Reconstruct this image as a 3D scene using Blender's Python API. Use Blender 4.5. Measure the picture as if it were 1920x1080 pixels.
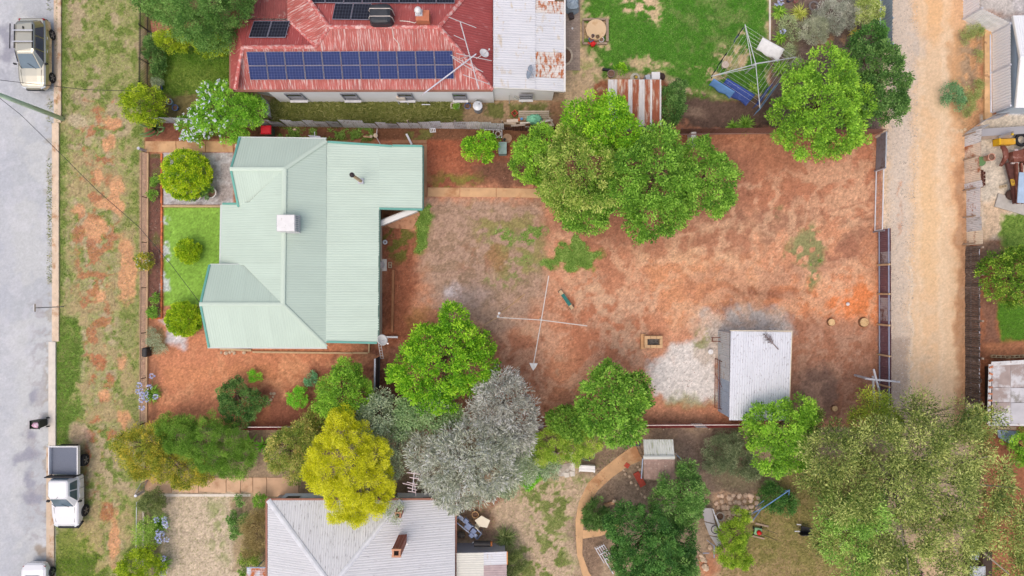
import bpy, math, random
import numpy as np
from mathutils import Vector, Matrix
random.seed(7); RNG = np.random.default_rng(7)
sc = bpy.context.scene; COL = sc.collection
for o in list(bpy.data.objects): bpy.data.objects.remove(o)

# ---------------------------------------------------------------- camera, sky, sun, exposure
H = 45.7            # drone height in metres
F = 1280.0          # focal length in photo pixels (1920 wide) = 24 mm
cam = bpy.data.cameras.new('camera'); cam.lens = 24; cam.sensor_width = 36; cam.clip_end = 2000
cam_o = bpy.data.objects.new('camera', cam); COL.objects.link(cam_o); cam_o.location = (0, 0, H); sc.camera = cam_o
SUN_EL, SUN_AZ = math.radians(68), math.radians(218)     # azimuth measured from +y towards +x
w = bpy.data.worlds.new('World'); sc.world = w; w.use_nodes = True
nt = w.node_tree; bg = nt.nodes['Background']
sky = nt.nodes.new('ShaderNodeTexSky'); sky.sky_type = 'NISHITA'; sky.sun_disc = False
sky.sun_elevation = SUN_EL; sky.sun_rotation = SUN_AZ; sky.dust_density = 6; sky.air_density = 1.0; sky.ozone_density = 1.0
nt.links.new(sky.outputs[0], bg.inputs[0]); bg.inputs[1].default_value = 0.15
sl = bpy.data.lights.new('sun', 'SUN'); sl.energy = .6; sl.angle = math.radians(120); sl.color = (1, .93, .82)
so = bpy.data.objects.new('sun', sl); COL.objects.link(so)
sd_ = Vector((math.sin(SUN_AZ)*math.cos(SUN_EL), math.cos(SUN_AZ)*math.cos(SUN_EL), math.sin(SUN_EL)))
so.rotation_euler = sd_.to_track_quat('Z', 'Y').to_euler()
sc.view_settings.view_transform = 'Standard'; sc.view_settings.look = 'None'; sc.view_settings.gamma = 1
sc.view_settings.use_curve_mapping = False; sc.view_settings.exposure = 0.2
GAIN = 1.2

# ---------------------------------------------------------------- helpers
def P(px, py, z=0.0):
    """photo pixel (1920x1080) at height z -> world point"""
    k = (H - z)/F
    return Vector(((px-960)*k, (540-py)*k, z))
def lin(v):
    v = v/255.0
    return v/12.92 if v <= .04045 else ((v+.055)/1.055)**2.4
def C(c):
    return tuple(min(.85, lin(x)/GAIN) for x in c)

MATS = {}
def mat(name, rgb, rough=.7, metal=0., var=.12, scale=3., bump=0., wear=None, streak=None, rnd=.06, uv=False, spec=.3, trans=None, clear=0.):
    """procedural material: base colour with noise, optional worn second colour (rgb, amount, scale, (stretch))"""
    if name in MATS: return MATS[name]
    m = bpy.data.materials.new(name); m.use_nodes = True; n = m.node_tree.nodes; L = m.node_tree.links
    b = n['Principled BSDF']; b.inputs['Roughness'].default_value = rough; b.inputs['Metallic'].default_value = metal
    b.inputs['Specular IOR Level'].default_value = spec
    if clear: b.inputs['Coat Weight'].default_value = clear; b.inputs['Coat Roughness'].default_value = .08
    c = C(rgb)
    tc = n.new('ShaderNodeTexCoord'); src = tc.outputs['UV'] if uv else tc.outputs['Object']
    mp = n.new('ShaderNodeMapping'); L.new(src, mp.inputs[0])
    if streak: mp.inputs['Scale'].default_value = streak
    nz = n.new('ShaderNodeTexNoise'); nz.inputs['Scale'].default_value = scale; nz.inputs['Detail'].default_value = 5
    oi = n.new('ShaderNodeObjectInfo'); ad = n.new('ShaderNodeVectorMath'); ad.operation = 'ADD'
    mu = n.new('ShaderNodeVectorMath'); mu.operation = 'SCALE'; cb = n.new('ShaderNodeCombineXYZ')
    for i in range(3): L.new(oi.outputs['Random'], cb.inputs[i])
    L.new(cb.outputs[0], mu.inputs[0]); mu.inputs['Scale'].default_value = 37.
    L.new(mp.outputs[0], ad.inputs[0]); L.new(mu.outputs[0], ad.inputs[1]); L.new(ad.outputs[0], nz.inputs['Vector'])
    rp = n.new('ShaderNodeMapRange'); rp.inputs[1].default_value = .3; rp.inputs[2].default_value = .7
    rp.inputs[3].default_value = 1-var; rp.inputs[4].default_value = 1+var
    L.new(nz.outputs[0], rp.inputs[0])
    r2 = n.new('ShaderNodeMapRange'); r2.inputs[3].default_value = 1-rnd; r2.inputs[4].default_value = 1+rnd; L.new(oi.outputs['Random'], r2.inputs[0])
    m0 = n.new('ShaderNodeMath'); m0.operation = 'MULTIPLY'; L.new(rp.outputs[0], m0.inputs[0]); L.new(r2.outputs[0], m0.inputs[1])
    last = None
    if wear:
        wr, amt, wsc = wear[:3]
        n2 = n.new('ShaderNodeTexNoise'); n2.inputs['Scale'].default_value = wsc; n2.inputs['Detail'].default_value = 6; n2.inputs['Roughness'].default_value = .65
        if len(wear) > 3:
            mp2 = n.new('ShaderNodeMapping'); mp2.inputs['Scale'].default_value = wear[3]; L.new(src, mp2.inputs[0])
            a2 = n.new('ShaderNodeVectorMath'); a2.operation = 'ADD'; L.new(mp2.outputs[0], a2.inputs[0]); L.new(mu.outputs[0], a2.inputs[1]); L.new(a2.outputs[0], n2.inputs['Vector'])
        else: L.new(ad.outputs[0], n2.inputs['Vector'])
        r3 = n.new('ShaderNodeMapRange'); r3.inputs[1].default_value = .72-amt*.5; r3.inputs[2].default_value = .82-amt*.45; L.new(n2.outputs[0], r3.inputs[0])
        mx = n.new('ShaderNodeMix'); mx.data_type = 'RGBA'; L.new(r3.outputs[0], mx.inputs[0])
        mx.inputs[6].default_value = c+(1,); mx.inputs[7].default_value = C(wr)+(1,); last = mx.outputs[2]
    vm = n.new('ShaderNodeVectorMath'); vm.operation = 'SCALE'
    if last: L.new(last, vm.inputs[0])
    else: vm.inputs[0].default_value = c
    L.new(m0.outputs[0], vm.inputs['Scale']); L.new(vm.outputs[0], b.inputs['Base Color'])
    if bump:
        bp = n.new('ShaderNodeBump'); bp.inputs['Strength'].default_value = min(1, bump); bp.inputs['Distance'].default_value = .02
        L.new(nz.outputs[0], bp.inputs['Height']); L.new(bp.outputs[0], b.inputs['Normal'])
    MATS[name] = m; return m

def brick_mat(name, a, bcol, mortar, bw=.24, bh=.085, rough=.9, off=.5):
    if name in MATS: return MATS[name]
    m = bpy.data.materials.new(name); m.use_nodes = True; n = m.node_tree.nodes; L = m.node_tree.links; b = n['Principled BSDF']
    tc = n.new('ShaderNodeTexCoord'); br = n.new('ShaderNodeTexBrick'); L.new(tc.outputs['Object'], br.inputs[0])
    br.inputs['Color1'].default_value = C(a)+(1,); br.inputs['Color2'].default_value = C(bcol)+(1,); br.inputs['Mortar'].default_value = C(mortar)+(1,)
    br.inputs['Scale'].default_value = 1; br.inputs['Mortar Size'].default_value = .008; br.inputs['Brick Width'].default_value = bw; br.inputs['Row Height'].default_value = bh; br.offset = off
    nz = n.new('ShaderNodeTexNoise'); nz.inputs['Scale'].default_value = 9; L.new(tc.outputs['Object'], nz.inputs[0])
    rp = n.new('ShaderNodeMapRange'); rp.inputs[3].default_value = .65; rp.inputs[4].default_value = 1.35; L.new(nz.outputs[0], rp.inputs[0])
    vm = n.new('ShaderNodeVectorMath'); vm.operation = 'SCALE'; L.new(br.outputs[0], vm.inputs[0]); L.new(rp.outputs[0], vm.inputs['Scale']); L.new(vm.outputs[0], b.inputs['Base Color'])
    bp = n.new('ShaderNodeBump'); bp.inputs['Strength'].default_value = .6; bp.inputs['Distance'].default_value = .01; bp.invert = True
    L.new(br.outputs[1], bp.inputs['Height']); L.new(bp.outputs[0], b.inputs['Normal']); b.inputs['Roughness'].default_value = rough
    MATS[name] = m; return m

WO = {}                                   # world origin of every object
def thing(name, label, cat, loc, group=None):
    o = bpy.data.objects.new(name, None); COL.objects.link(o); o.empty_display_size = .3
    o.location = loc; WO[o.name] = Vector(loc); o['label'] = label; o['category'] = cat
    if group: o['group'] = group
    return o
def tag(o, label, cat, group=None):
    o['label'] = label; o['category'] = cat
    if group: o['group'] = group
    return o
def struct(o, kind='structure'):
    o['kind'] = kind; return o
def link(name, me, parent, origin):
    o = bpy.data.objects.new(name, me); COL.objects.link(o); origin = Vector(origin)
    WO[o.name] = origin
    if parent: o.parent = parent; o.location = origin - WO[parent.name]
    else: o.location = origin
    return o
def copy_tree(o, loc=None, rz=None, scale=None, parent=None, label=None):
    c = o.copy(); COL.objects.link(c)
    if parent: c.parent = parent
    if loc is not None: c.location = loc
    if rz is not None: c.rotation_euler = (0, 0, rz)
    if scale: c.scale = (scale,)*3
    if label: c['label'] = label
    for ch in o.children: copy_tree(ch, parent=c)
    return c

class MB:
    def __init__(s): s.v = []; s.f = []; s.uv = {}
    def add(s, vs, fs):
        b = len(s.v); s.v += [Vector(v) for v in vs]; s.f += [tuple(b+i for i in f) for f in fs]; return s
    def poly(s, pts): return s.add(pts, [tuple(range(len(pts)))])
    def box(s, c, d, rz=0., M=None):
        x, y, z = d[0]/2, d[1]/2, d[2]/2
        R = M or Matrix.Rotation(rz, 3, 'Z'); c = Vector(c)
        vs = [c + R @ Vector(p) for p in ((-x,-y,-z),(x,-y,-z),(x,y,-z),(-x,y,-z),(-x,-y,z),(x,-y,z),(x,y,z),(-x,y,z))]
        return s.add(vs, [(3,2,1,0),(4,5,6,7),(0,1,5,4),(1,2,6,5),(2,3,7,6),(3,0,4,7)])
    def bar(s, p0, p1, w, h=None, up=(0,0,1)):
        p0, p1 = Vector(p0), Vector(p1); h = h or w; d = p1-p0; L = d.length; d.normalize(); up = Vector(up)
        if abs(d.dot(up)) > .98: up = Vector((0,1,0))
        x = d.cross(up).normalized(); z = x.cross(d)
        return s.box((p0+p1)/2, (w, L, h), M=Matrix((x, d, z)).transposed())
    def tube(s, p0, p1, r0, r1=None, n=8, cap=True):
        return s.path([p0, p1], [r0, r0 if r1 is None else r1], n, cap)
    def path(s, pts, r, n=6, cap=True):
        pts = [Vector(p) for p in pts]; k = len(pts); r = r if isinstance(r, (list, tuple)) else [r]*k
        b = len(s.v); x = None
        for i, p in enumerate(pts):
            d = (pts[min(i+1, k-1)]-pts[max(i-1, 0)]).normalized()
            a = Vector((0,0,1)) if abs(d.z) < .9 else Vector((1,0,0))
            x = d.cross(a).normalized() if x is None else (x - d*x.dot(d)).normalized()
            y = d.cross(x)
            s.v += [p + (x*math.cos(t)+y*math.sin(t))*r[i] for t in (2*math.pi*j/n for j in range(n))]
        for i in range(k-1):
            for j in range(n):
                j2 = (j+1) % n; s.f.append((b+i*n+j, b+i*n+j2, b+(i+1)*n+j2, b+(i+1)*n+j))
        if cap: s.f.append(tuple(b+n-1-j for j in range(n))); s.f.append(tuple(b+(k-1)*n+j for j in range(n)))
        return s
    def lathe(s, c, prof, n=16, cap=True):
        c = Vector(c); b = len(s.v)
        for r, z in prof: s.v += [c+Vector((r*math.cos(2*math.pi*j/n), r*math.sin(2*math.pi*j/n), z)) for j in range(n)]
        for i in range(len(prof)-1):
            for j in range(n):
                j2 = (j+1) % n; s.f.append((b+i*n+j, b+i*n+j2, b+(i+1)*n+j2, b+(i+1)*n+j))
        if cap: s.f.append(tuple(b+n-1-j for j in range(n))); s.f.append(tuple(b+(len(prof)-1)*n+j for j in range(n)))
        return s
    def torus(s, c, R, r, n=20, m=6):
        c = Vector(c); b = len(s.v)
        for i in range(n):
            a = 2*math.pi*i/n
            for j in range(m):
                t = 2*math.pi*j/m; q = R+r*math.cos(t); s.v.append(c+Vector((q*math.cos(a), q*math.sin(a), r*math.sin(t))))
        for i in range(n):
            for j in range(m):
                s.f.append((b+i*m+j, b+((i+1)%n)*m+j, b+((i+1)%n)*m+(j+1)%m, b+i*m+(j+1)%m))
        return s
    def prism(s, pts, z0, z1):
        pts = [Vector((p[0], p[1], 0)) for p in pts]; k = len(pts)
        ar = sum(pts[i].x*pts[(i+1)%k].y-pts[(i+1)%k].x*pts[i].y for i in range(k))
        if ar < 0: pts.reverse()
        b = len(s.v); s.v += [Vector((p.x, p.y, z0)) for p in pts]+[Vector((p.x, p.y, z1)) for p in pts]
        s.f += [tuple(b+k-1-i for i in range(k)), tuple(b+k+i for i in range(k))]
        s.f += [(b+i, b+(i+1)%k, b+k+(i+1)%k, b+k+i) for i in range(k)]
        return s
    def rock(s, c, d, seed=0, rz=0.):
        R = random.Random(seed); t = (1+5**.5)/2
        vs = [(-1,t,0),(1,t,0),(-1,-t,0),(1,-t,0),(0,-1,t),(0,1,t),(0,-1,-t),(0,1,-t),(t,0,-1),(t,0,1),(-t,0,-1),(-t,0,1)]
        fs = [(0,11,5),(0,5,1),(0,1,7),(0,7,10),(0,10,11),(1,5,9),(5,11,4),(11,10,2),(10,7,6),(7,1,8),(3,9,4),(3,4,2),(3,2,6),(3,6,8),(3,8,9),(4,9,5),(2,4,11),(6,2,10),(8,6,7),(9,8,1)]
        M = Matrix.Rotation(rz, 3, 'Z'); c = Vector(c)
        return s.add([c + M @ Vector((v[0]/1.9*d[0]*R.uniform(.75,1.1)/2, v[1]/1.9*d[1]*R.uniform(.75,1.1)/2, v[2]/1.9*d[2]*R.uniform(.8,1.1)/2)) for v in vs], fs)
    def loft(s, secs, cap=True):
        k = len(secs[0]); b = len(s.v)
        for q in secs: s.v += [Vector(p) for p in q]
        for i in range(len(secs)-1):
            for j in range(k-1): s.f.append((b+i*k+j, b+i*k+j+1, b+(i+1)*k+j+1, b+(i+1)*k+j))
        if cap: s.f.append(tuple(b+k-1-j for j in range(k))); s.f.append(tuple(b+(len(secs)-1)*k+j for j in range(k)))
        return s
    def build(s, name, m, parent=None, smooth=False, kind=None, label=None, origin=None, bevel=0):
        if origin is None:
            xs = [v.x for v in s.v]; ys = [v.y for v in s.v]
            origin = Vector(((min(xs)+max(xs))/2, (min(ys)+max(ys))/2, min(v.z for v in s.v)))
        me = bpy.data.meshes.new(name); me.from_pydata([tuple(v-origin) for v in s.v], [], s.f); me.materials.append(m)
        if s.uv:
            ul = me.uv_layers.new(name='UVMap')
            for i, l in enumerate(me.loops): ul.data[i].uv = s.uv.get(l.vertex_index, (0, 0))
        if smooth: me.shade_smooth()
        o = link(name, me, parent, origin)
        if bevel:
            bv = o.modifiers.new('bevel', 'BEVEL'); bv.width = bevel; bv.segments = 2; bv.limit_method = 'ANGLE'
        if kind: o['kind'] = kind
        if label: o['label'] = label
        return o

class Plane:
    """a plane through three points given as (px, py, z)"""
    def __init__(s, a, b, c):
        a, b, c = P(*a), P(*b), P(*c); s.n = (b-a).cross(c-a).normalized()
        if s.n.z < 0: s.n = -s.n
        s.d = s.n.dot(a)
    def at(s, px, py, off=0.):
        o = Vector((0,0,H)); d = Vector(((px-960)/F, (540-py)/F, -1)); t = (s.d-s.n.dot(o))/s.n.dot(d)
        return o+d*t+s.n*off

def sheets(parent, poly, plane, m, width=.80, pitch=.15, amp=.011, name='roof_sheet', u=None, mats=None, off=0.):
    """cover a planar roof facet (pixel outline) with separate corrugated sheets running down the slope"""
    pts = [plane.at(*p) for p in poly]; n = plane.n
    if u is None: u = Vector((0,0,1)).cross(n)
    u = Vector(u); u = (u-n*u.dot(n)).normalized(); v = n.cross(u)
    q = [(p.dot(u), p.dot(v)) for p in pts]; k = len(q); us = [a for a, b in q]; u0, u1 = min(us), max(us)
    base = n*plane.d
    def vr(t):
        vs = []
        for i in range(k):
            (a, b), (c, d) = q[i], q[(i+1) % k]
            if abs(a-c) < 1e-9:
                if abs(t-a) < 1e-6: vs += [b, d]
            elif min(a, c)-1e-9 <= t <= max(a, c)+1e-9: vs.append(b+(d-b)*(t-a)/(c-a))
        return (min(vs), max(vs)) if vs else None
    ns = max(1, round((u1-u0)/width)); st = (u1-u0)/ns; out = []
    for i in range(ns):
        a = u0+i*st; b = a+st; cols = sorted(set([a, b]+[t for t in us if a < t < b]+[a+j*pitch/4 for j in range(1, int(st/(pitch/4))+1) if a+j*pitch/4 < b-.004]))
        mb = MB(); dz = random.uniform(0, .006)+.004*(i % 2)+off
        for t in cols:
            tt = min(max(t, u0+1e-5), u1-1e-5); r = vr(tt) or (0, 0)
            h = amp*math.sin(2*math.pi*(t-a)/pitch)+dz
            for vv in r:
                mb.uv[len(mb.v)] = (t, vv); mb.v.append(base+u*t+v*vv+n*h)
        for j in range(len(cols)-1): mb.f.append((2*j, 2*j+2, 2*j+3, 2*j+1))
        out.append(mb.build(name, mats[i % len(mats)] if mats else m, parent))
    return out

def cap(parent, p0, p1, m, w=.16, h=.05, name='ridge_cap'):
    p0, p1 = Vector(p0), Vector(p1); d = (p1-p0).normalized(); x = d.cross(Vector((0,0,1))).normalized(); z = x.cross(d)
    prof = [(-w, -h*.6), (-w, -h*.6+.02), (-w*.35, h), (w*.35, h), (w, -h*.6+.02), (w, -h*.6)]
    mb = MB(); mb.loft([[p+x*a+z*b for a, b in prof+[prof[0]]] for p in (p0, p1)])
    return mb.build(name, m, parent)

def wall_sheets(parent, a, b, z0, z1, m, width=.76, pitch=.12, amp=.016, name='sheet', lean=0., ragged=0., mats=None, gap=.0):
    """upright corrugated sheets from pixel a to pixel b (ground pixels)"""
    A, B = P(*a), P(*b); d = (B-A); L = d.length; d.normalize(); nr = Vector((-d.y, d.x, 0)); ns = max(1, round(L/width)); st = L/ns; out = []
    for i in range(ns):
        mb = MB(); hz = z1+random.uniform(-1, 1)*ragged; l1 = random.uniform(-1, 1)*lean; l2 = l1+random.uniform(-1, 1)*lean*.5
        nc = max(2, int(st/(pitch/4))); ofs = .006*(i % 2)
        for j in range(nc+1):
            t = i*st+gap/2+(st-gap)*j/nc; h = amp*math.sin(2*math.pi*(t-i*st)/pitch)+ofs; ll = l1+(l2-l1)*j/nc
            p = A+d*t+nr*h
            mb.uv[len(mb.v)] = (t, 0); mb.v.append(Vector((p.x, p.y, z0)))
            mb.uv[len(mb.v)] = (t, hz-z0); mb.v.append(Vector((p.x, p.y, hz))+nr*ll)
        for j in range(nc): mb.f.append((2*j, 2*j+2, 2*j+3, 2*j+1))
        mm = mats[i % len(mats)] if mats else m
        out.append(mb.build(name, mm, parent))
    return out
def instances(name, me, parent, mats4, labels=None):
    for M in mats4:
        o = bpy.data.objects.new(name, me); COL.objects.link(o); o.parent = parent
        M = M.copy(); M.translation -= WO[parent.name]; o.matrix_local = M
def mesh_of(mb, name, m):
    me = bpy.data.meshes.new(name); me.from_pydata([tuple(v) for v in mb.v], [], mb.f); me.materials.append(m); return me
def TR(p, rz=0., s=1.): return Matrix.Translation(p) @ Matrix.Rotation(rz, 4, 'Z') @ (Matrix.Diagonal((*s, 1)) if isinstance(s, tuple) else Matrix.Scale(s, 4))

# ---- numpy value noise (domain in pixels) ----
def vnoise(x, y, seed):
    n = 256; g = np.random.default_rng(seed).random((n, n)); xi = np.floor(x).astype(int); yi = np.floor(y).astype(int)
    fx = x-xi; fy = y-yi; fx = fx*fx*(3-2*fx); fy = fy*fy*(3-2*fy); a = xi % n; b = yi % n; a1 = (a+1) % n; b1 = (b+1) % n
    return (g[a, b]*(1-fx)+g[a1, b]*fx)*(1-fy)+(g[a, b1]*(1-fx)+g[a1, b1]*fx)*fy
def fbm(x, y, sc_, seed, octv=4):
    r = 0; amp = .5; f = 1/sc_; tot = 0
    for i in range(octv):
        c, s = math.cos(i*1.1), math.sin(i*1.1)
        r = r+amp*vnoise((x*c-y*s)*f+17.3*i+1000, (x*s+y*c)*f+9.1*i+1000, seed+i); tot += amp; amp *= .55; f *= 2.03
    return r/tot
def sstep(a, b, x):
    t = np.clip((x-a)/(b-a), 0, 1); return t*t*(3-2*t)
# ---------------------------------------------------------------- ground: one fine sheet split by kind of surface
STEP = 2.5
gx = np.arange(-80, 2001, STEP); gy = np.arange(-70, 1151, STEP); NX, NY = len(gx), len(gy)
X, Y = np.meshgrid(gx, gy); X = X.ravel(); Y = Y.ravel()
n30 = fbm(X, Y, 30, 1)-.5; n80 = fbm(X, Y, 80, 5)-.5; n12 = fbm(X, Y, 12, 9, 3)-.5; n200 = fbm(X, Y, 200, 13)-.5; n5 = fbm(X, Y, 5, 21, 2)-.5
WX = X+26*(fbm(X, Y, 45, 31)-.5)+10*(fbm(X, Y, 14, 35, 2)-.5); WY = Y+26*(fbm(X, Y, 45, 41)-.5)+10*(fbm(X, Y, 14, 45, 2)-.5)
def sdpoly(pts, x, y):
    d = np.full(x.shape, 1e9); ins = np.zeros(x.shape, bool); k = len(pts)
    for i in range(k):
        (ax, ay), (bx, by) = pts[i], pts[(i+1) % k]; ex, ey = bx-ax, by-ay
        t = np.clip(((x-ax)*ex+(y-ay)*ey)/(ex*ex+ey*ey+1e-9), 0, 1); d = np.minimum(d, (x-ax-t*ex)**2+(y-ay-t*ey)**2)
        c = ((ay > y) != (by > y)) & (x < (bx-ax)*(y-ay)/((by-ay) if by != ay else 1e-9)+ax); ins ^= c
    d = np.sqrt(d); return np.where(ins, -d, d)
def R(x0, y0, x1, y1): return [(x0, y0), (x1, y0), (x1, y1), (x0, y1)]
COLR = np.empty((len(X), 3)); COLR[:] = C((168, 108, 78))
def paint(shape, col, soft=6, amp=0, n=None, k=1., warp=True, thr=None, tn=None, tw=.07):
    """shape: polygon list or ('e',cx,cy,rx,ry); soft edge in px; amp*noise roughens the edge; thr: keep only where noise > thr"""
    x, y = (WX, WY) if warp else (X, Y)
    if shape is None: m = np.ones(len(X))
    elif shape[0] == 'e':
        _, cx, cy, rx, ry = shape; d = (np.sqrt(((x-cx)/rx)**2+((y-cy)/ry)**2)-1)*min(rx, ry); m = sstep(soft, -soft, d+amp*(n30+n12))
    else: m = sstep(soft, -soft, sdpoly(shape, x, y)+amp*(n30+n12))
    if thr is not None: m = m*sstep(thr-tw, thr+tw, (n30 if tn is None else tn)+.35*n12)
    m = (m*k)[:, None]; COLR[:] = COLR*(1-m)+np.array(C(col))*m
# verge -----------------------------------------------------------
VER = R(100, -90, 272, 1160)
paint(VER, (184, 168, 134), 2, warp=False)
paint(VER, (156, 160, 100), 2, warp=False, thr=-.11, k=.85, tn=n30)
paint(VER, (128, 150, 72), 2, warp=False, thr=.10, k=.75, tn=n12)
paint(R(104, -90, 122, 900), (132, 156, 80), 8, 16, k=.8)
paint(R(104, 600, 150, 830), (116, 162, 56), 8, 18, k=.85)
paint(R(100, 985, 190, 1120), (138, 152, 66), 14, 20, k=.85)
paint(('e', 150, 1062, 50, 26), (116, 150, 40), 10, 14, k=.9)
paint(R(225, 330, 266, 900), (140, 150, 84), 8, 14, k=.7)
SW1 = fbm(X+30*n30, Y+30*n80, 60, 91)-.5; nc = fbm(WX, WY, 16, 95, 3)-.5; ns = fbm(X, Y, 9, 97, 2)-.5
paint([(120, 210), (225, 200), (262, 420), (262, 900), (240, 1100), (140, 1100), (120, 600)], (196, 164, 132), 16, 40, k=.55, thr=.03, tn=n30)
paint([(150, 320), (215, 320), (216, 470), (205, 660), (180, 720), (150, 600), (140, 440)], (184, 118, 82), 8, 30, thr=.04, tn=nc, k=.8, tw=.05)
paint([(180, 660), (215, 640), (215, 820), (180, 900), (160, 800)], (184, 116, 78), 8, 30, thr=.09, tn=nc, k=.85, tw=.03)
paint([(150, 200), (215, 200), (215, 330), (150, 300)], (186, 120, 84), 8, 30, thr=.12, tn=nc, k=.8, tw=.03)
for e in [('e', 236, 505, 15, 62), ('e', 222, 360, 12, 34), ('e', 178, 425, 20, 16), ('e', 150, 390, 10, 8), ('e', 190, 330, 10, 18), ('e', 196, 380, 16, 10), ('e', 209, 272, 9, 13), ('e', 210, 228, 11, 13), ('e', 230, 680, 8, 16), ('e', 200, 745, 10, 12), ('e', 232, 785, 9, 26), ('e', 214, 1010, 9, 50), ('e', 190, 560, 10, 14)]:
    paint(e, (222, 164, 120), 3, 10, k=.9)
for e in [('e', 172, 860, 12, 60), ('e', 196, 960, 10, 14), ('e', 192, 690, 8, 16)]:
    paint(e, (182, 112, 74), 6, 16, k=.8, thr=-.03, tn=nc, tw=.04)
paint(('e', 152, 228, 22, 12), (205, 188, 160), 6, 10, k=.8); paint(('e', 150, 820, 16, 18), (190, 160, 140), 8, 14, k=.8)
# main block: red soil ---------------------------------------------
YARD = [(272, 225), (1660, 225), (1660, 805), (272, 805)]
paint(YARD, (194, 130, 96), 3, warp=False)
paint(YARD, (156, 98, 72), 6, warp=False, thr=.06, tn=n80, k=.4)
paint(YARD, (194, 136, 104), 6, warp=False, thr=.06, tn=-n80, k=.5)
paint([(800, 375), (1010, 380), (1030, 520), (1000, 600), (930, 640), (870, 590), (790, 560)], (178, 150, 130), 20, 36, k=.9)
paint([(800, 390), (1010, 380), (1030, 520), (1000, 590), (900, 590), (790, 520)], (146, 122, 98), 18, 30, k=.6, thr=0, tn=n12)
paint([(880, 385), (1010, 395), (1030, 500), (960, 540), (890, 470)], (146, 140, 84), 16, 40, k=.8, thr=.0, tn=n30)
paint(('e', 905, 480, 60, 30), (160, 105, 78), 10, 30, k=.6, thr=0)
paint(('e', 846, 543, 16, 12), (232, 224, 228), 10, 16, k=.8); paint(('e', 868, 556, 44, 16), (196, 178, 172), 18, 20, k=.55)
paint(R(800, 245, 1010, 350), (146, 84, 60), 12, 20, k=.9); paint(('e', 960, 325, 70, 30), (112, 80, 64), 14, 26, k=.85); paint(('e', 820, 290, 40, 40), (172, 98, 68), 14, 26, k=.7)
paint(('e', 850, 335, 50, 16), (120, 142, 62), 12, 26, k=.7, thr=-.05, tn=n12)
paint([(1220, 470), (1660, 360), (1660, 560), (1230, 590)], (206, 142, 104), 30, 60, k=.75)
paint([(1160, 450), (1640, 340), (1640, 440), (1230, 560)], (214, 166, 128), 20, 60, k=.8, thr=.02, tn=n30)
paint([(1300, 260), (1650, 260), (1650, 420), (1400, 400)], (176, 112, 82), 20, 40, k=.6)
paint([(1400, 540), (1660, 520), (1660, 600), (1480, 600)], (212, 132, 84), 16, 40, k=.85)
paint([(1560, 545), (1650, 540), (1650, 610), (1560, 605)], (222, 128, 72), 10, 20, k=.9)
paint([(1230, 500), (1420, 490), (1420, 580), (1260, 620)], (208, 140, 96), 16, 40, k=.7)
paint([(1480, 590), (1655, 610), (1655, 790), (1480, 790)], (160, 106, 80), 16, 30, k=.8)
paint([(1490, 620), (1640, 620), (1600, 720), (1500, 740)], (176, 136, 112), 8, 40, k=.6, thr=.04, tn=n12)
paint(('e', 1535, 730, 44, 44), (124, 104, 94), 20, 34, k=.75)
paint([(1410, 400), (1640, 400), (1640, 480), (1500, 540), (1410, 480)], (150, 100, 78), 14, 46, k=.7, thr=.04, tn=n30)
paint(('e', 1440, 412, 70, 18), (156, 106, 84), 12, 26, k=.6); paint(('e', 1450, 550, 50, 9), (126, 78, 58), 8, 16, k=.7); paint(('e', 1390, 578, 50, 10), (140, 92, 72), 8, 16, k=.6)
paint([(1190, 280), (1420, 280), (1400, 470), (1200, 480), (1000, 440)], (150, 98, 76), 24, 40, k=.55)
paint([(1050, 560), (1210, 550), (1210, 680), (1080, 690)], (170, 104, 74), 20, 40, k=.6)
for e in [('e', 1140, 590, 50, 30), ('e', 1175, 640, 40, 50), ('e', 985, 620, 40, 24), ('e', 1060, 585, 40, 14), ('e', 1030, 700, 40, 22), ('e', 1110, 540, 30, 34)]:
    paint(e, (186, 150, 122), 12, 40, k=.65, thr=.0, tn=n12)
paint([(870, 620), (1010, 640), (1040, 780), (1000, 800), (930, 700)], (146, 92, 70), 20, 30, k=.6)
paint([(1214, 690), (1300, 632), (1345, 640), (1345, 748), (1290, 756), (1224, 744)], (224, 218, 212), 8, 16, k=.97); paint([(1322, 584), (1468, 582), (1484, 630), (1322, 640)], (204, 196, 188), 12, 26, k=.9)
paint([(1300, 590), (1360, 590), (1350, 700), (1300, 680)], (200, 182, 166), 14, 30, k=.65)
paint(('e', 1318, 640, 14, 30), (132, 140, 74), 8, 22, k=.7, thr=-.05, tn=n12); paint(('e', 1290, 752, 40, 8), (150, 152, 98), 8, 14, k=.7)
paint(('e', 1280, 785, 70, 14), (140, 104, 82), 12, 20, k=.7)
# front of the green house
paint([(280, 600), (720, 660), (720, 700), (560, 800), (280, 800)], (194, 124, 88), 16, 30, k=.9)
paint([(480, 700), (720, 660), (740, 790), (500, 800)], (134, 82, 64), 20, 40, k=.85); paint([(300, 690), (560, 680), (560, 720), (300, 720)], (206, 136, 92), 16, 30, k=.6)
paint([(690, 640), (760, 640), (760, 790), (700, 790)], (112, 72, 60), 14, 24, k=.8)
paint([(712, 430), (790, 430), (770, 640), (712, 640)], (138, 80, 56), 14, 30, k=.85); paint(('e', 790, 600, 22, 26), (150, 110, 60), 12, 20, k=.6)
paint(('e', 750, 460, 36, 40), (92, 112, 48), 12, 34, k=.75, thr=.0, tn=n12); paint([(770, 400), (806, 385), (800, 470), (780, 480)], (104, 146, 52), 6, 16, k=.85)
q_ = fbm(X+70*(fbm(X, Y, 90, 61)-.5), Y+70*(fbm(X, Y, 90, 65)-.5), 46, 67, 5); RG = 1-np.abs(2*q_-1)*3.2; RG = np.clip(RG, -1, 1)*.3
paint([(1010, 430), (1200, 470), (1420, 330), (1650, 260), (1650, 600), (1250, 620), (1060, 560)], (226, 182, 146), 24, 50, thr=.14, tn=RG, k=.5, tw=.12)
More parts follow.
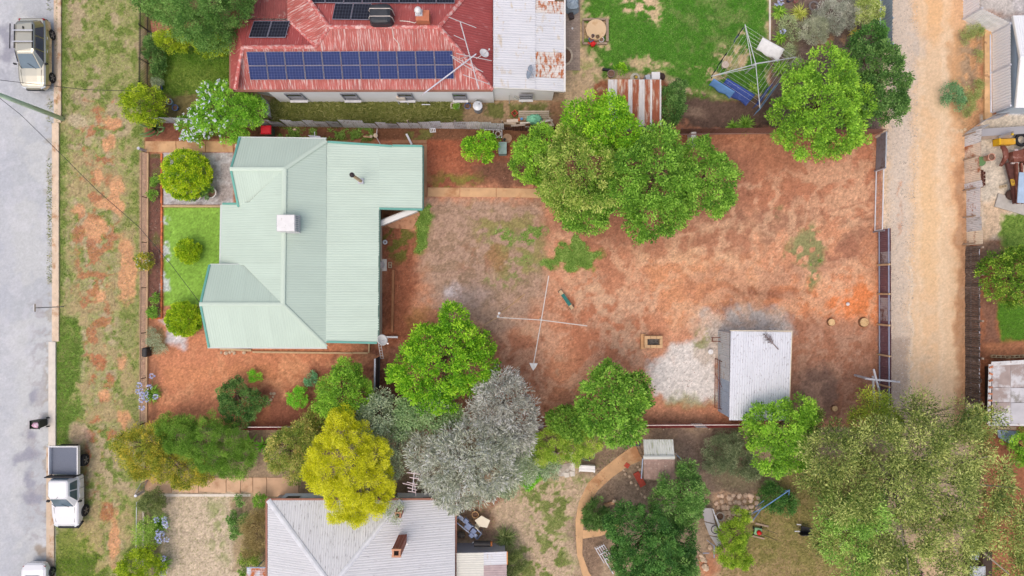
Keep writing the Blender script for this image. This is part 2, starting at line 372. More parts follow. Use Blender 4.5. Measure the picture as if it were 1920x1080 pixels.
paint([(1240, 440), (1640, 280), (1650, 560), (1300, 600)], (160, 104, 80), 24, 50, thr=.10, tn=SW1, k=.42, tw=.09)
paint([(790, 560), (1240, 540), (1240, 700), (1000, 780), (900, 640)], (206, 166, 138), 24, 50, thr=.17, tn=RG, k=.42, tw=.1)
paint([(1480, 590), (1650, 610), (1650, 790), (1480, 790)], (196, 152, 126), 20, 40, thr=.18, tn=RG, k=.4, tw=.08)
paint([(290, 660), (720, 660), (700, 720), (300, 760)], (212, 150, 108), 20, 40, thr=.14, tn=RG, k=.5)
paint(('e', 1080, 480, 40, 24), (112, 150, 66), 6, 26, k=.9); paint(('e', 1042, 492, 26, 10), (122, 150, 74), 6, 20, k=.8)
for off in (0, 26):
    t_ = [(1645, 372+off*.7), (1590, 388+off), (1540, 402+off), (1490, 430+off), (1455, 470+off), (1430, 520+off*.5)]
    for d_, c_ in ((0, (150, 92, 68)), (4, (216, 168, 132))): paint([(x, y+d_-1.6) for x, y in t_]+[(x, y+d_+1.6) for x, y in t_[::-1]], c_, 2.5, 3, k=.5, warp=False, thr=-.1, tn=n12)
for e, c in [(('e', 1080, 482, 36, 20), (112, 152, 66)), (('e', 1050, 490, 30, 12), (116, 146, 70)), (('e', 1000, 440, 26, 20), (132, 150, 84)), (('e', 940, 520, 30, 12), (136, 146, 86)), (('e', 1510, 465, 38, 36), (136, 144, 96)), (('e', 1464, 402, 14, 16), (112, 128, 84)), (('e', 1525, 510, 12, 22), (124, 140, 92)), (('e', 940, 440, 26, 18), (132, 146, 78)), (('e', 980, 490, 24, 20), (140, 146, 86))]:
    paint(e, c, 8, 30, k=.85, thr=-.06, tn=n12)
# mulch bed, gravel courtyard, front lawn, side passage
paint(R(278, 288, 303, 597), (126, 88, 76), 1.5, warp=False); paint(R(278, 288, 303, 597), (104, 116, 60), 2, warp=False, thr=.08, tn=n30, k=.6)
paint(R(261, 285, 277, 790), (186, 150, 128), 2, warp=False, k=.9); paint(R(276, 600, 292, 790), (150, 100, 74), 5, 8, k=.8)
paint(('e', 290, 640, 20, 22), (140, 128, 88), 8, 18, k=.7)
paint(R(305, 286, 437, 384), (198, 196, 198), 1.5, warp=False); paint(R(305, 286, 437, 384), (150, 136, 128), 2, warp=False, thr=.10, tn=n12, k=.5); paint(('e', 420, 360, 20, 16), (160, 140, 126), 10, 18, k=.5)
paint(R(307, 389, 416, 573), (142, 184, 78), 1, warp=False); paint(R(307, 389, 416, 573), (126, 168, 66), 1, warp=False, thr=.03, tn=n30, k=.45)
paint(R(302, 405, 318, 545), (206, 212, 212), 3, 12, warp=False, thr=.02, tn=n12, k=.9)
paint([(303, 596), (330, 590), (345, 650), (315, 640)], (214, 212, 216), 6, 10, k=.9)
paint(R(300, 230, 1060, 262), (122, 84, 62), 3, warp=False); paint(R(520, 236, 700, 266), (88, 110, 44), 4, 12, warp=False, thr=-.05, tn=n12, k=.85); paint(R(760, 240, 815, 268), (108, 120, 62), 6, 12, warp=False, thr=.02, tn=n12, k=.7)
# north house block ---------------------------------------------------
NB = R(272, -90, 1090, 232)
paint(NB, (178, 152, 122), 2, warp=False); paint(R(272, -90, 480, 225), (122, 112, 74), 6, warp=False)
paint([(303, 92), (436, 88), (436, 168), (306, 180)], (112, 146, 52), 6, 10); paint([(303, 92), (436, 88), (436, 125), (310, 118)], (76, 122, 36), 12, 20, k=.8); paint(('e', 360, 150, 46, 22), (164, 172, 92), 14, 24, k=.55)
paint(R(300, 92, 306, 170), (96, 70, 58), 2, k=.8); paint(R(272, 225, 345, 265), (138, 88, 68), 5, 8, warp=False)
paint(R(505, 188, 862, 226), (104, 112, 58), 3, 4); paint(R(505, 188, 862, 226), (156, 150, 92), 3, thr=.08, tn=n12, k=.5)
paint(R(862, 190, 960, 226), (168, 142, 112), 5, 8); paint(R(905, 190, 1060, 215), (96, 112, 52), 4, 12, k=.8, thr=-.08, tn=n12); paint(R(1030, 190, 1140, 260), (150, 112, 84), 8, 14, k=.85)
LAWN = [(1085, -90), (1442, -90), (1443, 185), (1285, 190), (1240, 145), (1120, 150), (1060, 240), (1056, 130)]
paint(LAWN, (206, 180, 146), 4, warp=False); paint([(1098, -90), (1442, -90), (1442, 180), (1300, 170), (1240, 140), (1130, 135), (1095, 90)], (92, 148, 50), 8, 20, thr=-.07, tn=n80+.5*n30)
paint([(1170, 50), (1440, -90), (1442, 110), (1340, 120), (1180, 110)], (76, 138, 40), 16, 30, k=.7); paint([(1150, -20), (1245, -20), (1230, 50), (1165, 30)], (214, 186, 152), 8, 30, thr=-.10, tn=n12)
for e in [('e', 1200, 115, 26, 16), ('e', 1255, 122, 30, 14), ('e', 1100, 110, 22, 24), ('e', 1380, 105, 36, 26), ('e', 1090, 170, 34, 30), ('e', 1345, 145, 26, 24), ('e', 1395, 60, 18, 14), ('e', 1230, 25, 22, 34), ('e', 1300, 135, 30, 12)]:
    paint(e, (208, 180, 144), 7, 34, k=.9, thr=-.05, tn=n12)
paint(('e', 1110, 128, 40, 20), (120, 150, 66), 10, 24, k=.6, thr=0, tn=n12)
paint(R(1282, 185, 1452, 243), (104, 84, 74), 5, 10); paint(('e', 1300, 215, 16, 9), (140, 118, 102), 6, 10); paint(R(1285, 168, 1450, 187), (96, 128, 48), 5, 12, thr=-.1, tn=n12, k=.8)
paint(R(1445, -90, 1655, 250), (124, 106, 98), 4, 6, warp=False); paint(('e', 1560, 78, 40, 14), (206, 160, 116), 8, 14, thr=.0, tn=n12, k=.6); paint(R(1445, -20, 1500, 150), (124, 128, 86), 6, 14, thr=0, tn=n12, k=.6)
# lane -----------------------------------------------------------------
LANE = R(1655, -90, 1815, 1160)
paint(LANE, (228, 198, 164), 3, warp=False); paint([(1662, -90), (1712, -90), (1712, 300), (1704, 480), (1698, 760), (1662, 800)], (214, 204, 194), 18, 14, k=.65)
paint([(1700, 60), (1740, 60), (1735, 110), (1712, 110)], (204, 194, 184), 8, 12, k=.6); paint(R(1715, -90, 1760, 1100), (232, 192, 148), 12, 20, k=.55, thr=-.05, tn=n80)
paint([(1780, -90), (1815, -90), (1815, 760), (1795, 760), (1780, 300)], (220, 166, 118), 10, 12, k=.6, thr=-.12, tn=n30); paint([(1795, 300), (1815, 300), (1815, 800), (1790, 800)], (170, 122, 88), 6, 10, k=.65)
paint([(1780, 60), (1850, 50), (1850, 230), (1808, 250), (1786, 220)], (206, 160, 116), 8, 14, k=.85); paint([(1790, 60), (1845, 50), (1845, 220), (1800, 230)], (150, 134, 114), 8, 24, k=.7, thr=-.02, tn=n12)
paint(('e', 1750, 30, 30, 60), (232, 182, 128), 14, 24, k=.6); paint(('e', 1745, 420, 26, 110), (234, 196, 150), 14, 20, k=.7); paint(R(1686, 330, 1690, 440), (196, 128, 84), 3, 8, k=.6)
for sx in (1726, 1768): paint([(sx-5, -90), (sx+5, -90), (sx+1, 800), (sx-9, 800)], (238, 214, 184), 5, 12, k=.45)
paint(R(1704, 480, 1709, 770), (240, 226, 204), 3, 5, k=.6)
paint([(1655, 630), (1704, 630), (1704, 820), (1655, 820)], (172, 152, 138), 8, 16, k=.6)
# east blocks
paint(R(1838, -90, 2010, 60), (208, 202, 200), 2, warp=False); paint(R(1890, 40, 2010, 225), (206, 206, 212), 2, warp=False); paint(R(1815, -90, 1900, 60), (206, 198, 190), 4, k=.8)
paint(('e', 1870, 26, 30, 8), (196, 160, 140), 8, 16, k=.7); paint(R(1838, 215, 2010, 450), (212, 200, 182), 3, warp=False); paint([(1838, 380), (1890, 380), (1880, 440), (1840, 460)], (214, 184, 152), 10, 14, k=.8)
paint([(1875, 402), (2010, 396), (2010, 470), (1878, 470)], (126, 152, 70), 5, 14); paint(R(1838, 450, 1880, 490), (140, 118, 100), 8, 14, k=.8)
paint(R(1838, 490, 2010, 1160), (160, 104, 74), 4, warp=False); paint([(1866, 570), (2010, 560), (2010, 640), (1872, 640)], (92, 138, 44), 5, 10); paint([(1850, 640), (2010, 640), (2010, 665), (1850, 670)], (206, 140, 98), 8, 14, k=.7)
paint(R(1838, 560, 1868, 640), (136, 100, 84), 6, 12, k=.8); paint(R(1836, 680, 1860, 780), (204, 122, 76), 6, 10, k=.8)
# south block -----------------------------------------------------------
SB = R(272, 801, 1660, 1160)
paint(SB, (168, 146, 122), 2, warp=False); paint([(300, 925), (500, 925), (500, 1160), (300, 1160)], (206, 188, 164), 6, 8); paint([(385, 935), (425, 940), (430, 1060), (395, 1040)], (146, 156, 98), 12, 20, k=.75, thr=-.1, tn=n12)
paint(R(262, 925, 305, 1160), (140, 132, 100), 5, k=.8); paint(R(440, 925, 505, 1070), (160, 138, 104), 8, 14, k=.7)
paint([(850, 930), (1090, 860), (1180, 840), (1090, 960), (1085, 1160), (850, 1160)], (200, 176, 150), 14, 20, k=.9)
for e in [('e', 1020, 930, 60, 34), ('e', 1040, 975, 46, 40), ('e', 1010, 1040, 60, 40), ('e', 975, 1070, 40, 26), ('e', 1050, 1060, 40, 24), ('e', 1090, 900, 34, 14)]:
    paint(e, (128, 150, 70), 10, 36, k=.8, thr=.02, tn=n12)
paint(('e', 920, 935, 26, 14), (150, 92, 70), 8, 14, k=.8); paint(R(853, 940, 930, 1015), (150, 110, 88), 8, 12, k=.6)
paint([(1075, 845), (1190, 830), (1130, 880), (1085, 890)], (136, 116, 98), 8, 14, k=.85); paint([(1130, 900), (1290, 850), (1290, 960), (1160, 985), (1110, 1080), (1060, 1000)], (150, 130, 112), 10, 16, k=.85); paint([(1085, 1000), (1130, 1010), (1130, 1100), (1100, 1100)], (146, 122, 102), 6, 10, k=.9)
paint([(1260, 805), (1400, 805), (1450, 930), (1330, 930)], (134, 116, 104), 14, 24, k=.9); paint(('e', 1390, 890, 50, 30), (118, 118, 84), 14, 24, k=.5)
paint([(1335, 925), (1425, 922), (1412, 975), (1345, 970)], (192, 160, 134), 6, 10, k=.9)
paint([(1390, 960), (1440, 900), (1660, 830), (1660, 1160), (1330, 1160)], (160, 142, 98), 18, 30, k=.95); paint([(1400, 960), (1640, 860), (1640, 1160), (1400, 1160)], (136, 134, 76), 16, 30, k=.6, thr=.0, tn=n12)
paint([(1300, 1050), (1500, 1060), (1500, 1160), (1280, 1160)], (184, 154, 122), 12, 24, k=.6); paint(('e', 1325, 1060, 22, 24), (186, 120, 84), 8, 14, k=.8)
paint(R(1655, 800, 1838, 1160), (196, 172, 142), 10, 20, k=.7)
# road
ROAD = R(-90, -90, 104, 1160)
paint(ROAD, (200, 202, 203), 1, warp=False); paint(ROAD, (178, 182, 190), 2, warp=False, thr=.05, tn=n80, k=.55); paint(R(-90, -90, 24, 1160), (190, 193, 203), 10, 20, k=.4); paint(ROAD, (216, 216, 222), 2, warp=False, thr=.1, tn=n30, k=.3)
paint(R(50, 560, 98, 1020), (176, 172, 174), 12, 40, k=.7, thr=.04, tn=n12)
for e in [('e', 62, 735, 7, 10), ('e', 60, 820, 8, 8), ('e', 58, 905, 7, 14), ('e', 60, 935, 20, 8), ('e', 10, 90, 12, 40), ('e', 55, 860, 22, 9)]: paint(e, (150, 150, 164), 6, 16, k=.75)
paint(R(84, 120, 100, 1000), (168, 160, 140), 4, 14, k=.5, thr=.08, tn=n12); paint(('e', 76, 1033, 13, 9), (160, 142, 122), 5, 10, k=.75)
RW_ = sstep(1.5, -1.5, sdpoly(ROAD, X, Y)); WN = RNG.normal(size=len(X)); COLR *= (1+(.45*n5+.12*n12+.09*WN)*(1-.75*RW_-.6*(np.abs(X-1735) < 70)*(Y < 900)))[:, None]
LUM = COLR.mean(1, keepdims=True); RED = np.clip((COLR[:, :1]/(COLR[:, 1:2]+.01)-1.3)*1.2, 0, 1); COLR = COLR*(1-.05*RED)+LUM*.06*RED
YM = sstep(10, -10, sdpoly([(276, 600), (716, 655), (716, 300), (1640, 256), (1640, 795), (276, 795)], X, Y))*RED[:, 0]; COLR = COLR*(1+YM[:, None]*np.array([.11, .17, .20]))
COLR = np.clip(COLR, .01, .85)
ROADW = sstep(1.5, -1.5, sdpoly(ROAD, X, Y))
ZZ = (.05*n30+.03*n12+.03*n5)*(1-ROADW)-.012
kz = H/F
def ground_mat():
    m = bpy.data.materials.new('ground'); m.use_nodes = True; n = m.node_tree.nodes; L = m.node_tree.links; b = n['Principled BSDF']
    b.inputs['Roughness'].default_value = .95; b.inputs['Specular IOR Level'].default_value = .1
    at = n.new('ShaderNodeAttribute'); at.attribute_name = 'Col'; tc = n.new('ShaderNodeTexCoord')
    vo = n.new('ShaderNodeTexNoise'); vo.inputs['Scale'].default_value = 7; vo.inputs['Detail'].default_value = 8; vo.inputs['Roughness'].default_value = .75; L.new(tc.outputs['Object'], vo.inputs[0])
    rp = n.new('ShaderNodeMapRange'); rp.inputs[1].default_value = .32; rp.inputs[2].default_value = .68; rp.inputs[3].default_value = .72; rp.inputs[4].default_value = 1.28; L.new(vo.outputs[0], rp.inputs[0])
    fm = n.new('ShaderNodeMix'); fm.inputs[2].default_value = 1; L.new(at.outputs['Alpha'], fm.inputs[0]); L.new(rp.outputs[0], fm.inputs[3]); vm = n.new('ShaderNodeVectorMath'); vm.operation = 'SCALE'; L.new(at.outputs['Color'], vm.inputs[0]); L.new(fm.outputs[0], vm.inputs['Scale']); L.new(vm.outputs[0], b.inputs['Base Color'])
    bp = n.new('ShaderNodeBump'); bp.inputs['Strength'].default_value = .5; bp.inputs['Distance'].default_value = .04; L.new(vo.outputs[0], bp.inputs['Height']); L.new(bp.outputs[0], b.inputs['Normal'])
    return m
GM = ground_mat()
cx = (gx[:-1]+gx[1:])/2; cy = (gy[:-1]+gy[1:])/2; CX, CY = np.meshgrid(cx, cy); CX = CX.ravel(); CY = CY.ravel()
ZN = np.zeros(len(CX), int)
def zone(i, pts): ZN[sdpoly(pts, CX, CY) < 0] = i
zone(1, VER); zone(2, [(272, 255), (1655, 247), (1655, 801), (272, 801)]); zone(3, LAWN); zone(4, [(1655, -90), (1812, -90), (1812, 1160), (1655, 1160)])
zone(5, R(278, 288, 303, 597)); zone(6, R(307, 389, 416, 573)); zone(7, R(305, 286, 437, 384)); zone(5, R(1445, -90, 1653, 247)); zone(8, [(303, 92), (436, 88), (436, 180), (306, 180)]); zone(9, ROAD)
q0 = (np.arange(NY-1)[:, None]*NX+np.arange(NX-1)[None, :]).ravel(); QUAD = np.stack([q0+NX, q0+NX+1, q0+1, q0], 1)
def ground_part(i, name):
    f = QUAD[ZN == i]; u, inv = np.unique(f, return_inverse=True); inv = inv.reshape(f.shape)
    me = bpy.data.meshes.new(name); me.vertices.add(len(u)); me.loops.add(inv.size); me.polygons.add(len(f))
    co = np.stack([(X[u]-960)*kz, (540-Y[u])*kz, ZZ[u]], 1); me.vertices.foreach_set('co', co.ravel().astype(np.float32))
    me.loops.foreach_set('vertex_index', inv.ravel().astype(np.int32)); me.polygons.foreach_set('loop_start', np.arange(0, inv.size, 4, dtype=np.int32))
    me.polygons.foreach_set('use_smooth', np.ones(len(f), bool)); me.update(calc_edges=True)
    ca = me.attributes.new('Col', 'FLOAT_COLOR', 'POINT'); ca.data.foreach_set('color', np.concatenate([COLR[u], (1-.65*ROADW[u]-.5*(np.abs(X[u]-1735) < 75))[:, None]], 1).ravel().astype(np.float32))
    me.materials.append(GM); o = bpy.data.objects.new(name, me); COL.objects.link(o); struct(o); return o
for i, nm in enumerate(['ground', 'grass_verge', 'yard', 'lawn', 'lane', 'garden_bed', 'front_lawn', 'gravel_court', 'small_lawn', 'road']): ground_part(i, nm)
mb = MB(); a0, b0 = P(gx[0], gy[-1]), P(gx[-1], gy[0]); Q = 400
for (x0, y0, x1, y1) in ((-Q, -Q, Q, a0.y), (-Q, b0.y, Q, Q), (-Q, a0.y, a0.x, b0.y), (b0.x, a0.y, Q, b0.y)): mb.poly([(x0, y0, -.03), (x1, y0, -.03), (x1, y1, -.03), (x0, y1, -.03)])
struct(mb.build('surrounding_ground', mat('far_soil', (172, 140, 108), .95, var=.35, scale=.08, wear=((120, 140, 80), .5, .15))))
# kerb and paved paths -------------------------------------------------
M_CONC = mat('concrete', (220, 198, 174), .9, var=.12, scale=2.2, bump=.2, wear=((190, 150, 116), .35, 1.2))
M_CONCW = mat('concrete_white', (232, 222, 210), .9, var=.08, scale=3, bump=.2)
def kerb(y0, y1, xl, xr, m):
    mb = MB(); a = P(xl, y0); b = P(xr, y1); mb.loft([[(a.x, yy, -.02), (a.x, yy, .015), (a.x+.26, yy, .02), (a.x+.31, yy, .11), (b.x, yy, .115), (b.x, yy, -.02), (a.x, yy, -.02)] for yy in (a.y, b.y)])
    struct(mb.build('kerb', m))
kerb(-70, 230, 101, 116, M_CONC); kerb(231, 640, 97.5, 112, M_CONC); kerb(641, 838, 91, 106, M_CONCW); kerb(839, 1150, 87, 103, M_CONC)
def slab(name, pts, z, m):
    mb = MB(); mb.prism([P(*p) for p in pts], -.03, z); return struct(mb.build(name, m, bevel=.01))
M_PATH = mat('path_concrete', (214, 172, 130), .9, var=.14, scale=1.6, bump=.25, wear=((190, 140, 100), .4, .9))
for x0, x1 in ((273, 330), (331, 385), (386, 437)): slab('path', R(x0, 265, x1, 285), .04, M_PATH)
slab('path', [(802, 351.5), (862, 352), (862, 369), (802, 368.5)], .04, M_PATH); slab('path', [(863, 352), (930, 352.5), (930, 369.5), (863, 369)], .045, M_PATH); slab('path', [(931, 352.5), (1018, 354), (1018, 371), (931, 369.5)], .04, M_PATH)
M_PATH2 = mat('path_brown', (176, 132, 100), .9, var=.2, scale=2, bump=.2)  # darker, browner concrete than the main path
slab('path', R(793, 270, 800.5, 370), .035, M_PATH2); slab('path', R(735, 263, 800, 269), .03, M_PATH2)
slab('path', [(714, 392), (783, 394), (788, 402), (773, 430), (735, 428), (714, 418)], .05, mat('porch_slab', (198, 148, 116), .9, var=.2, scale=2, wear=((140, 84, 62), .5, 1.2)))
M_PATHP = mat('path_pink', (220, 182, 150), .9, var=.1, scale=2, bump=.2, wear=((196, 152, 118), .4, .8))
for x0, x1 in ((272, 322), (323, 372), (373, 424), (425, 451), (452, 474), (475, 500), (501, 560)): slab('path', [(x0, 895), (x1, 895), (x1, 924 if x1 < 500 else 932), (x0, 921 if x1 < 500 else 930)], .04+random.uniform(-.006, .006), M_PATHP)
slab('path', R(300, 926, 470, 931), .02, M_CONCW)
def ribbon(c, wd): 
    L_, R_ = [], []
    for i, (x, y) in enumerate(c):
        x0, y0 = c[max(i-1, 0)]; x1, y1 = c[min(i+1, len(c)-1)]; d = math.hypot(x1-x0, y1-y0); nx, ny = -(y1-y0)/d, (x1-x0)/d; h = wd[i]/2
        L_.append((x+nx*h, y+ny*h)); R_.append((x-nx*h, y-ny*h))
    return L_+R_[::-1]
slab('path', ribbon([(1198, 848), (1172, 862), (1140, 886), (1112, 912), (1094, 944), (1087, 975), (1086, 1005), (1087, 1040), (1098, 1075), (1115, 1100)], [32, 26, 24, 23, 18, 16, 13, 10, 13, 13]), .03, M_PATH)
slab('path', ribbon([(1092, 1002), (1125, 998), (1160, 985)], [16, 14, 10]), .025, M_PATH)
slab('path', R(1058, -60, 1087.5, 132), .03, brick_mat('pavers', (178, 160, 146), (160, 142, 130), (132, 116, 104), .23, .115))
slab('path', [(283, 40), (366, 44), (366, 66), (286, 66)], .06, brick_mat('porch_bricks', (196, 120, 92), (176, 104, 80), (190, 160, 140), .23, .115))
slab('path', [(1045, 872), (1078, 866), (1078, 893), (1046, 893)], .03, mat('old_slab', (186, 174, 162), .9, var=.3, scale=3, wear=((220, 214, 206), .4, 2)))
slab('path', R(283, 66, 368, 71), .14, mat('porch_edge', (220, 206, 184), .9))
slab('path', [(1843, 55), (1857, 62), (1857, 224), (1843, 225)], .18, mat('retaining', (222, 182, 136), .95, var=.2, scale=2, wear=((140, 100, 76), .3, 1.5)))
# ---------------------------------------------------------------- buildings
def prism_px(pts, zref, z0, z1):
    mb = MB(); mb.prism([P(x, y, zref) for x, y in pts], z0, z1); return mb
M_GREEN = mat('green_roof', (199, 217, 203), .45, var=.035, scale=.5, rnd=.018, uv=True)
M_GREENC = mat('green_cap', (206, 223, 208), .45, var=.02)
M_TEAL = mat('teal_fascia', (112, 178, 164), .5, var=.06, scale=2)
M_CREAM = mat('cream_wall', (214, 206, 190), .85, var=.06)
gh = thing('house', 'low house with a pale green corrugated roof and teal fascias', 'house', P(580, 470, 0))
prism_px([(440, 270), (605, 272), (605, 270), (785, 285), (785, 385), (703, 385), (703, 632), (605, 636), (605, 642), (400, 642), (400, 505), (470, 500), (470, 380), (450, 378)], 2.4, 0, 2.35).build('wall', M_CREAM, gh)
rf = link('roof', None, gh, P(560, 450, 2.4))
GP = {'nn': Plane((431, 317, 4.3), (533, 317, 4.3), (447, 258, 3.1)), 'ns': Plane((431, 317, 4.3), (533, 317, 4.3), (445, 385, 3.1)),
      'w': Plane((533, 317, 4.3), (530, 570, 4.3), (415, 440, 2.55)), 'sn': Plane((374, 570, 4.3), (530, 570, 4.3), (392, 497, 3.1)),
      'ss': Plane((374, 570, 4.3), (530, 570, 4.3), (389, 650, 3.1)), 'e': Plane((533, 317, 4.3), (530, 570, 4.3), (612, 440, 3.15)),
      'e2': Plane((612, 270, 3.15), (612, 640, 3.15), (792, 330, 2.45))}
for k, poly in (('nn', [(447, 258), (612, 261), (533, 317), (431, 317)]), ('ns', [(431, 317), (533, 317), (464, 387), (445, 386)]),
                ('w', [(532, 316), (530, 571), (457, 497), (413, 497), (416, 382), (458, 388)]), ('sn', [(374, 570), (530, 570), (458, 496), (392, 496)]),
                ('ss', [(374, 570), (530, 570), (613, 651), (389, 651)]), ('e', [(533, 317), (612, 264), (612, 645), (530, 570)])):
    sheets(rf, poly, GP[k], M_GREEN, amp=.0045)
sheets(rf, [(611, 267), (736, 275), (711, 275), (711, 642), (611, 643)], GP['e2'], M_GREEN, off=-.012, amp=.0045)
sheets(rf, [(711, 274), (792, 274), (792, 392), (711, 390)], GP['e2'], M_GREEN, off=-.012, amp=.0045)
g = lambda k, x, y, o=.02: GP[k].at(x, y, o)
for a, b in (((431, 317), (533, 317)), ((533, 317), (612, 264))): cap(rf, g('nn', *a), g('nn', *b), M_GREENC, w=.12, h=.03)
for a, b in (((374, 570), (530, 570)), ((530, 570), (612, 650))): cap(rf, g('ss', *a), g('ss', *b), M_GREENC, w=.12, h=.03)
cap(rf, g('e', 533, 317), g('e', 530, 570), M_GREENC, w=.14, h=.03)
mb = MB()
for k, a, b in (('ns', (533, 318), (462, 386)), ('sn', (530, 569), (459, 498))): mb.bar(g(k, *a, o=-.01), g(k, *b, o=-.01), .16, .03)
mb.build('valley_gutter', mat('valley', (180, 198, 188), .5), rf)
def edge(pl, a, b, m=M_TEAL, w=.13, h=.16, name='fascia', up=.0):
    mb = MB(); mb.bar(pl.at(*a, up-.03), pl.at(*b, up-.03), w, h); return mb.build(name, m, rf)
for k, a, b in (('nn', (450, 258), (433, 317)), ('ns', (433, 317), (447, 387)), ('sn', (393, 497), (376, 570)), ('ss', (376, 570), (392, 651)), ('e2', (614, 266), (735, 274)), ('e2', (736, 273), (792, 274)),
                ('e2', (711, 391), (792, 393)), ('e2', (612, 641), (707, 643)), ('w', (418, 382), (446, 382))): edge(GP[k], a, b)
M_GUT = mat('gutter', (206, 214, 210), .4, var=.04); M_GUTD = mat('gutter_dark', (72, 100, 92), .5)
for k, a, b, m in (('nn', (447, 257), (612, 259), M_GUT), ('w', (414, 384), (412, 497), M_GUT), ('ss', (389, 652), (613, 653), M_GUT), ('e2', (712, 394), (710, 642), M_GUTD), ('e2', (793.5, 274), (793.5, 392), M_GUTD), ('ns', (446, 387.5), (462, 388), M_GUTD), ('sn', (394, 495.5), (458, 495.5), M_GUT)):
    edge(GP[k], a, b, m, .11, .1, 'gutter', -.02)
# porch half wall under the notch
mb = MB(); mb.bar(P(712, 420, 2.2), P(781, 393, 2.2), .30, .12); mb.bar(P(712, 420, 1.05), P(781, 393, 1.05), .12, 2.1); mb.build('porch_wall', mat('white_paint', (236, 234, 230), .6, var=.04), gh)
# air cooler, flue
ac = thing('air_cooler', 'square white rooftop air cooler with side louvres on the pale green roof', 'air cooler', GP['e'].at(541, 420))
M_W = mat('white_plastic', (236, 234, 234), .5, var=.05, wear=((200, 196, 190), .25, 5))
b = GP['e'].at(545, 420, 0); c_ = P(535.5, 418, 5.15)
mb = MB(); mb.loft([[(c_.x+x*s, c_.y+y*s, z) for x, y in ((-.54, -.5), (.54, -.5), (.54, .5), (-.54, .5), (-.54, -.5))] for s, z in ((1, 4.25), (1, 5.08), (.96, 5.15))]); mb.build('body', M_W, ac)
for sx in (-1, 1):
    for i in range(8):
        mb = MB(); mb.box((c_.x+sx*.56, c_.y-.42+.12*i, 4.75), (.04, .05, .62)); mb.build('louvre', mat('louvre_grey', (176, 176, 190), .5), ac)
mb = MB(); mb.box((c_.x, c_.y, 4.2), (1.16, 1.08, .12)); mb.build('base', mat('cooler_base', (190, 194, 196), .5), ac)
fl = thing('roof_flue', 'thin tan flue pipe with a dark cap rising from the pale green roof', 'flue', GP['e2'].at(677, 340))
p0, p1 = GP['e2'].at(677, 340), None; p1 = Vector((p0.x, p0.y, p0.z+2.35))
MB().tube(p0, p1, .1, n=10).build('pipe', mat('tan_flue', (206, 172, 132), .5), fl); MB().lathe(p1, [(.15, 0), (.15, .12), (.04, .2)], 10).build('cap', mat('dark_metal', (66, 56, 58), .5), fl)
MB().box(p0+Vector((0, 0, .05)), (.34, .34, .14)).build('flashing', mat('flashing', (196, 200, 210), .4), fl)

# ---- red roofed house
M_RED = mat('red_roof', (180, 92, 88), .6, var=.1, scale=1.5, uv=True, rnd=.05, wear=((222, 170, 164), .28, 3.0, (4, .35, 1)))
M_RED2 = mat('red_roof_worn', (188, 104, 96), .65, var=.12, scale=1.5, uv=True, rnd=.07, wear=((226, 196, 190), .42, 2.6, (5, .4, 1)))
M_RED3 = mat('red_roof_clean', (172, 84, 82), .6, var=.08, scale=1, uv=True, rnd=.03, wear=((206, 140, 138), .3, 3, (4, .5, 1)))
M_REDC = mat('red_cap', (204, 110, 104), .6, var=.1, wear=((230, 190, 184), .5, 4))
M_WWALL = mat('white_wall', (255, 255, 255), .75, var=.03, scale=1.2)
rh = thing('house', 'house with a faded red iron roof and white walls topped by solar panels', 'house', P(680, 80, 0))
prism_px([(497, 168), (924, 168), (924, -90), (445, -90), (445, 60), (452, 150), (497, 160)], 3.0, 0, 2.9).build('wall', M_WWALL, rh)
RP = {'s': Plane((467, 168, 3.1), (923, 168, 3.1), (700, 50, 5.0)), 'n': Plane((617, 50, 5.0), (823, 50, 5.0), (700, -70, 3.1)),
      'e': Plane((823, 50, 5.0), (924, 168, 3.1), (924, -68, 3.1)), 'wm': Plane((592, 87, 4.4), (617, 50, 5.0), (540, 20, 3.7)),
      'wn': Plane((455, 88, 4.4), (592, 87, 4.4), (500, 38, 3.6)), 'wv': Plane((455, 88, 4.4), (433, 168, 3.0), (433, 20, 3.0))}
rr = link('roof', None, rh, P(680, 80, 3.2))
RF = {'s': [(445, 168), (924, 168), (823, 50), (617, 50), (592, 87), (455, 88)], 'n': [(568, -10), (617, 50), (823, 50), (930, -75), (540, -75)], 'e': [(823, 50), (924, -68), (924, 168)],
      'wm': [(592, 87), (617, 50), (560, -20), (539, -30), (539, 38)], 'wn': [(455, 88), (592, 87), (541, 38), (441, 36)], 'wv': [(455, 88), (446, 168), (433, 168), (433, 20), (440, 20)]}
for k, m in (('s', M_RED2), ('n', M_RED), ('e', M_RED3), ('wm', M_RED2), ('wn', M_RED3), ('wv', M_RED)): sheets(rr, RF[k], RP[k], m)
pl0 = Plane((475, 38, 3.5), (540, 38, 3.5), (500, -80, 2.9)); sheets(rr, [(441, 35), (539, 35), (539, -80), (441, -80)], pl0, mat('old_red_roof', (150, 82, 78), .7, var=.15, scale=2, uv=True, wear=((190, 160, 150), .3, 3)))
for k, a, b in (('s', (617, 50), (823, 50)), ('e', (823, 50), (924, 168)), ('e', (823, 50), (924, -68)), ('s', (455, 88), (592, 87)), ('s', (592, 87), (617, 50)), ('wm', (617, 50), (565, -20)), ('wv', (455, 88), (441, 168)), ('wn', (592, 87), (541, 38))): cap(rr, RP[k].at(*a, .02), RP[k].at(*b, .02), M_REDC, w=.12)
mb = MB(); mb.bar(P(433, 170.5, 3.0), P(924, 170, 3.0), .12, .1); mb.bar(P(432, 168, 2.95), P(432, 20, 2.95), .12, .1); mb.build('gutter', mat('rust_gutter', (160, 112, 94), .7), rr)
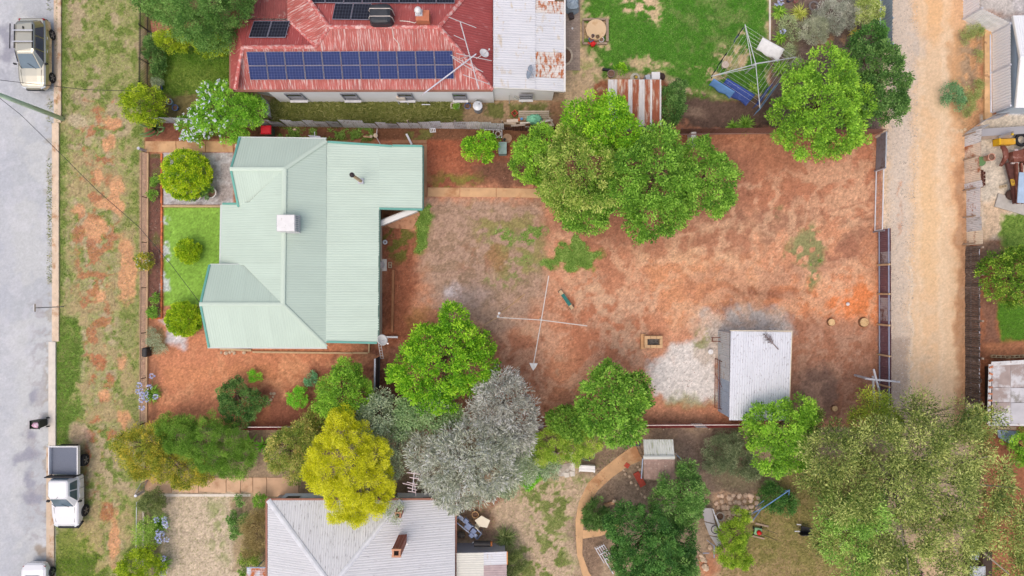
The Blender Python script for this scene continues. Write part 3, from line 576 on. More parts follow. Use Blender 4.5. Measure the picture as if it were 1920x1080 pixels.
def window(par, x0, x1, z0, z1, ybase, slope=0):
    """window in a wall that faces -y; ybase = wall ground pixel row"""
    wy = P(0, ybase).y; xa = P(x0, 0, z1).x; xb = P(x1, 0, z1).x; zc = (z0+z1)/2; f = thing_part(par, 'window', (xa, wy, zc))
    mb = MB(); t = .06
    for c, d in (((xa, zc), (t, z1-z0)), ((xb, zc), (t, z1-z0)), (((xa+xb)/2, z1), (xb-xa+t, t)), (((xa+xb)/2, z0), (xb-xa+t, t)), (((xa+xb)/2, zc), (xb-xa, t))): mb.box((c[0], wy-.03, c[1]), (d[0], .06, d[1]))
    mb.build('frame', mat('grey_frame', (150, 152, 160), .5), f)
    MB().box(((xa+xb)/2, wy-.012, zc), (xb-xa-.06, .02, z1-z0-.06)).build('pane', mat('dark_glass', (70, 74, 82), .08, spec=.6), f)
    MB().box(((xa+xb)/2, wy-.1, z0-.05), (xb-xa+.14, .2, .05)).build('sill', mat('sill_white', (224, 224, 226), .6), f)
def thing_part(par, name, loc): return link(name, None, par, loc)
for x0, x1 in ((533, 563), (638, 666), (745, 771), (848, 873)): window(rh, x0, x1, .95, 2.3, 193.5)
mb = MB(); mb.box((P(955, 0).x+.0, P(0, 193.6).y-.02, 1.0), (.05, .03, 2)); mb.bar(P(963, 181, 1.3), P(980, 192, .35), .05); mb.bar(P(893, 187, 1.0), P(893, 193, .1), .05); mb.build('downpipe', M_GUT, rh)
# silver annex joined to its east side
M_SIL = mat('silver_roof', (220, 221, 226), .55, var=.04, scale=1, uv=True, rnd=.02, wear=((208, 196, 178), .3, 2, (.5, 1.2, 1)))
M_SILR = mat('silver_roof_rusty', (222, 216, 210), .6, var=.06, scale=1, uv=True, rnd=.02, wear=((184, 108, 64), .52, 2.0, (1.2, 3.0, 1)))
ap1 = Plane((925, 0, 3.35), (925, 165, 3.35), (1003, 80, 3.05)); ap2 = Plane((1003, 0, 3.0), (1003, 165, 3.0), (1058, 80, 2.75)); ar = link('annex_roof', None, rh, P(990, 80, 3))
sheets(ar, [(925, -80), (1004, -80), (1004, 166), (925, 163)], ap1, M_SIL, u=(0, 1, 0)); sheets(ar, [(1003, 1), (1058, 3), (1058, 171), (1003, 168)], ap2, M_SIL, u=(0, -1, 0), mats=[M_SILR, M_SIL, M_SIL, M_SIL, M_SILR, M_SILR, M_SIL])
prism_px([(924.5, 166), (1040, 166), (1040, -80), (924.5, -80)], 2.7, 0, 2.65).build('annex_wall', M_WWALL, rh)
window(rh, 975, 998, 1.1, 2.0, 193.3)
mb = MB(); mb.bar(P(925, 165, 3.2), P(1003, 168, 2.98), .05, .2); mb.bar(P(1003, 169, 2.93), P(1058, 172, 2.7), .05, .2); mb.bar(P(1059, 172, 2.72), P(1059, -40, 2.72), .1, .1); mb.build('barge_board', mat('white_paint', (236, 234, 230), .6, var=.04), ar)
# solar panels
def solar_mat(name, a, b, line):
    m = bpy.data.materials.new(name); m.use_nodes = True; n = m.node_tree.nodes; L = m.node_tree.links; bs = n['Principled BSDF']
    tc = n.new('ShaderNodeTexCoord'); br = n.new('ShaderNodeTexBrick'); br.offset = 0; L.new(tc.outputs['UV'], br.inputs[0]); br.inputs['Color1'].default_value = C(a)+(1,); br.inputs['Color2'].default_value = C(b)+(1,)
    br.inputs['Mortar'].default_value = C(line)+(1,); br.inputs['Scale'].default_value = 1; br.inputs['Mortar Size'].default_value = .006; br.inputs['Brick Width'].default_value = 1/6; br.inputs['Row Height'].default_value = 1/5
    L.new(br.outputs[0], bs.inputs['Base Color']); bs.inputs['Roughness'].default_value = .35; bs.inputs['Specular IOR Level'].default_value = .2; return m
M_PV = solar_mat('solar_blue', (28, 50, 108), (22, 42, 96), (104, 114, 160)); M_PVD = solar_mat('solar_black', (40, 42, 54), (34, 36, 46), (104, 106, 120)); M_ALU = mat('aluminium', (206, 208, 216), .35, metal=.6, var=.03)
def array(label, pl, corners, nx, ny, m):
    (x0, y0), (x1, y1), (x2, y2), (x3, y3) = corners; q = lambda s, t, o: pl.at((x0*(1-s)+x1*s)*(1-t)+(x3*(1-s)+x2*s)*t, (y0*(1-s)+y1*s)*(1-t)+(y3*(1-s)+y2*s)*t, o)
    th = thing('solar_array', label, 'solar panels', q(.5, .5, .05), 'solar arrays on the red roof')
    for j in range(ny):
        for i in range(nx):
            e = .06/nx; s0, s1, t0, t1 = i/nx+e*.4, (i+1)/nx-e*.4, j/ny+.012, (j+1)/ny-.012
            a, b, c, d = q(s0, t0, .12), q(s1, t0, .12), q(s1, t1, .12), q(s0, t1, .12); mb = MB(); mb.poly([d, c, b, a]); lo = -pl.n*.04
            mb.add([a, b, c, d]+[p+lo for p in (a, b, c, d)], [(0, 1, 5, 4), (1, 2, 6, 5), (2, 3, 7, 6), (3, 0, 4, 7)])
            mb.uv = {0: (0, 1), 1: (1, 1), 2: (1, 0), 3: (0, 0)}; po = mb.build('solar_panel', m, th)
            fr = MB(); up = pl.n*.006
            for u_, v_ in ((a, b), (b, c), (c, d), (d, a)): fr.bar(u_+up, v_+up, .016, .03, up=pl.n)
            fr.build('frame', mat('panel_frame', (160, 162, 178), .5), po)
    mb = MB()
    for t in (.25, .75): mb.bar(q(-.004, t, .05), q(1.006, t, .05), .05, .04)
    mb.build('rail', M_ALU, th)
array('long blue solar array of two rows on the front slope of the red roof', RP['s'], [(463, 96), (849, 94), (852, 147), (470, 149)], 11, 2, M_PV)
array('pair of black solar panels alone at the left end of the red roof', RP['wn'], [(477, 42), (545, 42), (537, 73), (467, 73)], 2, 1, M_PVD)
array('pair of black solar panels beside the black wrapped cooler', RP['n'], [(629, 9), (698, 10), (693, 40), (623, 39)], 2, 1, M_PVD)
array('row of black solar panels along the top edge of the photo', RP['n'], [(576, -26), (852, -24), (853, 9), (576, 8)], 8, 1, M_PVD)
# wrapped cooler and flue on the red roof
wc = thing('air_cooler', 'rooftop cooler wrapped in a black tarp and tied with white ropes', 'air cooler', RP['n'].at(714, 36)); c_ = RP['n'].at(718, 36); R_ = random.Random(3); mb = MB()
for s, z in ((1, 0), (1.03, .3), (1, .7), (.93, .9), (.7, .97)): mb.v += [c_+Vector((math.copysign(abs(math.cos(t))**.35, math.cos(t))*.66*s*R_.uniform(.97, 1.03), math.copysign(abs(math.sin(t))**.35, math.sin(t))*.58*s*R_.uniform(.97, 1.03), z+R_.uniform(-.03, .03))) for t in (2*math.pi*(j+.5)/20 for j in range(20))]
for i in range(4): mb.f += [(i*20+j, i*20+(j+1) % 20, (i+1)*20+(j+1) % 20, (i+1)*20+j) for j in range(20)]
mb.f.append(tuple(80+j for j in range(20))); mb.build('tarp', mat('black_tarp', (58, 62, 68), .45, var=.2, scale=3, bump=.5), wc)
for yy in (-.2, .25): mb = MB(); mb.path([c_+Vector(p) for p in ((-.7, yy, 0), (-.69, yy, .7), (-.6, yy, .97), (.6, yy, .97), (.69, yy, .7), (.7, yy-.02, 0))], .025, 6); mb.build('rope', mat('white_rope', (226, 214, 206), .8), wc)
fv = thing('roof_flue', 'boxed brick coloured chimney with a white ball cowl on the red roof', 'chimney', RP['n'].at(793, 38)); c_ = RP['n'].at(795, 38)
MB().box(c_+Vector((0, 0, .3)), (.78, .62, .9)).build('chimney_box', mat('chimney_orange', (206, 128, 96), .85, var=.12, scale=4), fv)
MB().box(c_+Vector((-.2, .12, .8)), (.42, .36, .1)).build('flue_plate', mat('plate', (214, 214, 220), .4), fv); MB().lathe(c_+Vector((-.2, .12, .85)), [(.08, 0), (.1, .15), (.19, .22), (.22, .34), (.17, .48), (.05, .55)], 12).build('cowl', M_W, fv, smooth=True)
MB().box(c_+Vector((0, -.42, -.02)), (.8, .24, .06)).build('flashing', mat('flashing2', (222, 196, 188), .6), fv)
mb = MB(); mb.path([RP['n'].at(750, 40, .04), RP['n'].at(765, 41, .04), RP['n'].at(778, 44, .04), RP['n'].at(783, 40, .04)], .03, 6); tag(mb.build('cable', mat('white_rope', (1, 1, 1))), 'short white cable running to the chimney box on the red roof', 'cable')
mb = MB(); mb.path([RP['s'].at(735, 50, .04), RP['s'].at(738, 70, .04), RP['s'].at(748, 82, .04), RP['s'].at(750, 94, .04)], .025, 6); tag(mb.build('cable', mat('white_rope', (1, 1, 1))), 'white cable dropping from the wrapped cooler to the blue solar array', 'cable')
# tv antennas and dishes
M_AL2 = mat('antenna_metal', (222, 214, 214), .4, metal=.3)
ta = thing('tv_antenna', 'long bare tv antenna with thin cross rods above the right end of the red roof', 'antenna', P(858, 118, 3.6))
zt = 5.9; MB().tube(P(862, 110, 4.0), P(880, 104, zt), .03).build('mast', M_AL2, ta); MB().tube(P(863, 41, zt), P(898, 167, zt), .035).build('boom', M_AL2, ta)
for a, b in (((841, 32), (893, 52)), ((851, 66), (873, 76)), ((855, 100), (922, 114)), ((845, 103), (906, 135)), ((868, 140), (918, 158)), ((848, 108), (890, 134))): MB().tube(P(*a, zt+.02), P(*b, zt+.02), .022, n=5).build('rod', M_AL2, ta)
mp_ = thing('pole', 'long pale pole leaning across the red roof beside the antenna', 'pole', P(790, 182, 2.6)); MB().tube(P(795, 175, 3.4), P(893, 101, 4.7), .045).build('shaft', mat('pole_grey', (204, 204, 216), .4), mp_); MB().tube(P(789, 180, 3.2), P(806, 167, 3.55), .025).build('wire', M_AL2, mp_)
def dish(label, base, c, tilt, r, m, arm=(.5, .1)):
    d = thing('satellite_dish', label, 'satellite dish', base); T_ = Vector(tilt).normalized(); x = T_.orthogonal().normalized(); y = T_.cross(x); mb = MB()
    for k, (rr_, dd) in enumerate(((.01, 0), (.5, .03), (.85, .09), (1, .13), (1, .10), (.5, 0), (.01, -.03))): mb.v += [c+(x*math.cos(t)+y*math.sin(t))*r*rr_+T_*dd*r*2 for t in (2*math.pi*j/18 for j in range(18))]
    for i in range(6): mb.f += [(i*18+j, i*18+(j+1) % 18, (i+1)*18+(j+1) % 18, (i+1)*18+j) for j in range(18)]
    mb.build('reflector', m, d, smooth=True); MB().tube(base, c, .025).build('mast', M_AL2, d)
    f = c+T_*r*1.1+Vector((arm[0], arm[1], 0))*.4; MB().tube(c, f, .015, n=5).build('feed_arm', M_AL2, d); MB().lathe(f, [(.05, 0), (.05, .1)], 8).build('feed_horn', M_AL2, d); return d
dish('small white dish beside the tv antenna on the red roof', RP['e'].at(893, 110), RP['e'].at(900, 105, .5), (.4, .3, .8), .3, M_W)
dish('grey blue satellite dish on the silver annex roof', ap1.at(1000, 145), ap1.at(993, 140, .5), (-.9, .1, .35), .42, mat('dish_grey', (150, 164, 180), .5))

# ---- south house
M_SW = mat('white_iron', (214, 215, 219), .55, var=.03, scale=1, uv=True, rnd=.018, wear=((150, 146, 150), .24, 7, (3, .35, 1)))
sh = thing('house', 'house with a silver white iron roof and rusty gutters at the bottom edge', 'house', P(670, 1010, 0))
SP = {'n': Plane((505, 938, 2.9), (752, 938, 2.9), (622, 1100, 4.3)), 'w': Plane((502, 938, 2.9), (502, 1100, 2.9), (622, 1100, 4.3)), 'e': Plane((752, 938, 2.9), (622, 1100, 4.3), (853, 938, 2.2))}
sr = link('roof', None, sh, P(670, 1010, 3)); SPM = mat('spotted_white_iron', (216, 217, 220), .55, var=.03, scale=1, uv=True, rnd=.02, wear=((126, 120, 122), .3, 6, (2.6, .35, 1)))
sheets(sr, [(503, 938), (752, 938), (622, 1100)], SP['n'], SPM); sheets(sr, [(502, 937), (622, 1100), (622, 1160), (502, 1160)], SP['w'], M_SW); sheets(sr, [(752, 938), (853, 937), (853, 1160), (622, 1160), (622, 1100)], SP['e'], M_SW, u=(0, 1, 0))
cap(sr, SP['n'].at(503, 938, .02), SP['n'].at(622, 1100, .02), mat('white_cap', (226, 228, 234), .5), w=.17); cap(sr, SP['n'].at(752, 938, .02), SP['n'].at(622, 1100, .02), MATS['white_cap'], w=.15)
mb = MB(); mb.bar(P(501, 936, 2.86), P(854, 935.5, 2.86), .12, .1); mb.bar(P(500, 936, 2.86), P(500, 1160, 2.86), .12, .1); mb.bar(P(855, 940, 2.2), P(855, 1160, 2.2), .1, .1); mb.build('gutter', mat('rust_gutter', (1, 1, 1)), sr)
M_GW = mat('grey_wall', (190, 194, 200), .8, var=.06); prism_px([(525, 928), (790, 928), (790, 1160), (525, 1160)], 0, 0, 2.6).build('wall', M_GW, sh); prism_px([(790, 929), (850, 929), (850, 1160), (790, 1160)], 0, 0, 2.0).build('wall', M_GW, sh)
nb = thing_part(sh, 'sunhood', P(690, 926, 1.6))
mb = MB(); mb.add([P(523, 938, 2.6), P(612, 938, 2.6), P(605, 925, 2.0), P(536, 925, 2.0), P(523, 938, 2.55), P(612, 938, 2.55), P(605, 925, 1.95), P(536, 925, 1.95)], [(0, 1, 2, 3), (7, 6, 5, 4), (0, 3, 7, 4), (1, 5, 6, 2), (3, 2, 6, 7)]); mb.build('awning', mat('awning_grey', (206, 210, 216), .6), nb)
mb = MB(); mb.add([P(745, 938, 2.6), P(850, 938, 2.6), P(847, 925, 2.0), P(745, 924, 2.0), P(745, 938, 2.55), P(850, 938, 2.55), P(847, 925, 1.95), P(745, 924, 1.95)], [(0, 1, 2, 3), (7, 6, 5, 4), (0, 3, 7, 4), (1, 5, 6, 2), (3, 2, 6, 7)]); mb.build('awning', MATS['awning_grey'], nb)
mb = MB(); mb.add([P(531, 936.5, 2.62), P(558, 936.5, 2.62), P(564, 930, 2.3), P(540, 930, 2.3)], [(0, 1, 2, 3)]); mb.build('skylight', mat('dark_opening', (88, 80, 74), .4), nb)
mb = MB(); mb.add([P(793, 935, 2.55), P(807, 935, 2.55), P(807, 932, 2.42), P(793, 932, 2.42)], [(0, 1, 2, 3)]); mb.build('vent', mat('vent_grey', (150, 140, 140), .5), nb)
BRK = brick_mat('chimney_brick', (178, 104, 84), (156, 88, 72), (196, 160, 144), .23, .09)
def chimney(label, base, w, h, m):
    ch = thing('chimney', label, 'chimney', base); MB().box(base+Vector((0, 0, h/2-.1)), (w, w, h)).build('stack', m, ch)
    mb = MB(); t = w*.22; z = base.z+h-.06
    for c, d in (((0, w/2-t/2), (w+.06, t)), ((0, -w/2+t/2), (w+.06, t)), ((w/2-t/2, 0), (t, w-2*t)), ((-w/2+t/2, 0), (t, w-2*t))): mb.box((base.x+c[0], base.y+c[1], z), (d[0], d[1], .12))
    mb.build('rim', mat('chimney_rim', (206, 150, 120), .85), ch); MB().box((base.x, base.y, z-.04), (w*.5, w*.5, .06)).build('opening', mat('flue_black', (30, 20, 18), .9), ch); return ch  # near-black block inside the rim marks the flue opening
chimney('tall square brick chimney on the silver white roof', SP['e'].at(755, 1010), .5, 2.35, BRK); chimney('short terracotta chimney under twigs on the silver white roof', SP['e'].at(751, 956), .36, 1.0, mat('terracotta', (206, 148, 120), .85, var=.1))
MB().bar(SP['e'].at(758, 1003, .03), SP['e'].at(763, 1022, .03), .14, .04).build('flashing', M_W, sh)
# lean-to and porch of the south house
lp = Plane((855, 1038, 2.3), (952, 1035, 2.15), (855, 1100, 2.35)); lr = link('lean_to_roof', None, sh, P(900, 1060, 2.2))
sheets(lr, [(856, 1037), (907, 1036), (907, 1160), (856, 1160)], lp, mat('cream_iron', (224, 222, 212), .6, var=.03, uv=True), u=(0, 1, 0)); sheets(lr, [(907, 1036), (950, 1034), (950, 1058), (907, 1060)], lp, M_SIL, u=(0, 1, 0)); sheets(lr, [(907, 1060), (950, 1058), (950, 1080), (907, 1080)], lp, mat('mauve_iron', (186, 166, 166), .65, var=.12, uv=True), u=(0, 1, 0)); sheets(lr, [(907, 1080), (950, 1080), (950, 1160), (907, 1160)], lp, M_SIL, u=(0, 1, 0))
prism_px([(857, 1018), (947, 1018), (947, 1160), (857, 1160)], 0, 0, 2.05).build('lean_to_wall', mat('lavender_wall', (204, 206, 220), .8, var=.04), sh)
mb = MB(); mb.bar(P(951, 1034, 2.1), P(951, 1058, 2.1), .08, .14); mb.build('barge_board', mat('orange_timber', (206, 140, 84), .7), sh)
pp = Plane((465, 1066, 2.3), (499, 1066, 2.5), (465, 1100, 2.3)); sheets(thing_part(sh, 'porch_roof', P(480, 1080, 2.3)), [(463, 1065), (499, 1065), (499, 1160), (463, 1160)], pp, mat('rusty_pale_iron', (214, 218, 226), .6, uv=True, wear=((186, 106, 56), .62, 1.5)), u=(0, 1, 0))
mb = MB(); mb.bar(P(463, 1064, 2.3), P(499, 1064, 2.5), .05, .1); mb.bar(P(482, 1064, 2.2), P(495, 1050, .05), .06, .06); mb.build('porch_frame', mat('pale_blue_steel', (170, 184, 206), .5), sh)
hw = thing('water_heater', 'long black tank lying on its stand against the lavender wall of the lean-to', 'water heater', P(905, 1022, 0))
MB().tube(P(889, 1019.5, 1.5), P(920, 1019.5, 1.5), .19, n=14).build('tank', mat('black_metal', (56, 54, 56), .5, var=.2), hw); MB().tube(P(920, 1019.5, 1.5), P(923, 1019.5, 1.5), .17, n=14).build('end_cap', mat('orange_rust', (190, 116, 64), .7), hw)
mb = MB(); mb.tube(P(887, 1017, 1.45), P(884, 1022, .05), .04); mb.tube(P(919, 1017, 1.4), P(919, 1017, 0), .05); mb.tube(P(892, 1017, 1.4), P(892, 1017, 0), .05); mb.build('stand', mat('glassy_grey', (186, 192, 204), .4), hw)

# ---- backyard sheds
M_ZA = mat('shed_white', (220, 222, 230), .55, var=.04, scale=1, uv=True, rnd=.02, wear=((120, 100, 104), .28, 5.5, (3.4, .8, 1)))
ws = thing('shed', 'white iron shed with flaking paint and a dead branch on its roof', 'shed', P(1420, 700, 0)); wp = Plane((1370, 620, 2.75), (1484, 622, 2.75), (1370, 788, 2.45)); wr = link('roof', None, ws, P(1425, 700, 2.6))
sheets(wr, [(1370, 621), (1484, 623), (1478, 789), (1367, 788)], wp, M_ZA)
mb = MB(); mb.bar(wp.at(1369, 620, -.06), wp.at(1485, 621, -.06), .06, .14); mb.bar(wp.at(1485, 621, -.06), wp.at(1479, 790, -.06), .06, .12); mb.build('barge_board', mat('cream_trim', (226, 214, 190), .7), wr)
x0, x1, y0, y1 = 1346, 1452, 620, 770
M_SH1 = mat('shed_side', (206, 210, 214), .6, var=.06, uv=True, scale=2, wear=((170, 150, 130), .3, 2)); M_SH2 = mat('shed_side_blue', (176, 192, 212), .55, var=.06, uv=True)
sw = link('wall', None, ws, P(1346, 700, 0)); wall_sheets(sw, (x0, y1), (x0, y0), 0, 2.5, M_SH1, mats=[M_SH2, M_SH2, M_SH2, M_SH1, M_SH1, M_SH1, M_SH1]); wall_sheets(sw, (x0, y0), (x1, y0), 0, 2.5, M_SH1); wall_sheets(sw, (x1, y0), (x1, y1), 0, 2.4, M_SH1); wall_sheets(sw, (x1, y1), (x0, y1), 0, 2.35, M_SH1)
MB().bar(P(1370, 622, 2.62), P(1368, 787, 2.4), .06, .05).build('gutter', mat('dark_metal', (1, 1, 1)), ws)
rs = thing('shed', 'small garden shed roofed in rusty red and white striped iron sheets', 'shed', P(1190, 190, 0)); rp_ = Plane((1140, 149, 2.3), (1239, 149, 2.3), (1140, 236, 2.05)); r2_ = link('roof', None, rs, P(1190, 190, 2.2))
MA = mat('rust_streak', (222, 204, 184), .7, var=.1, uv=True, scale=2, wear=((184, 116, 80), .62, 2, (5, .5, 1))); MBl = mat('rust_heavy', (216, 196, 178), .8, var=.12, uv=True, scale=2, wear=((170, 100, 72), .74, 1.3, (2.5, .5, 1))); MW_ = mat('rust_pale', (226, 222, 220), .6, var=.05, uv=True, wear=((196, 150, 116), .3, 2, (4, .5, 1)))
for i, (a, b, m) in enumerate(((1140, 1157, MW_), (1157, 1168, MA), (1168, 1178, MBl), (1178, 1186, MW_), (1186, 1198, MBl), (1198, 1209, MW_), (1209, 1219, MBl), (1219, 1223, MW_), (1223, 1237, MBl), (1237, 1240, MW_))):
    sheets(r2_, [(a, 149), (b, 149), (b-.4, 236), (a-.4, 236)], rp_, m, width=2, pitch=.1)
M_GI = mat('galv', (190, 196, 204), .5, var=.08, uv=True, wear=((150, 130, 116), .3, 2)); sw = link('wall', None, rs, P(1190, 190, 0)); X0, X1, Y0, Y1 = 1149, 1226, 168, 246
for a, b in (((X0, Y1), (X0, Y0)), ((X0, Y0), (X1, Y0)), ((X1, Y0), (X1, Y1)), ((X1, Y1), (X0, Y1))): wall_sheets(sw, a, b, 0, 2.0, M_GI)
ts = thing('shed', 'small shed roofed half in white iron and half in brown tiles beside the curved path', 'shed', P(1232, 860, 0)); t1 = Plane((1206, 824, 2.0), (1262, 824, 2.0), (1206, 858, 2.5)); t2 = Plane((1206, 858, 2.5), (1264, 858, 2.5), (1206, 897, 1.9)); tr_ = link('roof', None, ts, P(1232, 860, 2.2))
sheets(tr_, [(1206, 824), (1262, 824), (1265, 858), (1208, 858)], t1, mat('mossy_white_iron', (216, 218, 212), .7, var=.06, uv=True, wear=((176, 180, 156), .4, 3, (4, .6, 1))))
TM = mat('brown_tile', (164, 138, 128), .85, var=.12, scale=6, rnd=.12, wear=((196, 176, 166), .3, 5))
for j in range(7):
    for i in range(9):
        a = 1207+i*6.4+(3.2 if j % 2 else 0)*0; y_ = 858+j*5.6; p = [t2.at(a, y_, .02), t2.at(a+6.2, y_, .02), t2.at(a+6.2, y_+6, .06), t2.at(a, y_+6, .06)]
        mb = MB(); mb.add(p+[q-Vector((0, 0, .03)) for q in p], [(3, 2, 1, 0), (0, 1, 5, 4), (1, 2, 6, 5), (2, 3, 7, 6), (3, 0, 4, 7)]); mb.build('tile', TM, tr_)
cap(tr_, t1.at(1206, 858, .05), t1.at(1265, 858, .05), mat('mossy_white_iron', (1, 1, 1)), w=.12); prism_px([(1212, 836), (1256, 836), (1256, 885), (1212, 885)], 0, 0, 1.9).build('wall', mat('shed_timber', (170, 150, 128), .85, var=.1), ts)
mb = MB(); mb.bar(t2.at(1205, 860, -.02), t2.at(1202.5, 897, -.02), .05, .12); mb.bar(P(1266, 850, 1.9), P(1278, 862, 1.1), .07, .07); mb.build('barge_board', mat('pale_blue_steel', (1, 1, 1)), ts)
# ---- east side
es = thing('shed', 'bright white gable roofed shed at the right edge behind the pale metal fence', 'shed', P(1950, 115, 0)); e1 = Plane((1899, 29, 1.95), (1990, 29, 1.95), (1913, 108, 2.55)); e2 = Plane((1913, 108, 2.55), (1990, 108, 2.55), (1904, 202, 1.95)); er = link('roof', None, es, P(1945, 115, 2.1))
M_BW = mat('bright_white', (246, 247, 250), .5, var=.02, uv=True); sheets(er, [(1899, 29), (2010, 27), (2010, 108), (1913, 108)], e1, M_BW); sheets(er, [(1913, 108), (2010, 108), (2010, 202), (1904, 202)], e2, M_BW); cap(er, e1.at(1912, 108, .02), e1.at(2010, 108, .02), M_BW)
mb = MB(); mb.bar(e1.at(1899, 30, -.03), e1.at(1913, 108, -.03), .06, .14); mb.bar(e2.at(1904, 202, -.03), e2.at(1913, 108, -.03), .06, .14); mb.build('barge_board', mat('white_paint', (1, 1, 1)), er)
prism_px([(1907, 36), (2010, 36), (2010, 199), (1907, 199)], 1.9, 0, 1.85).build('wall', mat('blue_grey_wall', (200, 214, 226), .7, var=.04), es)
js = thing('shed_roof', 'low dirty white sheeted shed roof held down by bricks at the right edge', 'shed', P(1900, 740, 0)); j1 = Plane((1858, 683, 2.0), (1990, 676, 2.0), (1858, 795, 1.9)); jr = link('roof', None, js, P(1900, 740, 2))
mm = [mat('cement_sheet', (172, 156, 150), .9, var=.12, scale=2, wear=((214, 212, 214), .45, .9)), mat('cement_sheet_pale', (204, 202, 206), .85, var=.12, scale=1.2, wear=((150, 146, 140), .4, 1))]
for i, (a, b) in enumerate(((683, 727), (727, 755), (755, 795))):
    for x0_, x1_, k in ((1860, 1895, 0), (1895, 2010, 1 if i else 0)):
        q = [(x0_, a+.4), (x1_-.4, a-1), (x1_-.4, b-1.5), (x0_, b-.4)]; mb = MB(); p = [j1.at(*t, .02) for t in q]; mb.add(p+[v-Vector((0, 0, .03)) for v in p], [(3, 2, 1, 0), (0, 1, 5, 4), (1, 2, 6, 5), (2, 3, 7, 6), (3, 0, 4, 7)]); mb.build('sheet', mm[k], jr)
mb = MB(); mb.bar(j1.at(1858, 682, .03), j1.at(2010, 674, .03), .26, .03); mb.bar(j1.at(1856, 683, .03), j1.at(1853, 795, .03), .2, .03); mb.bar(j1.at(1853, 796, .03), j1.at(2010, 797, .03), .14, .03); mb.build('white_edging', mat('edging_white', (226, 224, 224), .8, var=.1, wear=((150, 120, 104), .35, 4)), jr)
for i in range(9): MB().box(j1.at(1856.5-i*.3, 688+i*12.5, .09), (.23, .11, .08), rz=random.uniform(-.5, .5)).build('brick', mat('brick_orange', (196, 128, 96), .9, rnd=.2), jr)
prism_px([(1866, 690), (2010, 690), (2010, 790), (1866, 790)], 1.0, 0, 1.8).build('wall', mat('dark_timber', (84, 70, 62), .9), js)
mb = MB(); mb.bar(P(1858, 801, 1.2), P(1905, 803, 1.2), .22, .06); tag(mb.build('timber_beam', mat('weathered_timber', (170, 150, 132), .85, var=.15)), 'grey timber beam along the foot of the dirty white shed roof', 'timber')
mb = MB(); p = [P(1870, 806, .9), P(1912, 808, .9), P(1900, 836, .6), P(1872, 820, .6)]; mb.add(p+[v-Vector((0, 0, .04)) for v in p], [(3, 2, 1, 0), (4, 5, 6, 7), (0, 1, 5, 4), (1, 2, 6, 5), (2, 3, 7, 6), (3, 0, 4, 7)]); tag(mb.build('metal_sheet', mat('blue_sheet', (150, 166, 190), .5, var=.2)), 'blue grey metal sheet leaning below the dirty white shed roof', 'sheet')
ch = thing('covered_roof', 'small grey corrugated roof half hidden under the big gum tree', 'roof', P(1835, 1050, 0)); cp = Plane((1820, 1020, 2.2), (1838, 1020, 2.2), (1820, 1060, 2.1)); sheets(ch, [(1818, 1018), (1838, 1030), (1834, 1050), (1818, 1048)], cp, M_GI); sheets(ch, [(1818, 1062), (1848, 1062), (1848, 1100), (1818, 1100)], cp, M_GI)
MB().box(P(1832, 1050, 1.0), (.6, 1.8, 2.0)).build('wall', mat('dark_timber', (1, 1, 1)), ch)
# ---------------------------------------------------------------- fences
def posts(par, pts, z, r, m, square=False, name='post'):
    for p in pts:
        a = P(*p); mb = MB()
        if square: mb.box((a.x, a.y, z/2), (r*2, r*2, z))
        else: mb.tube((a.x, a.y, -.05), (a.x, a.y, z), r, n=8)
        mb.build(name, m, par)
def fence_thing(name, label, a, cat='fence'): return thing(name, label, cat, P(*a))
M_GALV = mat('galv_fence', (228, 230, 236), .5, var=.07, scale=1.5, uv=True, rnd=.10, wear=((160, 150, 146), .35, 2.5, (3, .6, 1)))
M_GALV2 = mat('galv_dull', (200, 204, 212), .55, var=.08, scale=1.5, uv=True, rnd=.1, wear=((140, 130, 128), .4, 2))
M_POST = mat('weathered_timber', (170, 150, 132), .85, var=.15); M_TIM = mat('pale_timber', (206, 178, 142), .85, var=.12, scale=5)
f = fence_thing('iron_fence', 'silver corrugated iron fence between the red roofed and green roofed houses', (620, 238))
pth = [(300, 230), (400, 234), (500, 237), (600, 238), (712, 240.5), (830, 241), (945, 243)]
for a, b in zip(pth, pth[1:]): wall_sheets(f, a, b, 0, 1.72, None, mats=[M_GALV, M_GALV2, M_GALV, M_GALV], lean=.09, ragged=.03)
posts(f, [(x, 236.5 if x > 480 else 231) for x in range(340, 945, 86)], 1.5, .05, M_POST)
f = fence_thing('iron_fence', 'short silver iron fence joining the white wall to the long silver fence', (508, 207))
wall_sheets(f, (506, 192), (511, 226), 0, 1.75, M_GALV, lean=.05); posts(f, [(507, 193), (511, 224)], 1.7, .05, M_POST)
M_RUSTD = mat('dark_rust_fence', (92, 62, 54), .85, var=.2, uv=True, rnd=.15, wear=((140, 110, 96), .35, 3)); M_BRN = mat('brown_fence', (142, 106, 94), .7, var=.06, uv=True, rnd=.04, wear=((120, 80, 66), .3, 2))
f = fence_thing('iron_fence', 'dark rusty iron fence behind the rubbish pile', (1000, 248)); wall_sheets(f, (945, 244), (1075, 250), 0, 1.2, M_RUSTD, lean=.08, ragged=.1, pitch=.16); posts(f, [(990, 245), (1045, 247)], 1.1, .05, M_POST)
f = fence_thing('iron_fence', 'plain brown metal fence along the top of the yard left of the large bright tree', (1360, 252)); wall_sheets(f, (1268, 252), (1455, 250), 0, 1.65, M_BRN, amp=.02, pitch=.2, width=2.35); mb = MB(); mb.bar(P(1268, 252, 1.66), P(1455, 250, 1.66), .06, .05); mb.build('top_rail', M_BRN, f); posts(f, [(1268, 252), (1330, 252), (1392, 251), (1455, 250)], 1.66, .04, M_BRN, True)
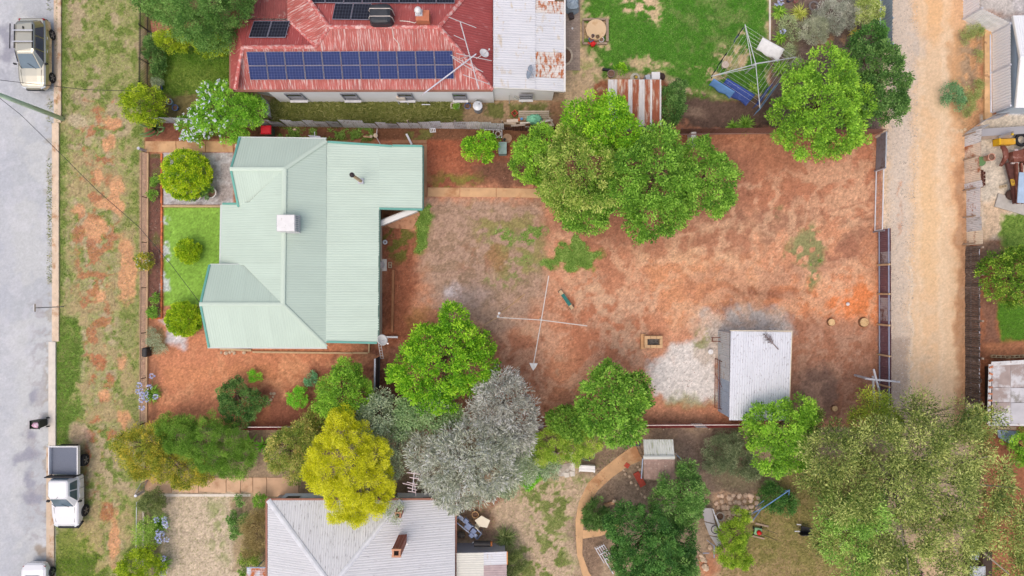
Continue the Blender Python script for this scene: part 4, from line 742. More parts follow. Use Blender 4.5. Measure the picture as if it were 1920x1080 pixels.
f = fence_thing('iron_fence', 'short brown iron fence corner between the large bright tree and the lane', (1600, 246)); wall_sheets(f, (1456, 250), (1640, 252), 0, 1.5, M_BRN, amp=.02, pitch=.2, width=2.35); mb = MB(); mb.bar(P(1641, 258, .5), P(1665, 246, .6), .12, .05); mb.build('loose_board', MATS['weathered_timber'], f)
# red fence along the south boundary
M_REDF = mat('maroon_fence', (186, 78, 80), .6, var=.08, uv=True, rnd=.07, wear=((206, 150, 146), .32, 3, (4, .5, 1)))
f = fence_thing('iron_fence', 'faded red iron fence along the bottom of the red yard', (935, 797)); wall_sheets(f, (465, 798.5), (1402, 794), 0, 1.35, None, mats=[M_REDF]*9+[M_REDF, M_REDF, M_GALV, M_REDF, M_REDF], pitch=.13, ragged=.02)
mb = MB(); mb.bar(P(465, 801, 1.25), P(1402, 796.5, 1.25), .05, .07); mb.build('rail', mat('pale_rail', (222, 206, 200), .7), f); posts(f, [(x, 801.3-(x-465)*.0048) for x in range(480, 1402, 84)], 1.3, .05, M_POST)
# lane: left side
M_CBG = mat('colorbond_blue', (172, 190, 206), .5, var=.04, uv=True, rnd=.03)
f = fence_thing('metal_fence', 'blue grey metal fence beside the lane at the top', (1651, 40)); wall_sheets(f, (1650, 98), (1651, -80), 0, 1.5, M_CBG, amp=.022, pitch=.2, width=1.2); mb = MB(); mb.bar(P(1650, 98, 1.52), P(1651, -80, 1.52), .07, .06); mb.build('top_rail', mat('rail_blue', (190, 200, 212), .5), f); posts(f, [(1651, y) for y in (97, 50, 6, -38)], 1.55, .04, M_CBG, True)
f = fence_thing('mesh_gate', 'grey barred metal gate panel between the large bright tree and the white pipe gate', (1643, 288), 'gate'); M_GG = mat('gate_grey', (150, 152, 162), .5, metal=.2)
a, b = P(1644, 255), P(1642, 321); mb = MB()
for z in (.06, 1.2): mb.bar((a.x, a.y, z), (b.x, b.y, z), .05, .05)
for q in (a, b): mb.bar((q.x, q.y, 0), (q.x, q.y, 1.22), .05)
mb.build('frame', mat('rail_blue', (1, 1, 1)), f); bm_ = MB(); bm_.box((0, 0, .63), (.03, .05, 1.12)); me = mesh_of(bm_, 'bar', M_GG); N_ = 26; instances('bar', me, f, [TR(a.lerp(b, (i+.5)/N_)) for i in range(N_)])
MB().bar(a.lerp(b, .02)+Vector((-.04, 0, .62)), a.lerp(b, .98)+Vector((-.04, 0, .62)), .02, 1.1).build('backing_sheet', mat('grey_sheet', (140, 140, 150), .7, var=.12, wear=((120, 104, 100), .4, 2)), f)
f = fence_thing('pipe_gate', 'wide white pipe gate open to the lane', (1641, 378), 'gate'); a, b = P(1640, 322), P(1637.5, 433); mb = MB(); M_WP = mat('white_pipe', (226, 228, 236), .4)
for z in (.2, 1.12): mb.tube((a.x, a.y, z), (b.x, b.y, z), .035)
for t in (0, 1): q = a.lerp(b, t); mb.tube((q.x, q.y, .2), (q.x, q.y, 1.12), .035)
mb.build('frame', M_WP, f); mb = MB()
for t in (i/14 for i in range(1, 14)): q = a.lerp(b, t); mb.tube((q.x, q.y, .2), (q.x, q.y, 1.12), .006, n=3)
for z in (.4, .6, .8, 1.0): mb.tube((a.x, a.y, z), (b.x, b.y, z), .005, n=3)
mb.build('wire_mesh', mat('wire', (170, 160, 152), .5), f); posts(f, [(1640, 320.5), (1637.5, 435)], 1.35, .05, MATS['gate_grey'])
M_MAR = mat('plum_fence', (134, 100, 108), .6, var=.08, uv=True, rnd=.10, wear=((150, 130, 136), .3, 3)); M_MARP = mat('plum_fence_pale', (182, 176, 180), .6, var=.1, uv=True, wear=((120, 84, 76), .45, 1.5))
f = fence_thing('iron_fence', 'plum coloured iron fence with timber posts and blue rails along the lane', (1648, 600)); wall_sheets(f, (1649, 770), (1648, 431), 0, 1.45, None, mats=[M_MAR]*8+[M_MARP, M_MARP, M_MAR, M_MAR, M_MAR, M_MARP, M_MAR], pitch=.12)
mb = MB()
for z in (.22, 1.36): mb.bar(P(1648, 770)+Vector((-.07, 0, z)), P(1647, 431)+Vector((-.07, 0, z)), .06, .07)
mb.build('rail', mat('rail_bluegrey', (156, 166, 190), .5), f); posts(f, [(1645, y) for y in (497, 551, 608, 664, 720)], 1.5, .065, M_TIM)
# lane: right side
RS1 = mat('fence_rust_pale', (238, 222, 206), .7, var=.1, uv=True, rnd=.06, wear=((186, 120, 84), .45, 1.2)); RS2 = mat('fence_silver_rust', (236, 236, 242), .6, var=.06, uv=True, rnd=.05, wear=((168, 96, 62), .34, 2.2)); RS3 = mat('fence_cream', (240, 226, 206), .7, var=.06, uv=True, wear=((190, 150, 120), .3, 2))
f = fence_thing('iron_fence', 'patchwork fence of rusty and silver iron sheets beside the lane', (1809, 350)); 
for a, b, ms, z in (((1809, 251), (1808.5, 300), [RS1, M_GALV], 1.5), ((1808, 300), (1809, 345), [RS1, RS1], 1.58), ((1808, 345), (1809, 357), [RS2], 1.7), ((1812, 357), (1812, 410), [RS2, RS2], 1.45), ((1812, 410), (1813, 460), [RS3, M_GALV], 1.5)): wall_sheets(f, b, a, 0, z, None, mats=ms, lean=.08, ragged=.05)
posts(f, [(1806, y) for y in (255, 300, 357, 408, 458)], 1.2, .05, M_POST)
f = fence_thing('iron_sheet', 'long bent iron sheet running from the patchwork fence to the pale metal fence', (1840, 235)); wall_sheets(f, (1809, 250), (1845, 226), 0, 1.4, M_GALV, lean=.2); wall_sheets(f, (1845, 226), (1868, 214), 0, 1.2, M_GALV, lean=.2)
f = fence_thing('paling_fence', 'old dark timber paling fence beside the lane', (1810, 600)); M_PAL = mat('old_paling', (104, 90, 84), .95, var=.25, scale=4, rnd=.3, wear=((160, 146, 136), .35, 4, (1, 8, 1)))
bm_ = MB(); bm_.box((0, 0, .74), (.025, .115, 1.48)); me = mesh_of(bm_, 'paling', M_PAL); ys = np.linspace(464, 753, 82)
instances('paling', me, f, [TR(P(1810+random.uniform(-.5, .5), y)+Vector((0, 0, random.uniform(-.12, .04))), random.uniform(-.12, .12)) @ Matrix.Rotation(random.uniform(-.03, .03), 4, 'Y') for y in ys])
mb = MB()
for z in (.4, 1.2): mb.bar(P(1812, 464)+Vector((.02, 0, z)), P(1812, 753)+Vector((.02, 0, z)), .06, .09)
mb.build('rail', mat('rail_lav', (186, 190, 204), .7), f); posts(f, [(1813.5, y) for y in (466, 516, 534, 600, 668, 750)], 1.55, .06, M_POST, True)
wall_sheets(f, (1811, 782), (1810, 754), 0, 1.45, RS3, pitch=.14); wall_sheets(f, (1811, 812), (1811, 783), 0, 1.4, None, mats=[M_RUSTD, M_GALV2])
# pale metal fence of the east block
f = fence_thing('metal_fence', 'pale lavender metal fence with sloping posts beside the bright white shed', (1858, 140)); M_LAV = mat('pale_fence', (250, 250, 255), .55, var=.02, uv=True, rnd=.015); M_LAVP = mat('pale_fence_post', (214, 216, 226), .5)
wall_sheets(f, (1858, 211), (1857, 139), 0, 1.85, M_LAV, amp=.018, pitch=.19, width=2.6); wall_sheets(f, (1857, 137), (1857, 65), 0, 1.85, M_LAV, amp=.018, pitch=.19, width=2.6); wall_sheets(f, (1857, 63), (1806, 37), 0, 1.85, mat('white_gate', (250, 252, 255), .5, uv=True), amp=.018, pitch=.19, width=2.6)
posts(f, [(1857, 212), (1857, 138), (1857, 64), (1806, 36)], 1.88, .055, M_LAVP, True); mb = MB(); mb.bar(P(1858, 211, 1.87), P(1857, 65, 1.87), .07, .05); mb.build('top_rail', M_LAVP, f); wall_sheets(f, (1806, 34), (1805, -60), 0, 1.6, M_LAV, amp=.018, pitch=.19, width=2.6)
# front fences
def wire_fence(label, a, b, h, n, m, plinth, nm='wire_fence', mesh=True):
    f = fence_thing(nm, label, ((a[0]+b[0])/2, (a[1]+b[1])/2)); A, B = P(*a), P(*b)
    posts(f, [(a[0]+(b[0]-a[0])*i/(n-1), a[1]+(b[1]-a[1])*i/(n-1)) for i in range(n)], h, .03, m); mb = MB(); mb.tube((A.x, A.y, h), (B.x, B.y, h), .02); mb.build('top_rail', m, f); mb = MB()
    for z in np.arange(.15, h, .13): mb.tube((A.x, A.y, z), (B.x, B.y, z), .006, n=3)
    for i in range(int((B-A).length/.15)): q = A.lerp(B, i*.15/(B-A).length); mb.tube((q.x, q.y, 0), (q.x, q.y, h), .004, n=3)
    mb.build('wire_mesh', mat('wire', (1, 1, 1)), f)
    if plinth: MB().bar((A.x+.05, A.y, .05), (B.x+.05, B.y, .05), .12, .14).build('plinth', plinth, f)
    return f
wire_fence('low wire front fence with a timber plinth in front of the green roofed house', (277, 287), (274, 792), .75, 7, mat('post_brown', (150, 124, 104), .8), mat('plinth_timber', (214, 178, 140), .85, var=.12))
wire_fence('white pipe and wire front fence of the silver roofed house', (269, 935), (268, 1060), .85, 3, M_WP, mat('plinth_white', (220, 206, 190), .85))
g_ = fence_thing('mesh_gate', 'grey mesh gate standing open at the pinkish concrete path', (270, 908), 'gate'); A, B = P(278, 900), P(268, 918); mb = MB()
for z in (.08, .95): mb.tube((A.x, A.y, z), (B.x, B.y, z), .02)
for q in (A, B): mb.tube((q.x, q.y, 0), (q.x, q.y, .97), .02)
mb.build('frame', MATS['gate_grey'], g_); mb = MB()
for i in range(1, 12): q = A.lerp(B, i/12); mb.tube((q.x, q.y, .08), (q.x, q.y, .95), .008, n=3)
mb.build('wire_mesh', mat('wire', (1, 1, 1)), g_); MB().tube(P(270, 921), P(270, 921)+Vector((0, 0, 1.05)), .09, n=12).build('gate_post', M_WP, g_)
MB().tube(P(273, 283), P(273, 283)+Vector((0, 0, .9)), .1, n=10).build('gate_post', mat('grey_post', (206, 206, 216), .5), None); tag(bpy.data.objects['gate_post.001'], 'pale round gate post at the street end of the concrete path', 'post')
# black picket fence
f = fence_thing('picket_fence', 'black steel picket fence before the lawn of the red roofed house', (279, 95)); A, B = P(279, 26), P(278, 163); M_BK = mat('black_steel', (44, 44, 48), .4); mb = MB()
for z in (.15, 1.05): mb.bar((A.x, A.y, z), (B.x, B.y, z), .035, .035)
mb.build('rail', M_BK, f); bm_ = MB(); bm_.box((0, 0, .62), (.032, .032, 1.2)); me = mesh_of(bm_, 'picket', M_BK); instances('picket', me, f, [TR(A.lerp(B, i/44)) for i in range(45)])
mb = MB(); mb.bar(P(279, 58, 1.05), P(291, 66, 1.05), .035); mb.bar(P(279, 58, .2), P(291, 66, .2), .035); posts(f, [(279, 26), (279, 58), (290, 66), (279, 120), (278, 163)], 1.25, .03, M_BK, True); mb.build('return_rail', M_BK, f)
# dark side gate and trellis of the green roofed house
f = fence_thing('side_gate', 'dark panelled side gate with a pale top rail by the green roofed house', (712, 698), 'gate'); A, B = P(712.5, 668), P(711.5, 728); bm_ = MB(); bm_.box((0, 0, .78), (.03, .13, 1.5)); me = mesh_of(bm_, 'board', mat('dark_board', (72, 72, 80), .7, rnd=.15)); instances('board', me, f, [TR(A.lerp(B, (i+.5)/15)) for i in range(15)])
MB().bar((A.x-.02, A.y, 1.56), (B.x-.02, B.y, 1.56), .1, .06).build('top_rail', mat('rail_lav', (1, 1, 1)), f); MB().bar((A.x+.05, A.y, .4), (B.x+.05, B.y, .4), .05, .08).build('rail', MATS['dark_board'], f)
# edging: bricks, sleepers, timbers
def bricks(label, pts, m, nm='brick_edging', ln=.235, w=.11, h=.1, gap=.012):
    t = thing(nm, label, 'edging', P(*pts[0])); bm_ = MB(); bm_.box((0, 0, h/2), (ln-gap, w, h)); me = mesh_of(bm_, 'brick', m); Ms = []
    for a, b in zip(pts, pts[1:]):
        A, B = P(*a), P(*b); d = B-A; n = max(1, int(d.length/ln)); an = math.atan2(d.y, d.x)
        Ms += [TR(A+d*((i+.5)/n)+Vector((random.uniform(-.01, .01), random.uniform(-.01, .01), random.uniform(-.01, .02))), an+random.uniform(-.05, .05)) for i in range(n)]
    instances('brick', me, t, Ms); return t
M_BRO = mat('edge_brick', (206, 116, 76), .9, var=.15, scale=8, rnd=.25)
bricks('row of orange bricks edging the mulch bed before the green roofed house', [(304, 288), (304, 597), (280, 597)], M_BRO)
def timber(label, a, b, w=.12, h=.14, m=None, nm='timber_sleeper'): return tag(MB().bar(P(a[0], a[1], h/2), P(b[0], b[1], h/2), w, h).build(nm, m or M_TIM, bevel=.01), label, 'timber')
timber('pale timber strip between the gravel court and the front lawn', (305, 386.5), (416, 387)); timber('timber sleeper in the red soil east of the green roofed house', (737.5, 506), (735.5, 623), .16, .14, mat('brown_sleeper', (170, 120, 86), .85, var=.15))
timber('short timber beam under the left end of the long roof edge', (413, 654), (472, 657), .14, .16); timber('long pale timber sleeper beside the green roofed house', (474, 660), (660, 662), .12, .14); timber('pale timber end piece closing the bed at the house corner', (692, 644), (692, 661), .1, .14); timber('pale timber sleeper reaching the house corner bed', (661, 661.5), (690, 662), .12, .14)
timber('narrow concrete strip edging the mulch garden of the north lawn', (1443.5, -40), (1443.5, 76), .12, .08, M_CONCW, 'concrete_edging')
hb = thing('brick_edging', 'half round brick edging on the paver path', 'edging', P(1060, 106)); bm_ = MB(); bm_.box((0, 0, .06), (.21, .12, .14)); me = mesh_of(bm_, 'brick', mat('cream_brick', (206, 190, 170), .9, rnd=.12)); instances('brick', me, hb, [TR(P(1059+13*math.cos(t), 106+16*math.sin(t)), -t+math.pi/2) for t in np.linspace(-1.5, 1.5, 9)])
MB().lathe(P(1061, 106), [(.42, -.02), (.42, .08), (.2, .11)], 14).build('soil', mat('bed_soil', (124, 96, 80), .95, var=.3, scale=9), hb)
# stones
def stones(label, pts, nm='stone_edging', m=None, s=(.25, .45)):
    t = thing(nm, label, 'stones', P(*pts[0])); mes = []
    for k in range(4): q = MB(); q.rock((0, 0, .1), (1, .8, .5), k); mes.append(mesh_of(q, 'stone', m or mat('pale_stone', (206, 182, 156), .9, var=.2, scale=4, rnd=.18)))
    for i, p in enumerate(pts): 
        o = bpy.data.objects.new('stone', mes[i % 4]); COL.objects.link(o); o.parent = t; sc_ = random.uniform(*s); M = TR(P(*p), random.uniform(0, 6), sc_); M.translation -= WO[t.name]; o.matrix_local = M
    return t
stones('small heap of pale stones beside the short timber beam', [(415, 661), (424, 662), (431, 661), (436, 659), (440, 662), (458, 661)], 'stone_heap', s=(.2, .4))
stones('curve of pale stones beside the round bushes in the front yard', [(508, 738), (512, 744), (508, 750), (504, 755), (514, 738), (500, 757)], s=(.2, .32))
tp = [(1345+i*10.5+random.uniform(-3, 3), 931+j*10+random.uniform(-3, 3)) for j in range(5) for i in range(8) if not (j > 2 and i > 6) and not (j > 3 and i < 1)]
stones('paved terrace of flat pinkish stones beside the grey boards', tp, 'stone_terrace', mat('pink_stone', (226, 196, 172), .95, var=.15, scale=3, rnd=.22), (.36, .56))
stones('pair of pale boulders at the end of the bent iron sheet', [(1802, 246), (1809, 243)], 'boulder_pair', mat('cream_stone', (224, 196, 160), .9), (.3, .36))
stones('broken line of stones in the bed beside the small tiled shed', [(1168+i*6+random.uniform(-2, 2), 880+i*7.5+random.uniform(-2, 2)) for i in range(9)]+[(1196, 875), (1200, 880)], s=(.2, .34))
stones('low heap of pale rocks under the dark green tree at the bottom', [(1318+random.uniform(-14, 14), 1040+random.uniform(-18, 28)) for i in range(10)], 'stone_heap', s=(.3, .6))
# ---------------------------------------------------------------- vehicles
def wheel(par, c, r=.36, w=.24, rim=(150, 150, 156)):
    t = link('wheel', None, par, c); c = Vector(c); mb = MB(); b = []
    prof = [(r*.62, -w/2), (r*.92, -w/2), (r, -w*.3), (r, w*.3), (r*.92, w/2), (r*.62, w/2)]
    mb.lathe((0, 0, 0), prof, 20, cap=False); mb.f.append(tuple(range(19, -1, -1))); mb.f.append(tuple(100+j for j in range(20))); mb.v = [Vector((v.z, v.x, v.y))+c for v in mb.v]; mb.build('tyre', mat('tyre', (46, 46, 50), .85, var=.1), t)
    mb = MB(); sx = 1 if c.x > WO[par.name].x else -1
    for k in range(5):
        a = k*2*math.pi/5; mb.bar(c+Vector((sx*(w/2+.005), 0, 0)), c+Vector((sx*(w/2+.005), math.cos(a)*r*.6, math.sin(a)*r*.6)), .07, .03, up=(1, 0, 0))
    mb.lathe((0, 0, 0), [(r*.6, 0), (r*.66, .015)], 16); k0 = len(mb.v)-32; mb.v[k0:] = [Vector((v.z*sx, v.x, v.y))+c+Vector((sx*(w/2-.03), 0, 0)) for v in mb.v[k0:]]; mb.build('rim', mat('rim_grey', rim, .35, metal=.6), t)
def section(y, w, zb, zs, zt, tw=.86):   # car body cross-section
    return [(x, y, z) for x, z in ((-w*.9, zb), (-w, zb+.12), (-w, zs-.12), (-w*.97, zs), (-w*tw, zt), (-w*.4, zt+.025), (w*.4, zt+.025), (w*tw, zt), (w*.97, zs), (w, zs-.12), (w, zb+.12), (w*.9, zb))]
def sh_(mb, c): mb.v = [v+c for v in mb.v]; return mb
def house_(c, ring0, ring1, par, m, glass, wins):
    """greenhouse frustum: ring0/ring1 = lower/upper outlines (8 points each, matching); wins = list of (i, s0, s1, t0, t1) glass on side i"""
    mb = MB(); k = len(ring0); mb.v = [Vector(p)+c for p in ring0]+[Vector(p)+c for p in ring1]; mb.f = [(i, (i+1) % k, k+(i+1) % k, k+i) for i in range(k)]
    cen = Vector((0, 0, 0))
    for p in ring1: cen += Vector(p)/k
    b = len(mb.v); mb.v += [Vector(p)*.0+Vector((cen.x+(p[0]-cen.x)*.86, cen.y+(p[1]-cen.y)*.9, p[2]+.045))+c for p in ring1]; mb.f += [(k+i, k+(i+1) % k, b+(i+1) % k, b+i) for i in range(k)]; mb.f.append(tuple(b+i for i in range(k)))
    o = mb.build('cabin', m, par, smooth=False, bevel=.05)
    for nm, i, s0, s1, t0, t1 in wins:
        a, b_, c2, d = Vector(ring0[i]), Vector(ring0[(i+1) % k]), Vector(ring1[(i+1) % k]), Vector(ring1[i]); f = lambda s, t: (a.lerp(b_, s)).lerp(d.lerp(c2, s), t)
        q = [f(s0, t0), f(s1, t0), f(s1, t1), f(s0, t1)]; n = (q[1]-q[0]).cross(q[3]-q[0]).normalized(); 
        if n.dot((q[0]+q[2])/2-cen) < 0: n = -n
        g2 = MB(); g2.add([p+n*.025+c for p in q]+[p-n*.02+c for p in q], [(0, 1, 2, 3), (7, 6, 5, 4), (0, 4, 5, 1), (1, 5, 6, 2), (2, 6, 7, 3), (3, 7, 4, 0)]); g2.build(nm, glass, par)
M_GLS = mat('car_glass', (96, 116, 130), .06, var=.1, scale=2, spec=.9); M_GLD = mat('car_glass_dark', (44, 48, 54), .06, spec=.8)
M_GAP = mat('panel_gap', (58, 58, 58), .8)
def gaps(t, c, zb, xs, doors, zt, y0, y1):
    for s in (-1, 1):
        for y in doors: MB().bar(c+Vector((s*xs, y, .45)), c+Vector((s*xs, y, zt-.1)), .012, .012).build('panel_gap', M_GAP, t)
        MB().bar(c+Vector((s*.68, y0, zb-.0)), c+Vector((s*.6, y1, zb-.1)), .014, .014).build('panel_gap', M_GAP, t)
        MB().tube(c+Vector((s*.45-.1, y0+.03, zb+.03)), c+Vector((s*.3-.35, y0+.32, zb+.26)), .012, n=5).build('wiper', mat('black_plastic', (40, 40, 46), .6), t)
    MB().box(c+Vector((0, y1-.42, .5)), (.38, .02, .1)).build('number_plate', mat('white_plastic', (1, 1, 1)), t)
def suv():
    c = P(79, 109); t = thing('parked_car', 'bronze and silver wagon with roof racks parked at the kerb', 'car', c, 'vehicles parked along the street'); m = mat('bronze_paint', (202, 198, 182), .3, metal=.9, var=.02, clear=.5); blk = mat('black_plastic', (40, 40, 46), .6)
    mb = MB(); mb.loft([section(*s) for s in ((2.3, .74, .42, .86, .95), (2.22, .86, .34, .95, 1.03), (1.5, .93, .3, .98, 1.06), (.3, .94, .3, .98, 1.05), (-.9, .94, .3, .97, 1.04), (-1.5, .92, .3, .94, 1.01), (-1.9, .88, .33, .89, .96), (-2.1, .81, .36, .82, .89), (-2.24, .7, .4, .75, .8), (-2.33, .54, .45, .66, .68))]); sh_(mb, c).build('body', m, t, smooth=False, bevel=.03)
    r0 = [(-.62, 2.12, 1.03), (.62, 2.12, 1.03), (.84, 1.8, 1.05), (.86, -.6, 1.05), (.66, -1.05, 1.05), (-.66, -1.05, 1.05), (-.86, -.6, 1.05), (-.84, 1.8, 1.05)]
    r1 = [(-.5, 1.85, 1.62), (.5, 1.85, 1.62), (.62, 1.66, 1.65), (.63, .0, 1.68), (.5, -.2, 1.66), (-.5, -.2, 1.66), (-.63, .0, 1.68), (-.62, 1.66, 1.65)]
    house_(c, r0, r1, t, m, M_GLS, [('windscreen', 4, .03, .97, .04, .93), ('rear_window', 0, .08, .92, .2, .85)])
    house_(c+Vector((0, 0, 0)), [(x*.2, y*.2, z*.5) for x, y, z in r0], [(x*.2, y*.2, z*.5) for x, y, z in r1], t, blk, M_GLD, [])
    for s in (-1, 1):
        f = lambda y, z: Vector((s*(.855-(z-1.05)*.36), y, z))+c
        for nm, y0, y1, y2, y3 in (('side_window', 1.68, .95, .97, 1.42), ('side_window', .87, .08, .12, .88), ('side_window', .0, -.62, -.12, .04)):
            g2 = MB(); g2.add([f(y0, 1.1), f(y1, 1.1), f(y2, 1.58), f(y3, 1.58)]+[f(y0, 1.1)+Vector((s*.03, 0, .01)), f(y1, 1.1)+Vector((s*.03, 0, .01)), f(y2, 1.58)+Vector((s*.03, 0, .01)), f(y3, 1.58)+Vector((s*.03, 0, .01))], [(0, 1, 2, 3), (7, 6, 5, 4), (0, 4, 5, 1), (1, 5, 6, 2), (2, 6, 7, 3), (3, 7, 4, 0)]); g2.build(nm, mat('tinted_glass', (74, 78, 104), .08, spec=.7), t)
        MB().bar(c+Vector((s*.95, -.75, 1.08)), c+Vector((s*1.1, -.72, 1.1)), .1, .14).build('mirror', blk, t)
        MB().tube(c+Vector((s*.58, 1.6, 1.76)), c+Vector((s*.58, .05, 1.78)), .03).build('roof_rail', blk, t)
        MB().box(c+Vector((s*.62, -2.16, .78)), (.32, .16, .12), rz=s*.5).build('headlight', mat('lamp_glass', (210, 216, 222), .1, spec=.8), t)
        MB().box(c+Vector((s*.76, 2.2, .92)), (.16, .12, .22)).build('tail_light', mat('red_lens', (150, 30, 34), .2), t)
        for y in (1.0, .15): MB().box(c+Vector((s*.945, y, .86)), (.03, .22, .04)).build('door_handle', mat('aluminium', (1, 1, 1)), t)
        for y in (1.42, -1.42): wheel(t, c+Vector((s*.82, y, .36)))
    for y in (1.18, .46): MB().bar(c+Vector((-.66, y, 1.84)), c+Vector((.66, y, 1.84)), .07, .035).build('roof_bar', MATS['aluminium'], t)
    MB().tube(c+Vector((-.78, 1.6, 1.86)), c+Vector((-.8, .0, 1.86)), .03).build('awning_tube', blk, t)
    MB().box(c+Vector((0, -2.3, .62)), (1.1, .1, .2)).build('grille', blk, t); MB().box(c+Vector((0, 2.27, .6)), (1.5, .14, .2)).build('rear_bumper', blk, t)
    gaps(t, c, 1.06, .945, (1.52, .5, -.52), 1.04, -1.1, -2.0)
    MB().box(c+Vector((-.05, 1.4, 1.735)), (.05, .16, .05)).build('roof_fin', blk, t)
suv()
def ute():
    c = P(141, 905); t = thing('parked_car', 'white dual cab utility truck with a dark tray parked on the verge', 'truck', c, 'vehicles parked along the street'); m = mat('white_paint_car', (240, 240, 244), .25, var=.01, clear=.6); blk = mat('black_plastic', (1, 1, 1))
    mb = MB(); mb.loft([section(*s) for s in ((.72, .88, .45, 1.02, 1.1), (.6, .9, .4, 1.05, 1.12), (-.3, .91, .38, 1.05, 1.12), (-1.2, .92, .38, 1.04, 1.1), (-1.9, .9, .4, 1.0, 1.07), (-2.45, .82, .46, .92, .97), (-2.62, .66, .5, .8, .82))]); sh_(mb, c).build('body', m, t, bevel=.03)
    r0 = [(-.7, .72, 1.1), (.7, .72, 1.1), (.85, .6, 1.11), (.86, -.8, 1.11), (.66, -1.25, 1.11), (-.66, -1.25, 1.11), (-.86, -.8, 1.11), (-.85, .6, 1.11)]
    r1 = [(-.55, .62, 1.7), (.55, .62, 1.7), (.64, .52, 1.72), (.65, -.35, 1.74), (.52, -.55, 1.72), (-.52, -.55, 1.72), (-.65, -.35, 1.74), (-.64, .52, 1.72)]
    house_(c, r0, r1, t, m, M_GLS, [('windscreen', 4, .03, .97, .05, .93), ('rear_window', 0, .1, .9, .25, .8)])
    for s in (-1, 1):
        f = lambda y, z: Vector((s*(.858-(z-1.11)*.34), y, z))+c
        for y0, y1, y2, y3 in ((.5, -.05, -.03, .42), (-.13, -.82, -.42, -.12)):
            q = [f(y0, 1.16), f(y1, 1.16), f(y2, 1.62), f(y3, 1.62)]; d = Vector((s*.03, 0, .01)); g2 = MB(); g2.add(q+[p+d for p in q], [(0, 1, 2, 3), (7, 6, 5, 4), (0, 4, 5, 1), (1, 5, 6, 2), (2, 6, 7, 3), (3, 7, 4, 0)]); g2.build('side_window', mat('car_glass_green', (70, 92, 100), .06, spec=.8), t)
        MB().bar(c+Vector((s*.95, -.9, 1.12)), c+Vector((s*1.12, -.86, 1.14)), .12, .16).build('mirror', blk, t)
        MB().box(c+Vector((s*.66, -2.5, .86)), (.3, .18, .13), rz=s*.5).build('headlight', mat('lamp_glass', (1, 1, 1)), t)
        for y in (.2, -.55): MB().box(c+Vector((s*.925, y, .95)), (.03, .22, .045)).build('door_handle', m, t)
        for y in (1.62, -1.72): wheel(t, c+Vector((s*.84, y, .4)), .4, .27, (120, 122, 130))
        MB().bar(c+Vector((s*.93, .86, 1.12)), c+Vector((s*.93, 2.68, 1.12)), .06, .26).build('tray_side', m, t)
    MB().box(c+Vector((0, 1.76, .97)), (1.86, 1.9, .06)).build('tray_floor', mat('tray_rubber', (116, 122, 136), .9, var=.1, scale=20, bump=.5), t)
    MB().bar(c+Vector((-.96, 2.69, 1.12)), c+Vector((.96, 2.69, 1.12)), .06, .26).build('tailgate', m, t); mb = MB()
    for x in (-.92, .92): mb.bar(c+Vector((x, .8, .95)), c+Vector((x, .8, 1.66)), .06)
    for z in (1.2, 1.4, 1.64): mb.bar(c+Vector((-.95, .8, z)), c+Vector((.95, .8, z)), .06)
    mb.build('headboard', blk, t); MB().box(c+Vector((0, 1.76, .68)), (1.1, 1.9, .3)).build('chassis', blk, t); mb = MB(); mb.path([c+Vector(p) for p in ((-.86, -2.36, .62), (-.62, -2.72, .62), (.62, -2.72, .62), (.86, -2.36, .62))], .12, 8); mb.build('bull_bar', blk, t)
    gaps(t, c, 1.12, .925, (.5, -.1, -.85), 1.1, -1.3, -2.3)
    MB().tube(c+Vector((-.0, -.42, 1.78)), c+Vector((0, -.5, 1.9)), .012).build('aerial', blk, t)
ute()
def small_car():
    c = P(80, 1103); t = thing('parked_car', 'small white rounded car partly cut by the bottom edge of the photo', 'car', c, 'vehicles parked along the street'); m = mat('white_paint_car', (1, 1, 1))
    mb = MB(); mb.loft([section(*s, .8) for s in ((2.0, .5, .45, .7, .74), (1.9, .7, .4, .78, .84), (1.6, .82, .34, .86, .93), (.8, .86, .3, .9, .98), (-.9, .86, .3, .9, .97), (-1.7, .8, .34, .8, .86), (-2.0, .6, .42, .64, .66))]); sh_(mb, c).build('body', m, t, smooth=False, bevel=.04)
    r0 = [(-.5, 1.3, .95), (.5, 1.3, .95), (.74, 1.0, .97), (.78, -.7, .97), (.58, -1.15, .96), (-.58, -1.15, .96), (-.78, -.7, .97), (-.74, 1.0, .97)]; r1 = [(-.42, .62, 1.42), (.42, .62, 1.42), (.55, .5, 1.44), (.57, -.3, 1.46), (.46, -.5, 1.44), (-.46, -.5, 1.44), (-.57, -.3, 1.46), (-.55, .5, 1.44)]
    house_(c, r0, r1, t, m, M_GLD, [('rear_window', 0, .05, .95, .08, .92), ('windscreen', 4, .04, .96, .05, .92), ('side_window', 2, .1, .9, .2, .9), ('side_window', 6, .1, .9, .2, .9)])
    for s in (-1, 1):
        MB().box(c+Vector((s*.6, 1.8, .76)), (.26, .14, .14), rz=-s*.5).build('tail_light', mat('red_lens', (1, 1, 1)), t)
        for y in (1.25, -1.25): wheel(t, c+Vector((s*.8, y, .32)), .32, .22, (190, 190, 198))
small_car()
